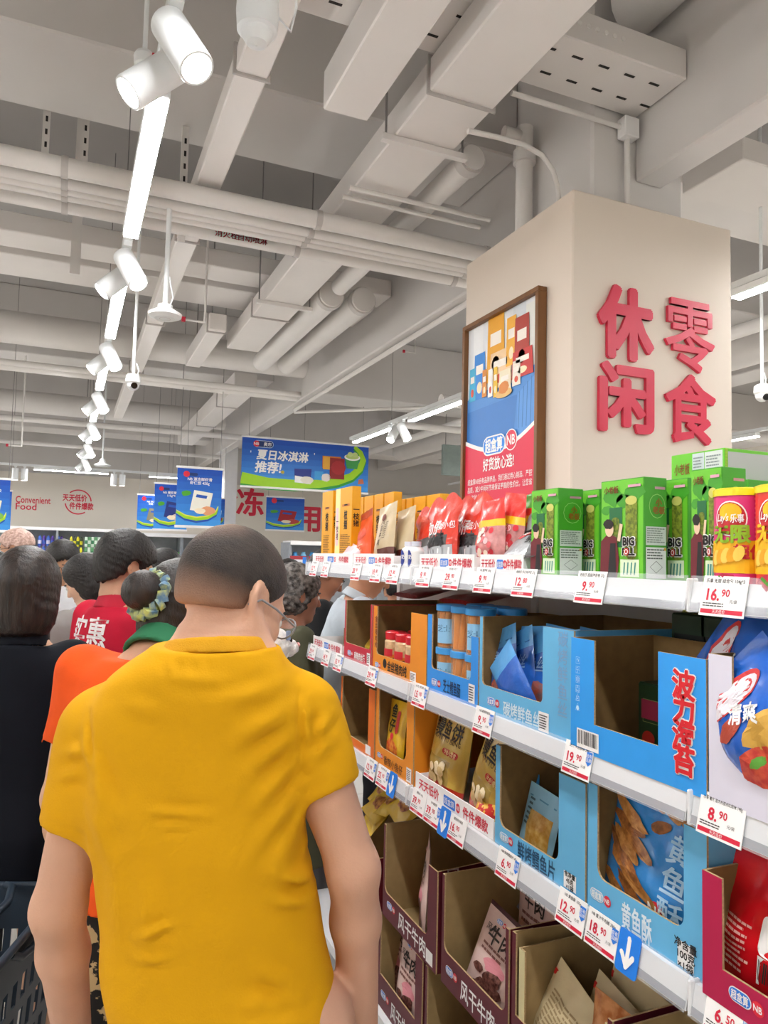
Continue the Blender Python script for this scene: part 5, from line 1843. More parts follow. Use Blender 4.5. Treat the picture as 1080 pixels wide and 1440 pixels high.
pouch('beige pouch in the cream edged carton, second one', .17, .2, .05, [(1.01, foil('#d3c39c', .4))], .99, 1.21, UB + .012, lean=.2, roll=.2, printf=pr_beige, seed=111, group='beige pouches')
pouch('beige pouch in the cream edged carton, rear one', .16, .22, .05, [(1.01, foil('#cdbb92', .4))], 1.05, 1.2, UB + .012, lean=.1, roll=.1, printf=pr_beige, seed=112, group='beige pouches')
pouch('clear pouch of brown jerky right of the beige pouches', .13, .2, .06, [(1.01, M('#b06a3c', rough=.2, h2='#d89a66', scale=40))], .94, 1.115, UB + .04, lean=.1, printf=pr_dry, seed=113)
def pr_yb(m, w, h, fm):
    m.disc(0, h * .5, w * .25, h * .2, M('#7a3a14', h2='#c48a3c', scale=60), fm, 1, rings=3, wob=.2)
for i, (px, py, X, ro, le) in enumerate(((516, 1148, .95, .2, 1.0), (533, 1146, .96, -.2, 1.1), (552, 1152, .96, .3, .9), (525, 1132, 1.0, .1, .8), (512, 1168, .94, .0, .8))):
    p = at(px, py, X=X)
    pouch('crinkled yellow snack packet heaped behind the arm of the man in yellow, %s' % ('front left', 'front middle', 'front right', 'back', 'lowest')[i], .11, .12, .04,
          [(1.01, foil('#d8b63a', .25))], X, p.y, p.z, lean=le, roll=ro, printf=pr_yb, seed=120 + i, group='yellow snack packets', stand=False)
# ================================================================== people: signed-distance bodies turned into one mesh each
def smin(a, b, k):
    h = np.clip(.5 + .5 * (b - a) / k, 0, 1)
    return b + (a - b) * h - k * h * (1 - h)


def smax(a, b, k):
    return -smin(-a, -b, k)


def cone(P, a, b, ra, rb):
    a, b = np.asarray(a, float), np.asarray(b, float)
    ba = b - a
    t = np.clip(((P - a) @ ba) / max(ba @ ba, 1e-9), 0, 1)
    return np.linalg.norm(P - a - t[:, None] * ba, axis=1) - (ra + (rb - ra) * t)


def ellip(P, c, r):
    q = (P - np.asarray(c, float))
    r = np.asarray(r, float)
    k0 = np.linalg.norm(q / r, axis=1)
    k1 = np.linalg.norm(q / (r * r), axis=1)
    return k0 * (k0 - 1) / np.maximum(k1, 1e-6)


def loft(P, secs, e=2.3):
    """secs: (z, cx, cy, rx, ry) from low to high"""
    S = np.array(secs, float)
    zz = np.linspace(S[0, 0], S[-1, 0], 120)
    # monotone-ish smooth interpolation
    cols = [np.interp(zz, S[:, 0], S[:, i]) for i in range(1, 5)]
    ker = np.array([1, 2, 3, 2, 1.]) / 9
    cols = [np.convolve(np.pad(c, 2, 'edge'), ker, 'valid') for c in cols]
    cx, cy, rx, ry = [np.interp(P[:, 2], zz, c) for c in cols]
    ax, ay = np.abs(P[:, 0] - cx) / rx, np.abs(P[:, 1] - cy) / ry
    rr = (ax ** e + ay ** e) ** (1 / e)
    d = (rr - 1) * np.minimum(rx, ry)
    return np.maximum(d, np.maximum(S[0, 0] - P[:, 2], P[:, 2] - S[-1, 0]))


def net(sdf, lo, hi, res, noise=None):
    """naive surface nets on a block-sparse grid -> verts, quads"""
    lo, hi = np.asarray(lo, float), np.asarray(hi, float)
    B = 8
    n = (np.ceil((hi - lo) / res / B).astype(int)) * B + 1
    vals = np.full(n, 1.0, np.float32)
    nb = (n - 1) // B
    bi = np.stack(np.meshgrid(*[np.arange(k) for k in nb], indexing='ij'), -1).reshape(-1, 3)
    cen = lo + (bi + .5) * B * res
    dc = sdf(cen)
    rad = B * res * .87 * 1.35 + .012
    neg = dc < -rad
    for b in bi[neg]:
        s = b * B
        vals[s[0]:s[0] + B + 1, s[1]:s[1] + B + 1, s[2]:s[2] + B + 1] = -1
    act = bi[np.abs(dc) <= rad]
    o = np.stack(np.meshgrid(*[np.arange(B + 1)] * 3, indexing='ij'), -1).reshape(-1, 3)
    for i in range(0, len(act), 400):
        idx = (act[i:i + 400, None, :] * B + o[None]).reshape(-1, 3)
        v = sdf(lo + idx * res)
        vals[idx[:, 0], idx[:, 1], idx[:, 2]] = v
    ins = vals < 0
    c = [(0, 0, 0), (1, 0, 0), (0, 1, 0), (1, 1, 0), (0, 0, 1), (1, 0, 1), (0, 1, 1), (1, 1, 1)]
    sl = lambda A, d: A[d[0]:A.shape[0] - 1 + d[0], d[1]:A.shape[1] - 1 + d[1], d[2]:A.shape[2] - 1 + d[2]]
    cnt = sum(sl(ins, d).astype(np.int8) for d in c)
    cell = (cnt > 0) & (cnt < 8)
    ci = np.argwhere(cell)
    vid = np.full(cell.shape, -1, np.int64)
    vid[cell] = np.arange(len(ci))
    cv = np.stack([vals[ci[:, 0] + d[0], ci[:, 1] + d[1], ci[:, 2] + d[2]] for d in c], 1)
    acc = np.zeros((len(ci), 3))
    ct = np.zeros(len(ci))
    for a in range(8):
        for b in range(a + 1, 8):
            da, db = np.array(c[a]), np.array(c[b])
            if abs(da - db).sum() != 1:
                continue
            va, vb = cv[:, a], cv[:, b]
            x = (va < 0) != (vb < 0)
            t = np.where(x, va / np.where(x, va - vb, 1), 0)
            acc += np.where(x[:, None], da + (db - da) * t[:, None], 0)
            ct += x
    V = lo + (ci + acc / np.maximum(ct, 1)[:, None]) * res
    F = []
    for ax in range(3):
        u, w = [(1, 2), (2, 0), (0, 1)][ax]
        e = np.zeros(3, int)
        e[ax] = 1
        A = ins[:n[0] - e[0], :n[1] - e[1], :n[2] - e[2]]
        Bm = ins[e[0]:, e[1]:, e[2]:]
        for flip, mask in ((False, A & ~Bm), (True, ~A & Bm)):
            q = np.argwhere(mask)
            q = q[(q[:, u] > 0) & (q[:, w] > 0) & (q[:, u] < n[u] - 1) & (q[:, w] < n[w] - 1)]
            du, dw = np.zeros(3, int), np.zeros(3, int)
            du[u] = 1
            dw[w] = 1
            f = np.stack([vid[tuple((q - du - dw).T)], vid[tuple((q - dw).T)], vid[tuple(q.T)], vid[tuple((q - du).T)]], 1)
            F.append(f[:, ::-1] if flip else f)
    F = np.concatenate(F)
    F = F[(F >= 0).all(1)]
    return V, F


def np_mesh(name, V, F, mat, mat_fn=None):
    me = bpy.data.meshes.new(name)
    me.vertices.add(len(V))
    me.vertices.foreach_set('co', np.asarray(V, np.float32).ravel())
    me.loops.add(F.size)
    me.loops.foreach_set('vertex_index', F.astype(np.int32).ravel())
    me.polygons.add(len(F))
    me.polygons.foreach_set('loop_start', np.arange(0, F.size, 4, dtype=np.int32))
    mats = mat if isinstance(mat, (list, tuple)) else [mat]
    for mm in mats:
        me.materials.append(mm)
    if mat_fn is not None:
        cen = V[F].mean(1)
        me.polygons.foreach_set('material_index', mat_fn(cen).astype(np.int32))
    me.polygons.foreach_set('use_smooth', np.ones(len(F), bool))
    me.update(calc_edges=True)
    me.validate()
    return me


def fold(P, *waves):
    """cloth folds: sum of (amp, (kx,ky,kz), phase)"""
    d = 0
    for a, k, ph in waves:
        d = d + a * np.sin(P @ np.array(k, float) + ph + 1.5 * np.sin(P @ np.array((k[1], k[2], k[0]), float) * .37 + ph))
    return d


def rot_yp(yaw, pitch, roll=0.0):
    """head frame: turn right by yaw, nod down by pitch; columns are head x, y, z axes"""
    return np.array(Matrix.Rotation(-yaw, 3, 'Z') @ Matrix.Rotation(-pitch, 3, 'X') @ Matrix.Rotation(roll, 3, 'Y'))


def skin_mat(h):
    m = M(h, rough=.55, var=.07, scale=9, bump=.08, bscale=220, sss=.08)
    return m


def head_sdf(P, s=1.0):
    P = P / s
    d = ellip(P, (0, -.014, .035), (.077, .098, .088))
    d = smin(d, ellip(P, (0, .026, -.036), (.060, .066, .080)), .03)
    d = smin(d, ellip(P, (0, .062, -.094), (.026, .028, .022)), .025)
    A = P * np.array([-1, 1, 1])
    d = smin(d, ellip(P, (.042, .052, -.022), (.024, .03, .026)), .02)
    d = smin(d, ellip(A, (.042, .052, -.022), (.024, .03, .026)), .02)
    d = smin(d, cone(P, (-.034, .077, .022), (.034, .077, .022), .012, .012), .014)
    for Q in (P, A):
        d = smax(d, -ellip(Q, (.032, .098, .004), (.017, .013, .011)), .010)
        d = smin(d, ellip(Q, (.032, .078, .003), (.013, .013, .012)), .004)
    d = smin(d, cone(P, (0, .086, .012), (0, .106, -.026), .008, .012), .010)
    for Q in (P, A):
        d = smin(d, ellip(Q, (.010, .098, -.030), (.008, .010, .007)), .006)
        # ear: rim, hollow, lobe
        ex = np.stack([Q[:, 0] - .078, (Q[:, 1] + .014) * .94 + Q[:, 2] * .22, Q[:, 2] * .98 - (Q[:, 1] + .014) * .2], 1)
        ex2 = np.stack([ex[:, 0] + .35 * ex[:, 1], ex[:, 1], ex[:, 2]], 1)
        er = ellip(ex2, (0, 0, .002), (.010, .021, .034))
        er = smax(er, -ellip(ex2, (.008, .005, .004), (.008, .013, .022)), .004)
        er = smin(er, ellip(ex2, (.001, .008, -.026), (.007, .010, .010)), .006)
        d = smin(d, er, .006)
    d = smin(d, cone(P, (-.018, .084, -.060), (.018, .084, -.060), .007, .007), .006)
    d = smin(d, cone(P, (-.014, .083, -.070), (.014, .083, -.070), .008, .008), .006)
    d = smax(d, -cone(P, (-.022, .094, -.0650), (.022, .094, -.0650), .0022, .0022), .003)
    return d * s


def hand_prims(w, d, side, curl=.35):
    """palm and five fingers from the wrist w along direction d; side +1 right / -1 left"""
    w, d = np.asarray(w, float), np.asarray(d, float)
    d = d / np.linalg.norm(d)
    f = np.array((0, 1., 0)) - d * d[1]
    f = f / max(np.linalg.norm(f), 1e-6)                 # towards the front: thumb side
    n = np.cross(d, f) * side                             # palm normal
    out = [('e', w + d * .045, .04, d, f)]
    pr = []
    for i, (o, l) in enumerate(((.028, .072), (.009, .082), (-.010, .076), (-.028, .060))):
        b = w + d * .082 + f * o
        m1 = b + (d * (1 - curl * .3) + n * curl * .5) * l * .45
        m2 = m1 + (d * (1 - curl) + n * curl) * l * .33
        m3 = m2 + (d * (1 - 1.6 * curl) + n * 1.4 * curl) * l * .26
        pr += [(w + d * .03 + f * o * .8, b, .011, .0095), (b, m1, .0095, .009), (m1, m2, .009, .008), (m2, m3, .008, .007)]
    tb = w + d * .025 + f * .026
    t1 = tb + (d * .6 + f * .7 + n * .2) * .04
    t2 = t1 + (d * .9 + f * .2 + n * .4) * .032
    pr += [(w + d * .01, tb, .016, .013), (tb, t1, .013, .011), (t1, t2, .011, .008)]
    return pr


class Person:
    def __init__(s, label, pos, facing, H=1.68, build=1.0, skin='#c89674', head_yaw=0.0, head_pitch=0.0, head_roll=0.0, lean=0.0, lean_side=0.0,
                 arms=None, res=.009, hres=None, group=None, secs=None, neck_fwd=.02, head_c=None):
        s.k = H / 1.70
        s.H, s.res, s.label = H, res, label
        s.facing = facing
        s.pos = Vector(pos)
        s.root_m = Matrix.Translation(s.pos) @ Matrix.Rotation(-facing, 4, 'Z')
        k = s.k
        b = build
        ln = math.tan(lean)
        ls = math.tan(lean_side)
        sh = lambda z: (ls * (z - .9) if z > .9 else 0, ln * (z - .9) if z > .9 else 0)
        s.secs = secs or [(z * k, sh(z)[0] * k, (sh(z)[1] + cy) * k, rx * k * b, ry * k * b) for z, cy, rx, ry in (
            (.84, -.01, .150, .112), (.92, -.008, .162, .118), (1.04, 0, .140, .10), (1.16, .004, .150, .106), (1.27, .002, .164, .112),
            (1.35, -.004, .168, .10), (1.405, -.01, .150, .08), (1.44, -.012, .10, .062), (1.475, -.008, .062, .056))]
        zt = 1.40
        o = sh(zt)
        s.shR = np.array(((.165 * b + o[0]) * k, (o[1] - .012) * k, zt * k - .005))
        s.shL = np.array(((-.165 * b + o[0]) * k, (o[1] - .012) * k, zt * k - .005))
        o5 = sh(1.6)
        s.hc = np.array(head_c) if head_c is not None else np.array((o5[0] * k, (o5[1] + neck_fwd) * k, 1.585 * k))
        s.Rh = rot_yp(head_yaw, head_pitch, head_roll)
        s.hs = k ** .4
        s.nb = np.array((sh(1.44)[0] * k, (sh(1.44)[1] - .012) * k, 1.44 * k))
        arms = arms or {}
        s.arm = {}
        for sd, shd in (('R', s.shR), ('L', s.shL)):
            sg = 1 if sd == 'R' else -1
            if sd in arms:
                e, w = [np.asarray(q, float) for q in arms[sd]]
            else:
                e = shd + np.array((.05 * sg, .0, -.285)) * k
                w = e + np.array((.0, .05, -.24)) * k
            s.arm[sd] = (shd, e, w)
        s.skin = skin
        s.neck_y, s.neck_r, s.neck_k = -.025, (.058, .052), .05
        s.group = group

    def loc(s, p):
        """world -> local"""
        q = s.root_m.inverted() @ Vector(p)
        return np.array(q)

    def arm_r(s):
        return [.046 * s.k, .038 * s.k, .036 * s.k, .026 * s.k]

    def body_sdf(s, P):
        k = s.k
        near = np.ones(len(P), bool)
        d = loft(P, [(z, cx, cy, rx - .012, ry - .012) for z, cx, cy, rx, ry in s.secs])
        # legs
        hx = s.secs[0][1]
        for sg in (-1, 1):
            hip = (hx + sg * .085 * k, -.005, .88 * k)
            knee = (sg * .095 * k, .015, .48 * k)
            ank = (sg * .10 * k, -.02, .08 * k)
            d = smin(d, cone(P, hip, knee, .082 * k, .055 * k), .03)
            d = smin(d, cone(P, knee, ank, .054 * k, .034 * k), .02)
            d = smin(d, cone(P, (sg * .10 * k, -.03, .035), (sg * .115 * k, .13, .028), .034, .026), .02)
        ra = s.arm_r()
        for sd, (a, e, w) in s.arm.items():
            d = smin(d, cone(P, a, e, ra[0] * 1.08, ra[1]), .035)
            mid = e + (w - e) * .3
            d = smin(d, cone(P, e, mid, ra[1], ra[2] * 1.02), .02)
            d = smin(d, cone(P, mid, w, ra[2], ra[3]), .02)
            dv = w - e
            sg = 1 if sd == 'R' else -1
            m = np.linalg.norm(P - w, axis=1) < .24
            if m.any():
                Q = P[m]
                dh = None
                for (p0, p1, r0, r1) in s.hands[sd]:
                    c = cone(Q, p0, p1, r0, r1)
                    dh = c if dh is None else smin(dh, c, .004)
                d[m] = smin(d[m], dh, .010)
        # neck and head
        d = smin(d, cone(P, s.nb - np.array((0, 0, .03)), s.hc + s.Rh @ np.array((0, s.neck_y, -.055)) * s.hs, s.neck_r[0] * k, s.neck_r[1] * k), s.neck_k)
        m = np.linalg.norm(P - s.hc, axis=1) < .30
        if m.any():
            Q = (P[m] - s.hc) @ s.Rh
            d[m] = smin(d[m], head_sdf(Q, s.hs), .018)
        return d

    def build(s, mat_fn=None, mats=None):
        s.hands = {sd: hand_prims(w, w - e, 1 if sd == 'R' else -1) for sd, (a, e, w) in s.arm.items()}
        pts = np.array([s.hc + .2, s.hc - .2] + [q + t for (a, e, w) in s.arm.values() for q in (a, e, w) for t in (.2, -.2)] + [(.25, .22, 0), (-.25, -.2, 0)])
        lo, hi = pts.min(0), pts.max(0)
        lo[2] = -.01
        V, F = net(s.body_sdf, lo, hi, s.res)
        me = np_mesh('person', V, F, mats or skin_mat(s.skin), mat_fn)
        o = bpy.data.objects.new('person', me)
        COL.objects.link(o)
        o.matrix_world = s.root_m
        tag(o, label=s.label, cat='person', group=s.group)
        s.o = o
        s.lo, s.hi = lo, hi
        return s

    def part(s, name, sdf, mat, lo=None, hi=None, res=None, mat_fn=None, label=None):
        V, F = net(sdf, s.lo - .03 if lo is None else lo, s.hi + .03 if hi is None else hi, res or s.res)
        me = np_mesh(name, V, F, mat, mat_fn)
        o = bpy.data.objects.new(name, me)
        COL.objects.link(o)
        o.parent = s.o
        if label:
            o['label'] = label
        return o

    # ---- clothes
    def shirt(s, mat, name='shirt', sleeve=.62, hem=.80, infl=.012, neck=.075, folds=(), res=None, drop=.0, sleeve_r=.058, belly=0.0, label=None, vneck=0, long=False):
        k = s.k

        def f(P):
            d = loft(P, [(z if i else min(z, hem * k), cx, cy, rx + infl + belly * max(0, 1.3 * k - z), ry + infl + belly * max(0, 1.3 * k - z))
                         for i, (z, cx, cy, rx, ry) in enumerate(s.secs[:-1])])
            for sd, (a, e, w) in s.arm.items():
                end = a + (e - a) * (sleeve if not long else 1.0)
                c = cone(P, a + np.array((0, 0, .0)), end, .066 * k, sleeve_r * k)
                if not long:
                    ax = (e - a) / np.linalg.norm(e - a)
                    cut = (P - end) @ ax
                    c = smax(c, cut, .004)
                    # open cuff
                    inner = np.maximum(cone(P, a + (end - a) * .75, end + ax * .05, (sleeve_r - .006) * k, (sleeve_r - .006) * k), -(cut + .012))
                    c = np.maximum(c, -inner)
                else:
                    c = smin(c, cone(P, e, e + (w - e) * .92, sleeve_r * k, sleeve_r * .72 * k), .02)
                d = smin(d, c, .03)
            if folds:
                d = d + fold(P, *folds)
            # neck opening
            nc = s.nb + np.array((0, .018, .045)) * k
            d = smax(d, -ellip(P, nc, (neck * k, (neck + .005) * k, .055 * k)), .006)
            d = np.maximum(d, hem * k - P[:, 2])
            return d
        return s.part(name, f, mat, res=res, label=label)

    def collar(s, mat, r=.068, h=.03, res=.005, label=None):
        k = s.k
        c = s.nb + np.array((0, .006, .012)) * k
        up = (s.hc - s.nb)
        up = up / np.linalg.norm(up)

        def f(P):
            q = P - c
            z = q @ up
            rad = np.linalg.norm(q - z[:, None] * up, axis=1)
            rr = (r - .25 * z) * k
            return np.maximum(np.abs(rad - rr) - .006, np.abs(z) - h * k)
        return s.part('collar', f, mat, lo=c - .13, hi=c + .13, res=res, label=label)

    def pants(s, mat, top=.96, bottom=.08, loose=.014, name='trousers', label=None):
        k = s.k
        hx = s.secs[0][1]

        def f(P):
            d = loft(P, [(.80 * k, hx, -.005, .15 * k, .11 * k), (.90 * k, hx, -.008, .168 * k, .122 * k), (top * k, hx, 0, .155 * k, .112 * k)])
            for sg in (-1, 1):
                d = smin(d, cone(P, (hx + sg * .085 * k, -.005, .86 * k), (sg * .097 * k, .012, .48 * k), (.088 + loose) * k, (.064 + loose) * k), .03)
                d = smin(d, cone(P, (sg * .097 * k, .012, .48 * k), (sg * .10 * k, -.02, bottom * k), (.062 + loose) * k, (.05 + loose) * k), .02)
            return np.maximum(d, bottom * k - P[:, 2])
        return s.part(name, f, mat, label=label)

    def skirt(s, mat, top=1.0, bottom=.45, w=.24, name='dress_skirt'):
        k = s.k
        hx = s.secs[0][1]

        def f(P):
            d = loft(P, [(bottom * k, hx, 0, w * k, (w - .04) * k), (.85 * k, hx, 0, .19 * k, .15 * k), (top * k, hx, 0, .165 * k, .125 * k)])
            return d + fold(P, (.006, (30, 12, 3), 0), (.004, (17, 40, 2), 1))
        return s.part(name, f, mat)

    # ---- hair; everything in the head frame
    def hair(s, style, mat, thick=.012, name='hair', res=None, label=None, cut=None, strand=.0016):
        hs = s.hs

        def hd(P):
            return (P - s.hc) @ s.Rh / hs

        def f(P):
            Q = hd(P)
            d = ellip(Q, (0, -.016, .037), (.078 + thick, .099 + thick, .089 + thick))
            if style in ('buzz', 'short'):
                line = .03 if style == 'buzz' else .015
                # hairline: keep what is above a slanted surface dropping to the nape
                nape = -.04 if style == 'buzz' else -.085
                yb = np.clip((Q[:, 1] + .02) / .075, -1, 1)
                zc = np.where(Q[:, 1] < -.02, -.02 + (nape + .02) * np.clip((-.02 - Q[:, 1]) / .06, 0, 1), -.02 + (line + .065) * np.clip((Q[:, 1] + .02) / .10, 0, 1) ** 1.3)
                if style == 'buzz':
                    d = smin(d, ellip(Q, (0, -.04, -.015), (.058, .052, .06)), .03)
                else:
                    d = smin(d, ellip(Q, (0, -.045, -.03), (.062 + thick * .6, .055 + thick * .6, .07)), .03)
                    zc = zc + .007 * np.sin(np.arctan2(Q[:, 0], Q[:, 1]) * 31) + .004 * np.sin(np.arctan2(Q[:, 0], Q[:, 1]) * 67)
                d = smax(d, (zc - Q[:, 2]) * .8, .012 if style == 'buzz' else .006)
                # free the ears
                for sg in (1, -1):
                    d = smax(d, -ellip(Q, (sg * .088, -.004, -.006), (.03, .026, .036)), .006)
            elif style == 'bob':
                d = smin(d, ellip(Q, (0, -.030, -.045), (.088 + thick * .4, .082 + thick * .4, .105)), .03)
                d = smax(d, -Q[:, 2] - .125, .02)
                d = smax(d, -ellip(Q, (0, .105, -.03), (.062, .075, .12)), .02)
            elif style == 'long':
                d = smin(d, cone(Q, (0, -.045, .0), (0, -.075, -.24), .085, .06), .04)
                d = smax(d, -ellip(Q, (0, .105, -.03), (.06, .075, .12)), .02)
            elif style == 'bun':
                zc = np.where(Q[:, 1] < -.02, -.02 - .065 * np.clip((-.02 - Q[:, 1]) / .06, 0, 1), -.02 + .085 * np.clip((Q[:, 1] + .02) / .10, 0, 1) ** 1.3)
                d = smin(d, ellip(Q, (0, -.045, -.03), (.066, .058, .07)), .03)
                d = smax(d, (zc - Q[:, 2]) * .8, .012)
                for sg in (1, -1):
                    d = smax(d, -ellip(Q, (sg * .088, .002, -.006), (.028, .022, .034)), .006)
                d = smin(d, ellip(Q, (0, -.135, .015), (.05, .042, .046)), .008)
            elif style == 'curly':
                d = smin(d, ellip(Q, (0, -.035, -.02), (.085 + thick, .075 + thick, .085)), .03)
                d = smax(d, -ellip(Q, (0, .1, -.035), (.066, .07, .1)), .015)
                for sg in (1, -1):
                    d = smax(d, -ellip(Q, (sg * .095, .012, -.01), (.026, .03, .038)), .008)
                d = d + .006 * np.sin(Q[:, 0] * 170) * np.sin(Q[:, 1] * 150) * np.sin(Q[:, 2] * 160)
            # strands
            an = np.arctan2(Q[:, 0], -(Q[:, 2] - .1) + .001)
            d = d + strand / hs * (np.sin(an * 46 + 8 * np.sin(Q[:, 1] * 30)) + .6 * np.sin(an * 83 + Q[:, 1] * 90))
            if cut is not None:
                d = cut(Q, d)
            return d * hs * .9
        r = .34 if style in ('long',) else .24
        lo, hi = s.hc - r, s.hc + r
        return s.part(name, f, mat, lo=lo, hi=hi, res=res or min(s.res, .006), label=label)

    def hpt(s, x, y, z):
        return tuple(s.hc + s.Rh @ (np.array((x, y, z)) * s.hs))

    def eyes(s):
        for sg in (-1, 1):
            m = MB()
            m.ell(s.hpt(sg * .032, .0795, .003), (.0125,) * 3, M('#e8e2dc', rough=.2), n=12, m=8)
            m.ell(s.hpt(sg * .032, .0875, .003), (.0058,) * 3, M('#241610', rough=.1), n=10, m=6)
            m.build('eye', s.o)
            b = MB()
            b.tube([s.hpt(sg * .014, .092, .020), s.hpt(sg * .032, .091, .025), s.hpt(sg * .05, .078, .021)], .0032, M('#1c1512'), n=6)
            b.build('eyebrow', s.o)
        MB().ell(s.hpt(0, .0885, -.0655), (.018, .006, .008), M('#a8604f', rough=.5), rot=Matrix(s.Rh.tolist())).build('mouth', s.o)

    def glasses(s, col='#2a2826'):
        g = MB()
        fr = M(col, rough=.3)
        for sg in (-1, 1):
            pts = []
            for i in range(17):
                a = 2 * PI * i / 16
                pts.append(s.hpt(sg * .034 + .026 * math.cos(a), .107 - .003 * abs(math.cos(a)), .004 + .019 * math.sin(a)))
            g.tube(pts, .0016, fr, n=6)
            g.tube([s.hpt(sg * .060, .102, .008), s.hpt(sg * .079, .03, .008), s.hpt(sg * .082, -.01, .006), s.hpt(sg * .079, -.03, -.012)], .0018, fr, n=6)
        g.tube([s.hpt(-.008, .108, .008), s.hpt(.008, .108, .008)], .0016, fr, n=6)
        g = g.build('glasses', s.o)
        l = MB()
        for sg in (-1, 1):
            l.disc(0, 0, .025, .018, M('#cdd6da', rough=.05, alpha=.18, var=0), lambda u, v, k: s.hpt(sg * .034 + u, .1065, .004 + v), n=16)
        l.build('lenses', g)

    def project_text(s, cloth, st, px, py, h, mat, axis_out, right, center_local, shear=0, bold=.02):
        """lettering laid on the cloth mesh along direction -axis_out"""
        me = cloth.data
        tree = BVHTree.FromPolygons([v.co for v in me.vertices], [tuple(p.vertices) for p in me.polygons])
        n = Vector(axis_out).normalized()
        r_ = Vector(right).normalized()
        up = n.cross(r_) if n.cross(r_).z > 0 else r_.cross(n)
        c = Vector(center_local)

        def fm(u, v, k):
            p = c + r_ * u + up * v + n * .3
            hit = tree.ray_cast(p, -n)
            q = hit[0] if hit[0] is not None else c + r_ * u + up * v
            return q + n * .0025
        m = MB()
        m.text(st, px, py, h, mat, fm, bold=bold)
        return m.build('printed_lettering', s.o)
# ================================================================== the man in the yellow T-shirt
R_ = math.radians


def ground(px, d):
    p = at(px, 780, d=d)
    return (p.x, p.y, 0)


def world_yaw(px, deg):           # a heading given relative to the line of sight through column px
    return YAW + math.atan((px - 540) / F_PX) + R_(deg)


MD = 1.17
man = Person('man in a mustard yellow T-shirt seen from behind, head bowed to the right', ground(290, MD), R_(18), H=1.70, skin='#d3a388', res=.006)
rows = [(1560, 192, 500, .118), (1420, 174, 476, .116), (1300, 158, 457, .112), (1200, 144, 435, .112), (1110, 134, 424, .116), (1040, 130, 424, .114), (985, 142, 424, .104),
        (950, 166, 418, .102), (925, 196, 404, .098), (905, 226, 392, .088), (885, 246, 380, .055)]
secs = []
for y_, l_, r2, ry in rows:
    a, b = man.loc(at(l_, y_, d=MD)), man.loc(at(r2, y_, d=MD))
    secs.append(((a[2] + b[2]) / 2, (a[0] + b[0]) / 2, (-.012 if y_ < 1000 else 0.0), (b[0] - a[0]) / 2 - .010, ry - .008))
man.secs = secs
man.nb = man.loc(at(318, 903, d=MD))
man.nb[1] = -.02
L = lambda px, py, d: man.loc(at(px, py, d=d))
man.arm = {'L': (L(140, 1022, 1.165), L(82, 1278, 1.15), L(104, 1470, 1.27)), 'R': (L(425, 1002, 1.175), L(497, 1222, 1.15), L(507, 1452, 1.24))}
man.shL, man.shR = man.arm['L'][0], man.arm['R'][0]
man.arm_r = lambda: [.0425, .0385, .037, .029]
hy, hp = world_yaw(322, 50) - R_(18), R_(28)
man.Rh = rot_yp(hy, hp)
man.hs = .945
cran = man.loc(at(329, 817, d=1.20))
man.hc = cran - man.Rh @ (np.array((0, -.014, .035)) * man.hs)
man.neck_y, man.neck_r, man.neck_k = .0, (.060, .052), .03
_bs = man.body_sdf


def man_body(P):
    d = _bs(P)
    for sg in (-1, 1):               # trapezius from the neck to the shoulders
        d = smin(d, cone(P, man.nb + np.array((sg * .035, -.005, .022)), man.nb + np.array((sg * .085, -.01, -.04)), .022, .018), .025)
    return d


man.body_sdf = man_body
man.build()

ridges = []
for x0, y0, x1, y1, w, a in ((405, 1005, 330, 1040, .012, .0035), (410, 1040, 352, 1085, .012, .004), (414, 1078, 365, 1130, .012, .004), (418, 1120, 372, 1180, .011, .004), (420, 1160, 385, 1230, .012, .003),
                             (130, 1080, 165, 1150, .012, .004), (128, 1110, 160, 1200, .012, .004), (125, 1050, 150, 1110, .010, .003), (215, 1132, 300, 1140, .006, .004), (225, 1150, 285, 1150, .005, .003),
                             (170, 1180, 175, 1320, .014, .003), (205, 1180, 215, 1360, .016, .003), (255, 1170, 262, 1300, .02, .002), (395, 1230, 440, 1260, .008, .004), (380, 1262, 442, 1285, .008, .0035),
                             (195, 1305, 255, 1280, .006, .004), (190, 1335, 250, 1330, .006, .003), (330, 1390, 420, 1410, .010, .004), (340, 1415, 430, 1435, .010, .004), (360, 1340, 420, 1400, .010, .003),
                             (230, 950, 330, 958, .008, .002), (300, 985, 390, 970, .010, .0025), (180, 985, 230, 1000, .010, .002), (240, 930, 245, 950, .005, .003), (280, 925, 285, 945, .005, .002),
                             (445, 1000, 440, 1080, .008, -.003), (420, 985, 425, 1100, .006, -.0035), (118, 1010, 135, 1090, .006, -.003), (470, 1020, 440, 1050, .008, .003), (475, 1050, 435, 1085, .008, .003),
                             (60, 1110, 110, 1090, .008, .0025), (75, 1070, 115, 1060, .008, .0025)):
    p, q = man.loc(at(x0, y0, d=1.06)), man.loc(at(x1, y1, d=1.06))
    ridges.append((np.array((p[0], p[2])), np.array((q[0], q[2])), w, a * 1.45))


def man_folds(P):
    d = np.zeros(len(P))
    xz = P[:, [0, 2]]
    back = np.clip((-P[:, 1] + .05) / .08, 0, 1)
    for p, q, w, a in ridges:
        v = q - p
        t = np.clip(((xz - p) @ v) / (v @ v), 0, 1)
        dist = np.linalg.norm(xz - p - t[:, None] * v, axis=1)
        en = np.sin(np.pi * np.clip(t, .08, .92))
        d -= a * np.exp(-(dist / w) ** 2) * back * en
        d += .7 * a * np.exp(-((dist - 1.9 * w) / w) ** 2) * back * en
    d += fold(P, (.0016, (9, 4, 31), 0), (.0014, (27, 5, 9), 2), (.001, (15, 8, 52), 1))
    return d


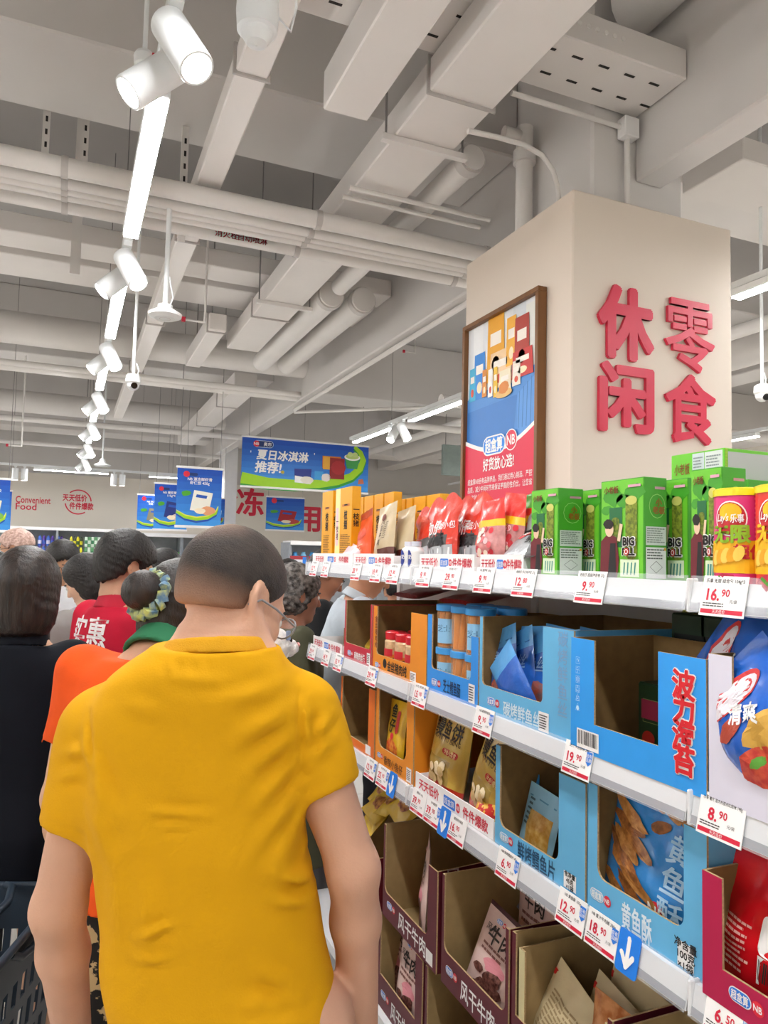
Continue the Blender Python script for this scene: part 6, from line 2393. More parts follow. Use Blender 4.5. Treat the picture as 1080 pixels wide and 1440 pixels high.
def man_shirt(P):
    d = loft(P, [(z, cx, cy, rx + .010, ry + .010) for z, cx, cy, rx, ry in man.secs[:-1]], e=2.5)
    for sd, hemx, r0, r1 in (('L', .55, .062, .056), ('R', .50, .062, .057)):
        a, e, w = man.arm[sd]
        end = a + (e - a) * hemx
        ax = (e - a) / np.linalg.norm(e - a)
        cut = (P - end) @ ax
        c = smax(cone(P, a, end + ax * .06, r0, r1), cut, .006)
        d = smin(d, c, .035)
        band = np.abs(cut + .020) - .0012
        d = d + .0012 * np.exp(-(band / .0018) ** 2) * (np.linalg.norm(P - end, axis=1) < .09)
    d = d + man_folds(P)
    nc = man.nb + np.array((0, .03, .055))
    return d


YSH = M('#dca10d', rough=.85, var=.05, scale=6, bump=.12, bscale=350, spec=.2)
man.part('t_shirt', man_shirt, YSH, res=.0055)
ctop = np.array((man.secs[-2][1], -.012, man.secs[-2][0]))


def man_collar(P):
    # ribbed band round the neck, lower at the front
    q = P - ctop
    z = q[:, 2] + .18 * q[:, 1] + .004 - .05 * q[:, 0]
    rad = np.sqrt((q[:, 0] / 1.12) ** 2 + (q[:, 1] / 1.08) ** 2)
    ring = np.abs(rad - (.070 - .5 * z)) - .0045
    return np.maximum(ring, np.abs(z) - .012)


man.part('collar_band', man_collar, M('#d79c08', rough=.9, bump=.25, bscale=500), lo=ctop - .13, hi=ctop + .13, res=.0042)


def man_pants(P):
    cx = man.secs[0][1]
    d = loft(P, [(.70, cx, 0, .135, .10), (.80, cx, 0, .14, .10), (.86, cx, 0, .13, .095)])
    for sg in (-1, 1):
        d = smin(d, cone(P, (cx + sg * .06, 0, .74), (sg * .09, .012, .48), .085, .075), .03)
        d = smin(d, cone(P, (sg * .09, .012, .48), (sg * .10, -.02, .08), .072, .06), .02)
    return np.maximum(d, .08 - P[:, 2])


man.part('trousers', man_pants, M('#3a3d44', rough=.8), res=.009)


def man_hair_cut(Q, d):
    return d


HAIRM = M('#171210', h2='#2f2621', rough=.6, scale=26, bump=.35, bscale=420, stretch=(1, 1, 1))
hair = man.hair('buzz', HAIRM, thick=.0028, res=.0036, strand=.0003, label='very short black hair thinning at the crown')
cen = np.array([tuple(q.co) for q in hair.data.vertices])
Qh = (cen - man.hc) @ man.Rh / man.hs
crown = np.clip(1 - np.linalg.norm((Qh - np.array((-.005, -.078, .095))) / np.array((.062, .055, .06)), axis=1), 0, 1)
lowf = np.clip((.022 - Qh[:, 2]) / .07, 0, 1) ** 1.2
at_ = hair.data.attributes.new('fade', 'FLOAT', 'POINT')
at_.data.foreach_set('value', np.clip(crown * .45 + lowf * .95, 0, 1).astype(np.float32))
nt = HAIRM.node_tree                     # clipped sides and thin crown: the scalp shows between the hairs
an_ = nt.nodes.new('ShaderNodeAttribute')
an_.attribute_name = 'fade'
n3 = nt.nodes.new('ShaderNodeTexNoise')
n3.inputs['Scale'].default_value = 420
mth = nt.nodes.new('ShaderNodeMath')
mth.operation = 'MULTIPLY_ADD'
mth.use_clamp = True
mth.inputs[1].default_value = .5
sub_ = nt.nodes.new('ShaderNodeMath')
sub_.operation = 'SUBTRACT'
sub_.inputs[1].default_value = .25
nt.links.new(an_.outputs['Fac'], sub_.inputs[0])
nt.links.new(n3.outputs['Fac'], mth.inputs[0])
nt.links.new(sub_.outputs[0], mth.inputs[2])
mx = nt.nodes.new('ShaderNodeMixRGB')
bs = nt.nodes['Principled BSDF']
src = bs.inputs['Base Color'].links[0].from_socket
nt.links.new(mth.outputs[0], mx.inputs['Fac'])
nt.links.new(src, mx.inputs['Color1'])
mx.inputs['Color2'].default_value = lin('#b98b70')
nt.links.new(mx.outputs['Color'], bs.inputs['Base Color'])
man.eyes()
man.glasses('#8f8f92')
# shoes
def shoes(p, col='#2a2a2c'):
    for sg in (-1, 1):
        k = p.k
        p.part('shoe', lambda P: np.maximum(smin(cone(P, (sg * .10 * k, -.045, .045), (sg * .115 * k, .14, .038), .045, .036), cone(P, (sg * .1 * k, -.03, .05), (sg * .1 * k, -.03, .09), .042, .04), .02), -P[:, 2] + .001),
               M(col, rough=.5), lo=np.array((-.25, -.15, -.01)), hi=np.array((.25, .24, .16)), res=.010)


shoes(man)

# ------------------------------------------------------------------ the other shoppers
SK = '#c9977a'
BLKH = M('#0e0b0a', h2='#1d1715', rough=.5, scale=60, bump=.3, bscale=260, stretch=(1, 1, .25))
BRNH = M('#150e0b', h2='#2c1f19', rough=.45, scale=60, bump=.3, bscale=260, stretch=(1, 1, .25))

# woman in orange, between the man in yellow and the aisle
p = Person('woman in orange top with green collar and bun, behind the man in yellow', ground(236, 1.66), world_yaw(236, 24), H=1.62, skin='#d3a385', build=1.12, head_c=(.012, .075, 1.452),
           head_yaw=R_(30), head_pitch=R_(24), res=.008).build()
p.shirt(M('#e8561a', rough=.8, bump=.1, bscale=300, spec=.2), hem=.93, infl=.02, folds=((.003, (9, 4, 24), 0), (.002, (26, 8, 6), 1)), sleeve=.6, sleeve_r=.066, belly=.06, neck=.062)
p.collar(M('#1e6b45', rough=.8), r=.072, h=.03, label='dark green collar')
p.pants(M('#14110f', h2='#c9ab7c', kind='blotch', scale=26, rough=.85), loose=.03, label='black trousers with beige leaf pattern')
p.hair('bun', BRNH, thick=.012, res=.0055, strand=.0010)
m = MB()
for i in range(26):
    a0, a1 = 2 * PI * i / 26, 2 * PI * (i + 1) / 26
    r0 = .047 + .005 * math.sin(i * 2.1)
    m.tube([p.hpt(r0 * math.cos(a0), -.112 - .006 * math.sin(i * 1.7), .012 + r0 * math.sin(a0)), p.hpt(.047 * math.cos(a1), -.112 - .006 * math.sin(i * 1.7 + 1.7), .012 + .047 * math.sin(a1))],
           .015 + .003 * math.sin(i * 2.9), M('#5f7f9a', h2='#c9d07a', scale=45, rough=.8), n=8)
m.build('scrunchie', p.o, label='grey blue scrunchie with yellow stitching')
p.eyes()
shoes(p)

# shop worker in red polo
p = Person('man in a red polo shirt with white lettering, looking down to the right', ground(172, 2.75), world_yaw(172, 55), H=1.655, skin='#d0a083', head_yaw=R_(12), head_pitch=R_(20), res=.009,
           arms=None).build()
sh = p.shirt(M('#c01a36', rough=.8, bump=.08, bscale=300, spec=.2), hem=.80, infl=.018, folds=((.003, (10, 5, 22), 0), (.003, (24, 9, 5), 2)), sleeve=.66, sleeve_r=.066, neck=.066)
p.collar(M('#b81633', rough=.8), r=.074, h=.028)
p.project_text(sh, '实惠', 0, .0, .085, M('#f0e9ea'), (-.25, -1, 0), (1, -.25, 0), (0, 0, 1.315))
p.project_text(sh, '超方', 0, .0, .085, M('#f0e9ea'), (-.25, -1, 0), (1, -.25, 0), (0, 0, 1.20))
p.pants(M('#22242a', rough=.8))
p.hair('short', BLKH, thick=.02, strand=.0015)
p.eyes()
shoes(p)

# woman with bob in navy
p = Person('woman with a dark brown bob in a navy black tunic, at left', ground(38, 2.1), world_yaw(38, 8), H=1.58, build=.86, skin='#d8ab8e', head_pitch=R_(8), head_yaw=R_(5), res=.009,
           arms={'R': ((.20, -.02, 1.06), (.16, .16, .92)), 'L': ((-.20, -.02, 1.05), (-.19, .12, .84))}).build()
NAVY = M('#0c1019', rough=.8, bump=.1, bscale=260, var=.1, spec=.2)
p.shirt(NAVY, name='tunic', hem=.76, infl=.024, folds=((.004, (22, 6, 5), 0), (.003, (11, 7, 18), 1)), sleeve=.85, sleeve_r=.064, neck=.062, belly=.11)
p.collar(NAVY, r=.068, h=.022)
p.pants(M('#d0a58a', rough=.6), top=.90, bottom=.42, loose=-.004, name='bare_thighs')
p.hair('bob', M('#140c09', h2='#2b1d16', rough=.4, scale=60, bump=.3, bscale=260, stretch=(1, 1, .2)), thick=.018, strand=.0012)
p.eyes()
shoes(p)
navy = p

p = Person('person with long dark brown hair standing ahead of the navy tunic', ground(42, 2.95), world_yaw(42, -15), H=1.585, skin=SK, head_pitch=R_(12), res=.010).build()
p.shirt(M('#8f8b88', rough=.85), hem=.85, infl=.02, sleeve=.7, folds=((.003, (12, 5, 20), 0),))
p.pants(M('#1d1f26', rough=.85))
p.hair('long', BRNH, thick=.018)
shoes(p)

p = Person('dark haired woman in a mauve striped top looking down at her hands', ground(128, 3.6), world_yaw(128, -70), H=1.565, skin='#d9ae93', head_pitch=R_(30), res=.010,
           arms={'R': ((.2, .02, 1.08), (.08, .24, 1.10)), 'L': ((-.2, .02, 1.08), (-.06, .25, 1.12))}).build()
p.shirt(M('#8d7f8a', h2='#b4a6ac', rough=.85, scale=30, stretch=(1, 1, 6)), hem=.85, infl=.02, long=True, sleeve_r=.05, folds=((.003, (12, 5, 20), 0),))
p.pants(M('#33343c', rough=.85))
p.hair('bob', BLKH, thick=.014)
p.eyes()
shoes(p)

p = Person('man with black hair and glasses facing the camera far back in a white shirt', ground(86, 4.6), world_yaw(86, 150), H=1.64, skin='#c99876', head_pitch=R_(22), res=.011).build()
p.shirt(M('#d8d8da', rough=.85), hem=.85, infl=.02, sleeve=.6)
p.pants(M('#2c2f38', rough=.85))
p.hair('short', BLKH, thick=.02)
p.eyes()
p.glasses()
shoes(p)

p = Person('man with bleached pinkish hair and glasses facing left far back', ground(25, 5.2), world_yaw(25, -75), H=1.725, skin='#d2a083', head_pitch=R_(8), res=.011).build()
p.shirt(M('#5b5e66', rough=.85), hem=.85, infl=.02, sleeve=.6)
p.pants(M('#2a2c33', rough=.85))
_dk = M('#3a2c25', rough=.6)
p.hair('short', M('#d9b9ac', h2='#b08d80', rough=.55, scale=50, bump=.3, bscale=200), thick=.02, cut=lambda Q, d: np.maximum(d, .012 - Q[:, 2] * .9))
p.hair('short', _dk, thick=.008, name='undercut_hair')
p.eyes()
p.glasses()
shoes(p)

p = Person('dark haired person in grey at the left edge of the picture', ground(-12, 4.0), world_yaw(0, -40), H=1.57, skin=SK, head_pitch=R_(15), res=.010).build()
p.shirt(M('#9b9a9d', rough=.85), hem=.85, infl=.022, sleeve=.7)
p.pants(M('#222', rough=.85) if False else M('#25262b', rough=.85))
p.hair('short', BLKH, thick=.02)
shoes(p)

p = Person('dark haired shopper far back left of the man in yellow, head bent', ground(228, 4.7), world_yaw(228, 70), H=1.60, skin=SK, head_pitch=R_(35), res=.011).build()
p.shirt(M('#c9ced6', rough=.85), hem=.85, infl=.02, sleeve=.7)
p.pants(M('#2a2c33', rough=.85))
p.hair('short', BLKH, thick=.02)
shoes(p)

# beyond the end of the shelving
p = Person('older woman with curly greying hair in an olive dress, in profile', ground(414, 3.12), world_yaw(414, 72), H=1.545, skin='#a9745a', head_pitch=R_(10), res=.008).build()
OLV = M('#4a4a35', rough=.85, bump=.1, bscale=240)
p.shirt(OLV, name='dress_top', hem=.80, infl=.02, sleeve=.7, folds=((.003, (12, 5, 20), 0),))
p.skirt(OLV, top=.98, bottom=.42)
p.hair('curly', M('#2b2725', h2='#7d7874', rough=.6, scale=45, bump=.4, bscale=160), thick=.014)
p.eyes()
for zz in (1.2, 1.12, 1.04):
    MB().ell((.0, .136, zz * p.k), (.006, .004, .006), M('#d9d2b8', rough=.4)).build('button', p.o)
shoes(p)

p = Person('man in black behind the older woman, bending to the right', ground(432, 3.95), world_yaw(432, 80), H=1.615, skin='#a87357', head_pitch=R_(35), lean=.14, res=.010).build()
p.shirt(M('#101114', rough=.85), hem=.85, infl=.02, sleeve=.6)
p.pants(M('#1d1e22', rough=.85))
p.hair('short', BLKH, thick=.02)
p.eyes()
shoes(p)

p = Person('balding man partly hidden behind the man in yellow and the older woman', ground(404, 4.55), world_yaw(404, 60), H=1.565, skin='#b07c5e', head_pitch=R_(20), res=.011).build()
p.shirt(M('#3c3a3c', rough=.85), hem=.85, infl=.02, sleeve=.6)
p.pants(M('#2a2b30', rough=.85))
p.hair('buzz', M('#1d1816', rough=.6), thick=.004)
shoes(p)

p = Person('older man in a pale blue grey shirt stooping beyond the shelf end', ground(466, 3.5), world_yaw(466, 82), H=1.66, skin='#b98363', head_pitch=R_(35), lean=.26, res=.008,
           arms={'R': ((.26, .12, 1.16), (.24, .36, 1.17)), 'L': ((-.2, .16, 1.12), (-.12, .36, 1.1))}).build()
p.shirt(M('#bcc6cf', rough=.8, bump=.1, bscale=200), hem=.82, infl=.024, sleeve=.75, sleeve_r=.066, folds=((.004, (12, 6, 22), 0), (.003, (28, 9, 7), 1)))
p.collar(M('#c3ccd4', rough=.8), r=.072, h=.022)
p.pants(M('#6f7076', rough=.85))
p.hair('buzz', M('#6d6662', h2='#3a3431', rough=.6, scale=50), thick=.005)
p.eyes()
shoes(p)

p = Person('dark haired shopper in pink bending down beyond the red carton', ground(556, 4.1), world_yaw(556, 160), H=1.52, skin=SK, head_pitch=R_(40), lean=.1, res=.010).build()
p.shirt(M('#d9a3ad', rough=.85), hem=.85, infl=.02, sleeve=.7)
p.pants(M('#3a3b42', rough=.85))
p.hair('short', BLKH, thick=.016)
p.eyes()
shoes(p)

# ------------------------------------------------------------------ white fluffy toy dog against the man's chest
dg = at(384, 906, d=1.44)
WOOL = M('#efe9e4', rough=.95, var=.04, scale=60, bump=.6, bscale=130)
yd = world_yaw(384, 60)
RD = Matrix.Rotation(-yd, 4, 'Z')
def dog_sdf(P):
    d = ellip(P, (0, 0, 0), (.034, .034, .034))
    d = smin(d, ellip(P, (0, .034, -.008), (.019, .022, .017)), .01)
    for sg in (-1, 1):
        d = smin(d, ellip(P, (sg * .03, -.008, -.004), (.013, .017, .03)), .006)
    d = smin(d, ellip(P, (0, -.012, -.075), (.045, .05, .055)), .02)
    for sg in (-1, 1):
        d = smin(d, cone(P, (sg * .03, .02, -.07), (sg * .028, .045, -.115), .016, .014), .01)
        d = smin(d, cone(P, (sg * .03, -.01, -.11), (sg * .034, .03, -.13), .02, .017), .01)
    k = 260
    return d + .0022 * np.sin(P[:, 0] * k) * np.sin(P[:, 1] * k + 1) * np.sin(P[:, 2] * k + 2)
V, F = net(dog_sdf, np.array((-.08, -.09, -.17)), np.array((.08, .09, .06)), .0035)
dog = bpy.data.objects.new('toy_dog', np_mesh('toy_dog', V, F, WOOL))
COL.objects.link(dog)
dog.matrix_world = Matrix.Translation(dg) @ RD
tag(dog, label='white fluffy toy dog peeping past the jaw of the man in yellow', cat='toy dog')
for sg in (-1, 1):
    MB().ell((sg * .016, .029, .008), (.005, .004, .005), M('#1a120e', rough=.15)).build('eye', dog)
MB().ell((0, .0565, -.004), (.006, .004, .005), M('#c98a86', rough=.4)).build('nose', dog)
MB().box(.026, .032, .012, .02, .01, .028, M('#7f93b8', rough=.4), bev=.001).build('ear_tag', dog)

# ------------------------------------------------------------------ dark blue shopping basket hanging from the navy woman's arm
BSK = M('#22303e', rough=.45, var=.05)
bc = at(-52, 1300, d=1.63)
bx = thing('shopping_basket', 'dark blue grey plastic shopping basket with slotted sides at lower left', 'basket', (bc.x, bc.y, 0.0), -YAW + .05)
tz, bz_ = .775, .34
def basket_wall(nm, axis, sgn):
    wt, dt, wb, db = .145, .20, .115, .165
    m = MB()
    def P_(u, t, off):      # u in -1..1 along the wall, t 0..1 bottom to top
        w, d = wb + (wt - wb) * t, db + (dt - db) * t
        z = bz_ + (tz - bz_) * t
        return (u * w, sgn * (d + off), z) if axis == 'y' else (sgn * (w + off), u * d, z)
    us = [-1, -.86]
    n = 7
    for i in range(n):
        c = -.86 + (1.72) * (i + .25) / n
        us += [c, c + 1.72 / n * .5]
    us += [.86, 1]
    us = sorted(set(round(q, 4) for q in us))
    ts = [0, .06, .2, .26, .40, .46, .60, .66, .78, .86, 1]
    for j in range(len(ts) - 1):
        for i in range(len(us) - 1):
            hole = (j in (1, 3, 5, 7)) and (i % 2 == 0) and 0 < i < len(us) - 2
            if hole:
                continue
            q = [P_(us[i], ts[j], 0), P_(us[i + 1], ts[j], 0), P_(us[i + 1], ts[j + 1], 0), P_(us[i], ts[j + 1], 0)]
            r = [P_(us[i], ts[j], -.004), P_(us[i + 1], ts[j], -.004), P_(us[i + 1], ts[j + 1], -.004), P_(us[i], ts[j + 1], -.004)]
            m.add(q + r, [(0, 1, 2, 3), (7, 6, 5, 4), (0, 4, 5, 1), (1, 5, 6, 2), (2, 6, 7, 3), (3, 7, 4, 0)], BSK)
    return m.build(nm, bx)
for ax in 'xy':
    for sg in (-1, 1):
        basket_wall('slotted_wall', ax, sg)
MB().box(-.115, .115, -.165, .165, bz_ - .004, bz_ + .002, BSK).build('base', bx)
rim = MB()
for (a, b) in (((-.15, -.205), (.15, -.205)), ((.15, -.205), (.15, .205)), ((.15, .205), (-.15, .205)), ((-.15, .205), (-.15, -.205))):
    rim.tube([(a[0], a[1], tz), (b[0], b[1], tz)], .009, BSK)
rim.build('rim', bx)
hd = MB()
hd.tube([(.148, -.1, tz - .01), (.152, -.06, tz - .035), (.153, 0, tz - .045), (.152, .06, tz - .035), (.148, .1, tz - .01)], .008, BSK)
hd.tube([(0, -.205, tz), (.03, -.17, tz + .012), (.06, -.08, tz + .016), (.06, .08, tz + .016), (.03, .17, tz + .012), (0, .205, tz)], .009, BSK)
hd.build('handle', bx)
for sx in (-1, 1):
    for sy in (-1, 1):
        MB().cyl((sx * .09, sy * .13, bz_), (sx * .09, sy * .13, .03), .012, BSK).cyl((sx * .09 - .012, sy * .13, .03), (sx * .09 + .012, sy * .13, .03), .0295, M('#15171a', rough=.6), n=16).build('wheel_leg', bx)
# floor tape
TAPE = M('#c79a2c', rough=.6)
p_ = at(48, 1406, Z=0)
tp = MB().box(p_.x - .9, p_.x + .25, p_.y + .08, p_.y + .15, .0005, .002, TAPE).box(p_.x - .9, p_.x + .25, p_.y + .15, p_.y + .19, .0005, .002, M('#241f1c', rough=.6))
tp.build('floor_tape', label='yellow and black floor tape near the shopping basket', cat='floor tape')
# ================================================================== hanging banners
BLUE1, BLUE2, BLUE3 = ink('#1450b4'), ink('#1f6fd2'), ink('#3d97e6')
LIME, GREEN = ink('#9fd41e'), ink('#2f9a3c')


def banner(px0, py0, px1, py1, label, d=None, Y=None, title=None, prod=None, big=False):
    if Y is None:
        Y = at((px0 + px1) / 2, (py0 + py1) / 2, d=d).y
    a, b = at(px0, py0, Y=Y), at(px1, py1, Y=Y)
    w, h = b.x - a.x, a.z - b.z
    t = thing('hanging_banner', label, 'banner', (a.x, Y, b.z), group='blue hanging banners')
    MB().box(0, w, 0, .006, 0, h, BLUE2).build('sheet', t)
    MB().box(-.01, w + .01, -.006, .012, -.015, .012, WHITE, bev=.002).build('bottom_rail', t)
    MB().box(-.01, w + .01, -.006, .012, h - .012, h + .012, WHITE, bev=.002).build('top_rail', t)
    for x in (.05 * w, .95 * w):
        MB().cyl((x, .003, h + .01), (x, .003, rod_top(a.x + x, Y) - b.z), .003, RODM, n=6).build('hanging_wire', t)
    fm = lambda u, v, k=1: (u, -k * .0008, v)
    m = MB()
    n = 8
    for i in range(n):              # printed blue gradient
        c0, c1 = lin('#1246a8'), lin('#46a2ea')
        tt = 1 - (i + .5) / n
        hx = '#%02x%02x%02x' % tuple(int(round(x + (y - x) * tt)) for x, y in zip((0x14, 0x4c, 0xb4), (0x40, 0x9c, 0xe8)))
        m.rect(0, w, h * i / n, h * (i + 1) / n, ink(hx), fm, 1)
    if big:
        def arc(dz, ww, mat, k):
            pts = [(w * x, h * (z + dz)) for x, z in ((0, .17), (.2, .105), (.4, .10), (.6, .14), (.75, .22), (.86, .34), (.93, .52), (.955, .7), (.93, .86), (.88, .97))]
            wd = [h * q * ww for q in (.24, .2, .19, .18, .17, .16, .15, .14, .11, .07)]
            m.strip(pts, wd, mat, fm, k)
        m.poly([(0, 0), (w * .62, 0), (w * .5, h * .07), (0, h * .1)], GREEN, fm, 2)
        arc(-.05, 1.0, GREEN, 3)
        arc(0, .95, LIME, 4)
        m.disc(w * .105, h * .87, h * .062, h * .062, NBRED, fm, 5)
        m.text('NB', w * .105, h * .87, h * .055, PAPER, fm, 6, bold=.02)
        m.pill(w * .085, w * .235, h * .80, h * .94, ink('#cfe0f4'), fm, 3)
        m.pill(w * .088, w * .232, h * .81, h * .93, ink('#16346f'), fm, 4)
        m.text('奥市', w * .19, h * .87, h * .06, PAPER, fm, 5, bold=.02)
        m.text('夏日冰淇淋', w * .31, h * .66, h * .155, PAPER, fm, 6, bold=.035, wmax=w * .42, shear=.12)
        m.text('推荐!', w * .20, h * .41, h * .175, PAPER, fm, 6, bold=.035, wmax=w * .26, shear=.12)
        m.text("'", w * .065, h * .7, h * .1, PAPER, fm, 6, bold=.02)
        m.text("'", w * .555, h * .75, h * .1, PAPER, fm, 6, bold=.02)
        m.disc(w * .31, h * .33, h * .035, h * .035, ink('#c9b63a'), fm, 7)
        # printed packs
        m.poly([(w * .405, h * .15), (w * .53, h * .13), (w * .535, h * .43), (w * .40, h * .42)], ink('#1c2f8a'), fm, 8)
        m.poly([(w * .405, h * .14), (w * .53, h * .12), (w * .53, h * .24), (w * .405, h * .28)], PAPER, fm, 9)
        m.disc(w * .5, h * .2, w * .05, h * .08, ink('#e9e3d6'), fm, 10, wob=.1, n=12)
        m.rect(w * .56, w * .63, h * .22, h * .4, ink('#3fa0e0'), fm, 8)
        m.disc(w * .65, h * .28, w * .035, h * .09, ink('#e8ded6'), fm, 9, wob=.2, n=10)
        m.rect(w * .62, w * .77, h * .48, h * .73, ink('#c8702a'), fm, 7)
        m.rect(w * .625, w * .68, h * .45, h * .72, ink('#e0a83a'), fm, 8)
        m.rect(w * .68, w * .80, h * .26, h * .7, ink('#8f1f22'), fm, 9)
        m.disc(w * .75, h * .5, w * .06, h * .15, ink('#a8242a'), fm, 10, n=10)
        m.poly([(w * .80, h * .74), (w * .925, h * .74), (w * .905, h * .50), (w * .82, h * .50)], ink('#3f9a4c'), fm, 11)
        m.disc(w * .862, h * .74, w * .066, h * .07, PAPER, fm, 12)
        m.disc(w * .862, h * .755, w * .055, h * .055, ink('#b9d07a'), fm, 13)
        m.disc(w * .845, h * .80, w * .022, h * .05, ink('#c9dd94'), fm, 14)
        m.disc(w * .885, h * .80, w * .022, h * .05, ink('#c3d88a'), fm, 14)
        m.poly([(w * .915, h * .18), (w * .965, h * .2), (w * .955, h * .3), (w * .92, h * .28)], ink('#c06a48'), fm, 9)
    else:
        m.disc(w * .2, h * .885, w * .07, w * .07, NBRED, fm, 3, n=14)
        m.pill(w * .13, w * .45, h * .86, h * .91, ink('#16346f'), fm, 2)
        if title:
            m.text(title, w * .5, h * .77, h * .045, PAPER, fm, 3, bold=.015, wmax=w * .85)
        pts = lambda dz: [(w * x, h * (z + dz)) for x, z in ((0, .24), (.2, .16), (.45, .13), (.7, .16), (.88, .24), (.93, .33))]
        m.strip(pts(-.04), [h * q for q in (.02, .04, .05, .045, .035, .01)], ink('#1c4fb0'), fm, 2)
        m.strip(pts(0), [h * q for q in (.03, .055, .06, .055, .045, .015)], LIME, fm, 3)
        m.strip(pts(.03), [h * q for q in (.01, .02, .02, .02, .02, .01)], ink('#e2e64a'), fm, 4)
        m.disc(w * .2, h * .56, w * .1, h * .05, ink('#4fa82e'), fm, 3, n=9, wob=.3)
        c0, c1 = prod or ('#f3efe6', '#e9a23a')
        m.poly([(w * .3, h * .28), (w * .72, h * .24), (w * .80, h * .58), (w * .38, h * .62)], ink(c0), fm, 5)
        m.poly([(w * .42, h * .5), (w * .66, h * .48), (w * .68, h * .53), (w * .44, h * .55)], ink('#2456b4'), fm, 6)
        m.disc(w * .70, h * .28, w * .16, h * .075, ink(c1), fm, 7, n=14, wob=.12)
        m.disc(w * .52, h * .27, w * .12, h * .05, ink('#f6e6c8'), fm, 8, n=12, wob=.15)
    m.build('printed_picture', t)
    return t


banner(341, 613, 517, 694, 'wide blue summer ice cream banner with lime green swoosh', Y=9.5, big=True)
banner(250, 656, 310, 742, 'tall blue banner with seafood pack, nearest of the left hanging row', d=7.7, title='NB 速冻鲜虾滑\n虾仁饺 450g', prod=('#f2efe2', '#e8a276'))
banner(218, 679, 262, 746, 'tall blue banner with dark blue ice cream pack, second of the hanging row', d=10, title='NB 爆浆雪糕\n115g*4', prod=('#22357f', '#d9c4b8'))
banner(194, 695, 236, 746, 'small blue banner with grey shellfish, third of the hanging row', d=12.6, title='NB 冷冻海鲜\n花蛤 500g', prod=('#8f8a70', '#b5ae90'))
banner(296, 700, 315, 742, 'narrow strip of blue banner beside the white column', Y=11.8, prod=('#c9e0f0', '#b04a3a'))
banner(375, 698, 427, 747, 'small blue banner with red packs below the wide banner', Y=11.4, prod=('#a8242c', '#c24a44'))
banner(-38, 671, 11, 747, 'blue banner cropped by the left edge, nearer one', d=7.7, title='NB 速冻水饺', prod=('#f0ead8', '#79b84a'))
banner(-28, 688, 14, 746, 'blue banner cropped by the left edge, farther one', d=10.2, prod=('#e8e2d0', '#c88a3a'))

# ================================================================== shelving along the back wall
def rack(x0, x1, Y, decks, top, label, depth=.4):
    t = thing('wall_rack', label, 'shelf', (x0, Y, 0))
    w = x1 - x0
    MB().box(0, w, depth, depth + .02, 0, top, M('#a9adb2', rough=.6)).build('back_panel', t)
    MB().box(0, w, -.02, depth, top - .03, top + .02, WHITE).build('top_board', t)
    for z in decks:
        MB().box(0, w, 0, depth, z - .03, z, WHITE).build('shelf', t)
    for x in (0, w / 2, w):
        MB().box(x - .02, x + .02, 0, depth + .02, 0, top, M('#8d9298', rough=.6)).build('upright', t)
    return t


def xw(px, Y, py=775):
    return at(px, py, Y=Y).x


YB = 14.3
rack(xw(-20, YB), xw(172, YB), YB, (.3, .75, 1.18, 1.5), 2.0, 'long white rack of noodles below the wall lettering')
kinds = [('noodle_cup', ['#5a3f9a', '#3a5fb8', '#d9d4ea'], 'purple and blue cup'), ('drink_bottle', ['#2b3a22', '#d8cf2a', '#3c5a2a'], 'dark green and yellow bottle'),
         ('food_tin', ['#5f9a68', '#cfe0cf', '#3f7d58'], 'green and white tin')]
n_ = 0
def small_item(kind, x, y, z, cols, label, w=.11, h=.17, rounded=False, group=None):
    t = thing(kind, label, kind.split('_')[-1], (x, y, z), group=group)
    if rounded:
        MB().lathe([(.001, 0), (w * .46, 0), (w * .5, h * .1), (w * .5, h * .75), (w * .28, h * .92), (w * .28, h), (.001, h)], (0, 0, 0), M(cols[0], rough=.4), n=12).build('container', t)
        MB().lathe([(w * .505, h * .2), (w * .505, h * .55)], (0, 0, 0), M(cols[1], rough=.4), n=12).build('label_band', t)
    else:
        MB().box(-w / 2, w / 2, -w / 2, w / 2, 0, h, M(cols[0], rough=.4), bev=.006).build('container', t)
        MB().rect(-w * .45, w * .45, h * .3, h * .65, M(cols[1], rough=.4), FRONT(-w / 2), 2).build('label_band', t)


pos = ['first', 'second', 'third', 'fourth', 'fifth', 'sixth', 'seventh', 'eighth', 'ninth', 'tenth']
secs_ = [(52, 76, 0, 4, True), (80, 88, 0, 2, True), (97, 116, 1, 4, True), (118, 141, 2, 5, False), (8, 44, 0, 5, False)]
for si, (pa, pb, ki, n, rd) in enumerate(secs_):
    nm, cols, lb = kinds[ki]
    for lv in range(2):
        for i in range(n):
            x = xw(pa + (pb - pa) * (i + .5) / n, YB + .1)
            cc = [cols[(i + lv) % 2], cols[2 - (i % 2)]]
            if si == 4:
                cc = [['#b83a2c', '#2a5fa8', '#e0702a', '#20242c', '#3f8fd0'][i], '#e8e4dc']
            small_item(nm, x, YB + .12, 1.502 + lv * .19, cc, '%s on the far rack, %s row, %s %s' % (lb, ('lower', 'upper')[lv], pos[i], ('beside the glasses wearer', 'left of centre', 'behind black hair', 'at right', 'at far left')[si]),
                       w=min(.13, (xw(pb, YB) - xw(pa, YB)) / n * .92), h=.18, rounded=rd, group='goods on the far wall rack')
YR = 11.0
rack(xw(196, YR), xw(312, YR), YR, (.4, .9, 1.22), 1.87, 'white rack of snacks below the hanging banners')
for i in range(4):
    small_item('snack_bag', xw(204 + 7 * i, YR), YR + .12, 1.222, ['#e09a98', '#c43a44'], 'pink and red bag on the rack below the banners, %s' % pos[i], w=.075, h=.16, group='bags on the rack below the banners')
    small_item('snack_bag', xw(204 + 7 * i, YR), YR + .12, 1.385, ['#efe2dc', '#d24a52'], 'pale bag with red band above the pink bags, %s' % pos[i], w=.075, h=.16, group='bags on the rack below the banners')
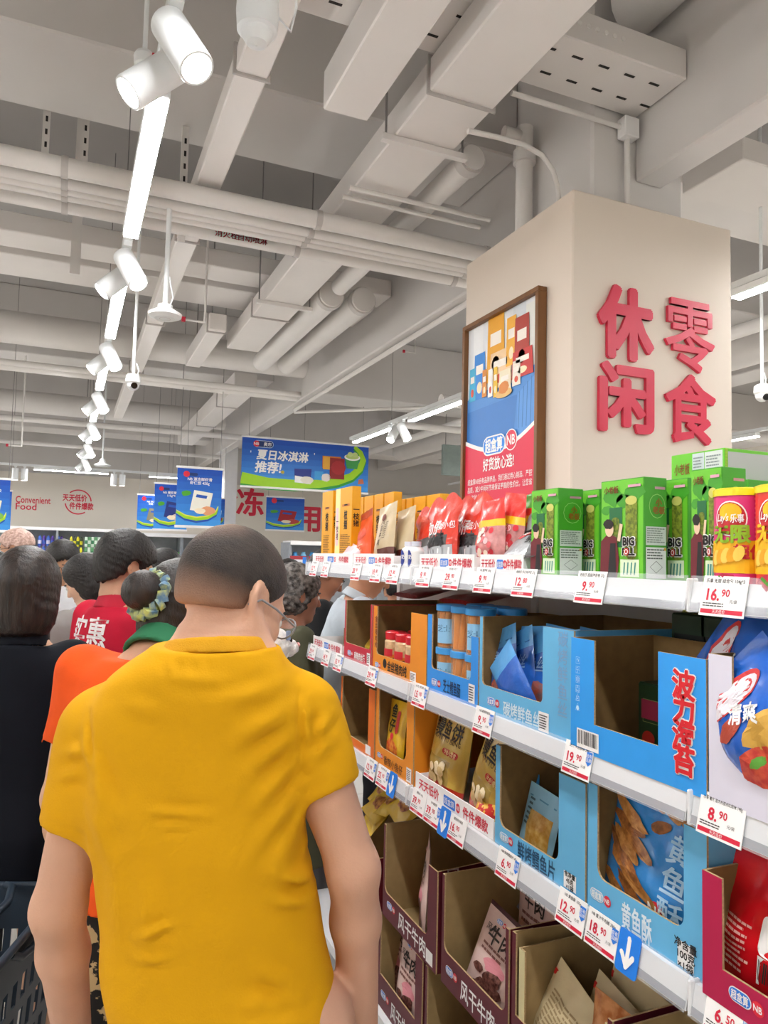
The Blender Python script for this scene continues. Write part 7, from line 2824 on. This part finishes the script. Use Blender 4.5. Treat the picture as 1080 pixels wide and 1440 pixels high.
for i in range(4):
    small_item('snack_bag', xw(236 + 8 * i, YR), YR + .12, 1.222, ['#35a32c', '#7fdb4a'], 'bright green bag on the rack below the banners, %s' % pos[i], w=.085, h=.2, group='bags on the rack below the banners')
    small_item('snack_bag', xw(236 + 8 * i, YR), YR + .12, 1.425, ['#4fc03a', '#2c8a2a'], 'bright green bag in the upper row below the banners, %s' % pos[i], w=.085, h=.2, group='bags on the rack below the banners')
t = thing('price_sign', 'white price sign card hanging before the green bags', 'sign', (xw(244, 9.5), 9.5, 1.30))
MB().box(-.09, .09, 0, .004, 0, .22, M('#e3dde0', rough=.6)).build('card', t)
MB().rect(-.07, .07, .15, .19, M('#5a5560'), FRONT(0), 2).rect(-.05, .05, .04, .11, M('#a89aa0'), FRONT(0), 2).build('printed_text', t)
MB().cyl((0, .002, -1.3), (0, .002, 0), .006, RODM, n=8).build('stand_rod', t)
YF = 9.0
rack(xw(408, YF), xw(640, YF), YF, (.5, 1.0, 1.42), 1.78, 'white rack of blue bottles beyond the shelf end', depth=.35)
for i in range(8):
    small_item('water_bottle', xw(418 + 12 * i, YF), YF + .1, 1.422, [['#3f93cc', '#7fc0e4'][i % 2], ['#cfe6f4', '#2a6fb0'][i % 2]], 'blue bottle on the rack beyond the shelf end, %s from left' % pos[i], w=.09, h=.24, rounded=True, group='blue bottles on the far rack')
for i, px in enumerate((420, 446)):
    t = thing('header_sign', 'white price header with red top strip beyond the shelf, %s one' % ('left' if i == 0 else 'right'), 'sign', (xw(px, 8.2), 8.2, 1.44), group='white price headers')
    MB().box(-.1, .1, 0, .004, 0, .17, M('#e8e6ea', rough=.6)).build('card', t)
    m = MB().rect(-.1, .1, .13, .17, M('#a8323c'), FRONT(0), 2)
    m.poly([(.05, .16), (.095, .16), (.095, .08), (.072, .06), (.05, .08)], NBBLUE, FRONT(0), 3)
    m.lines(-.08, .03, .02, .11, 3, M('#8a8690'), FRONT(0), 2)
    m.build('printed_text', t)
    MB().cyl((0, .002, -1.44), (0, .002, 0), .006, RODM, n=8).build('stand_rod', t)
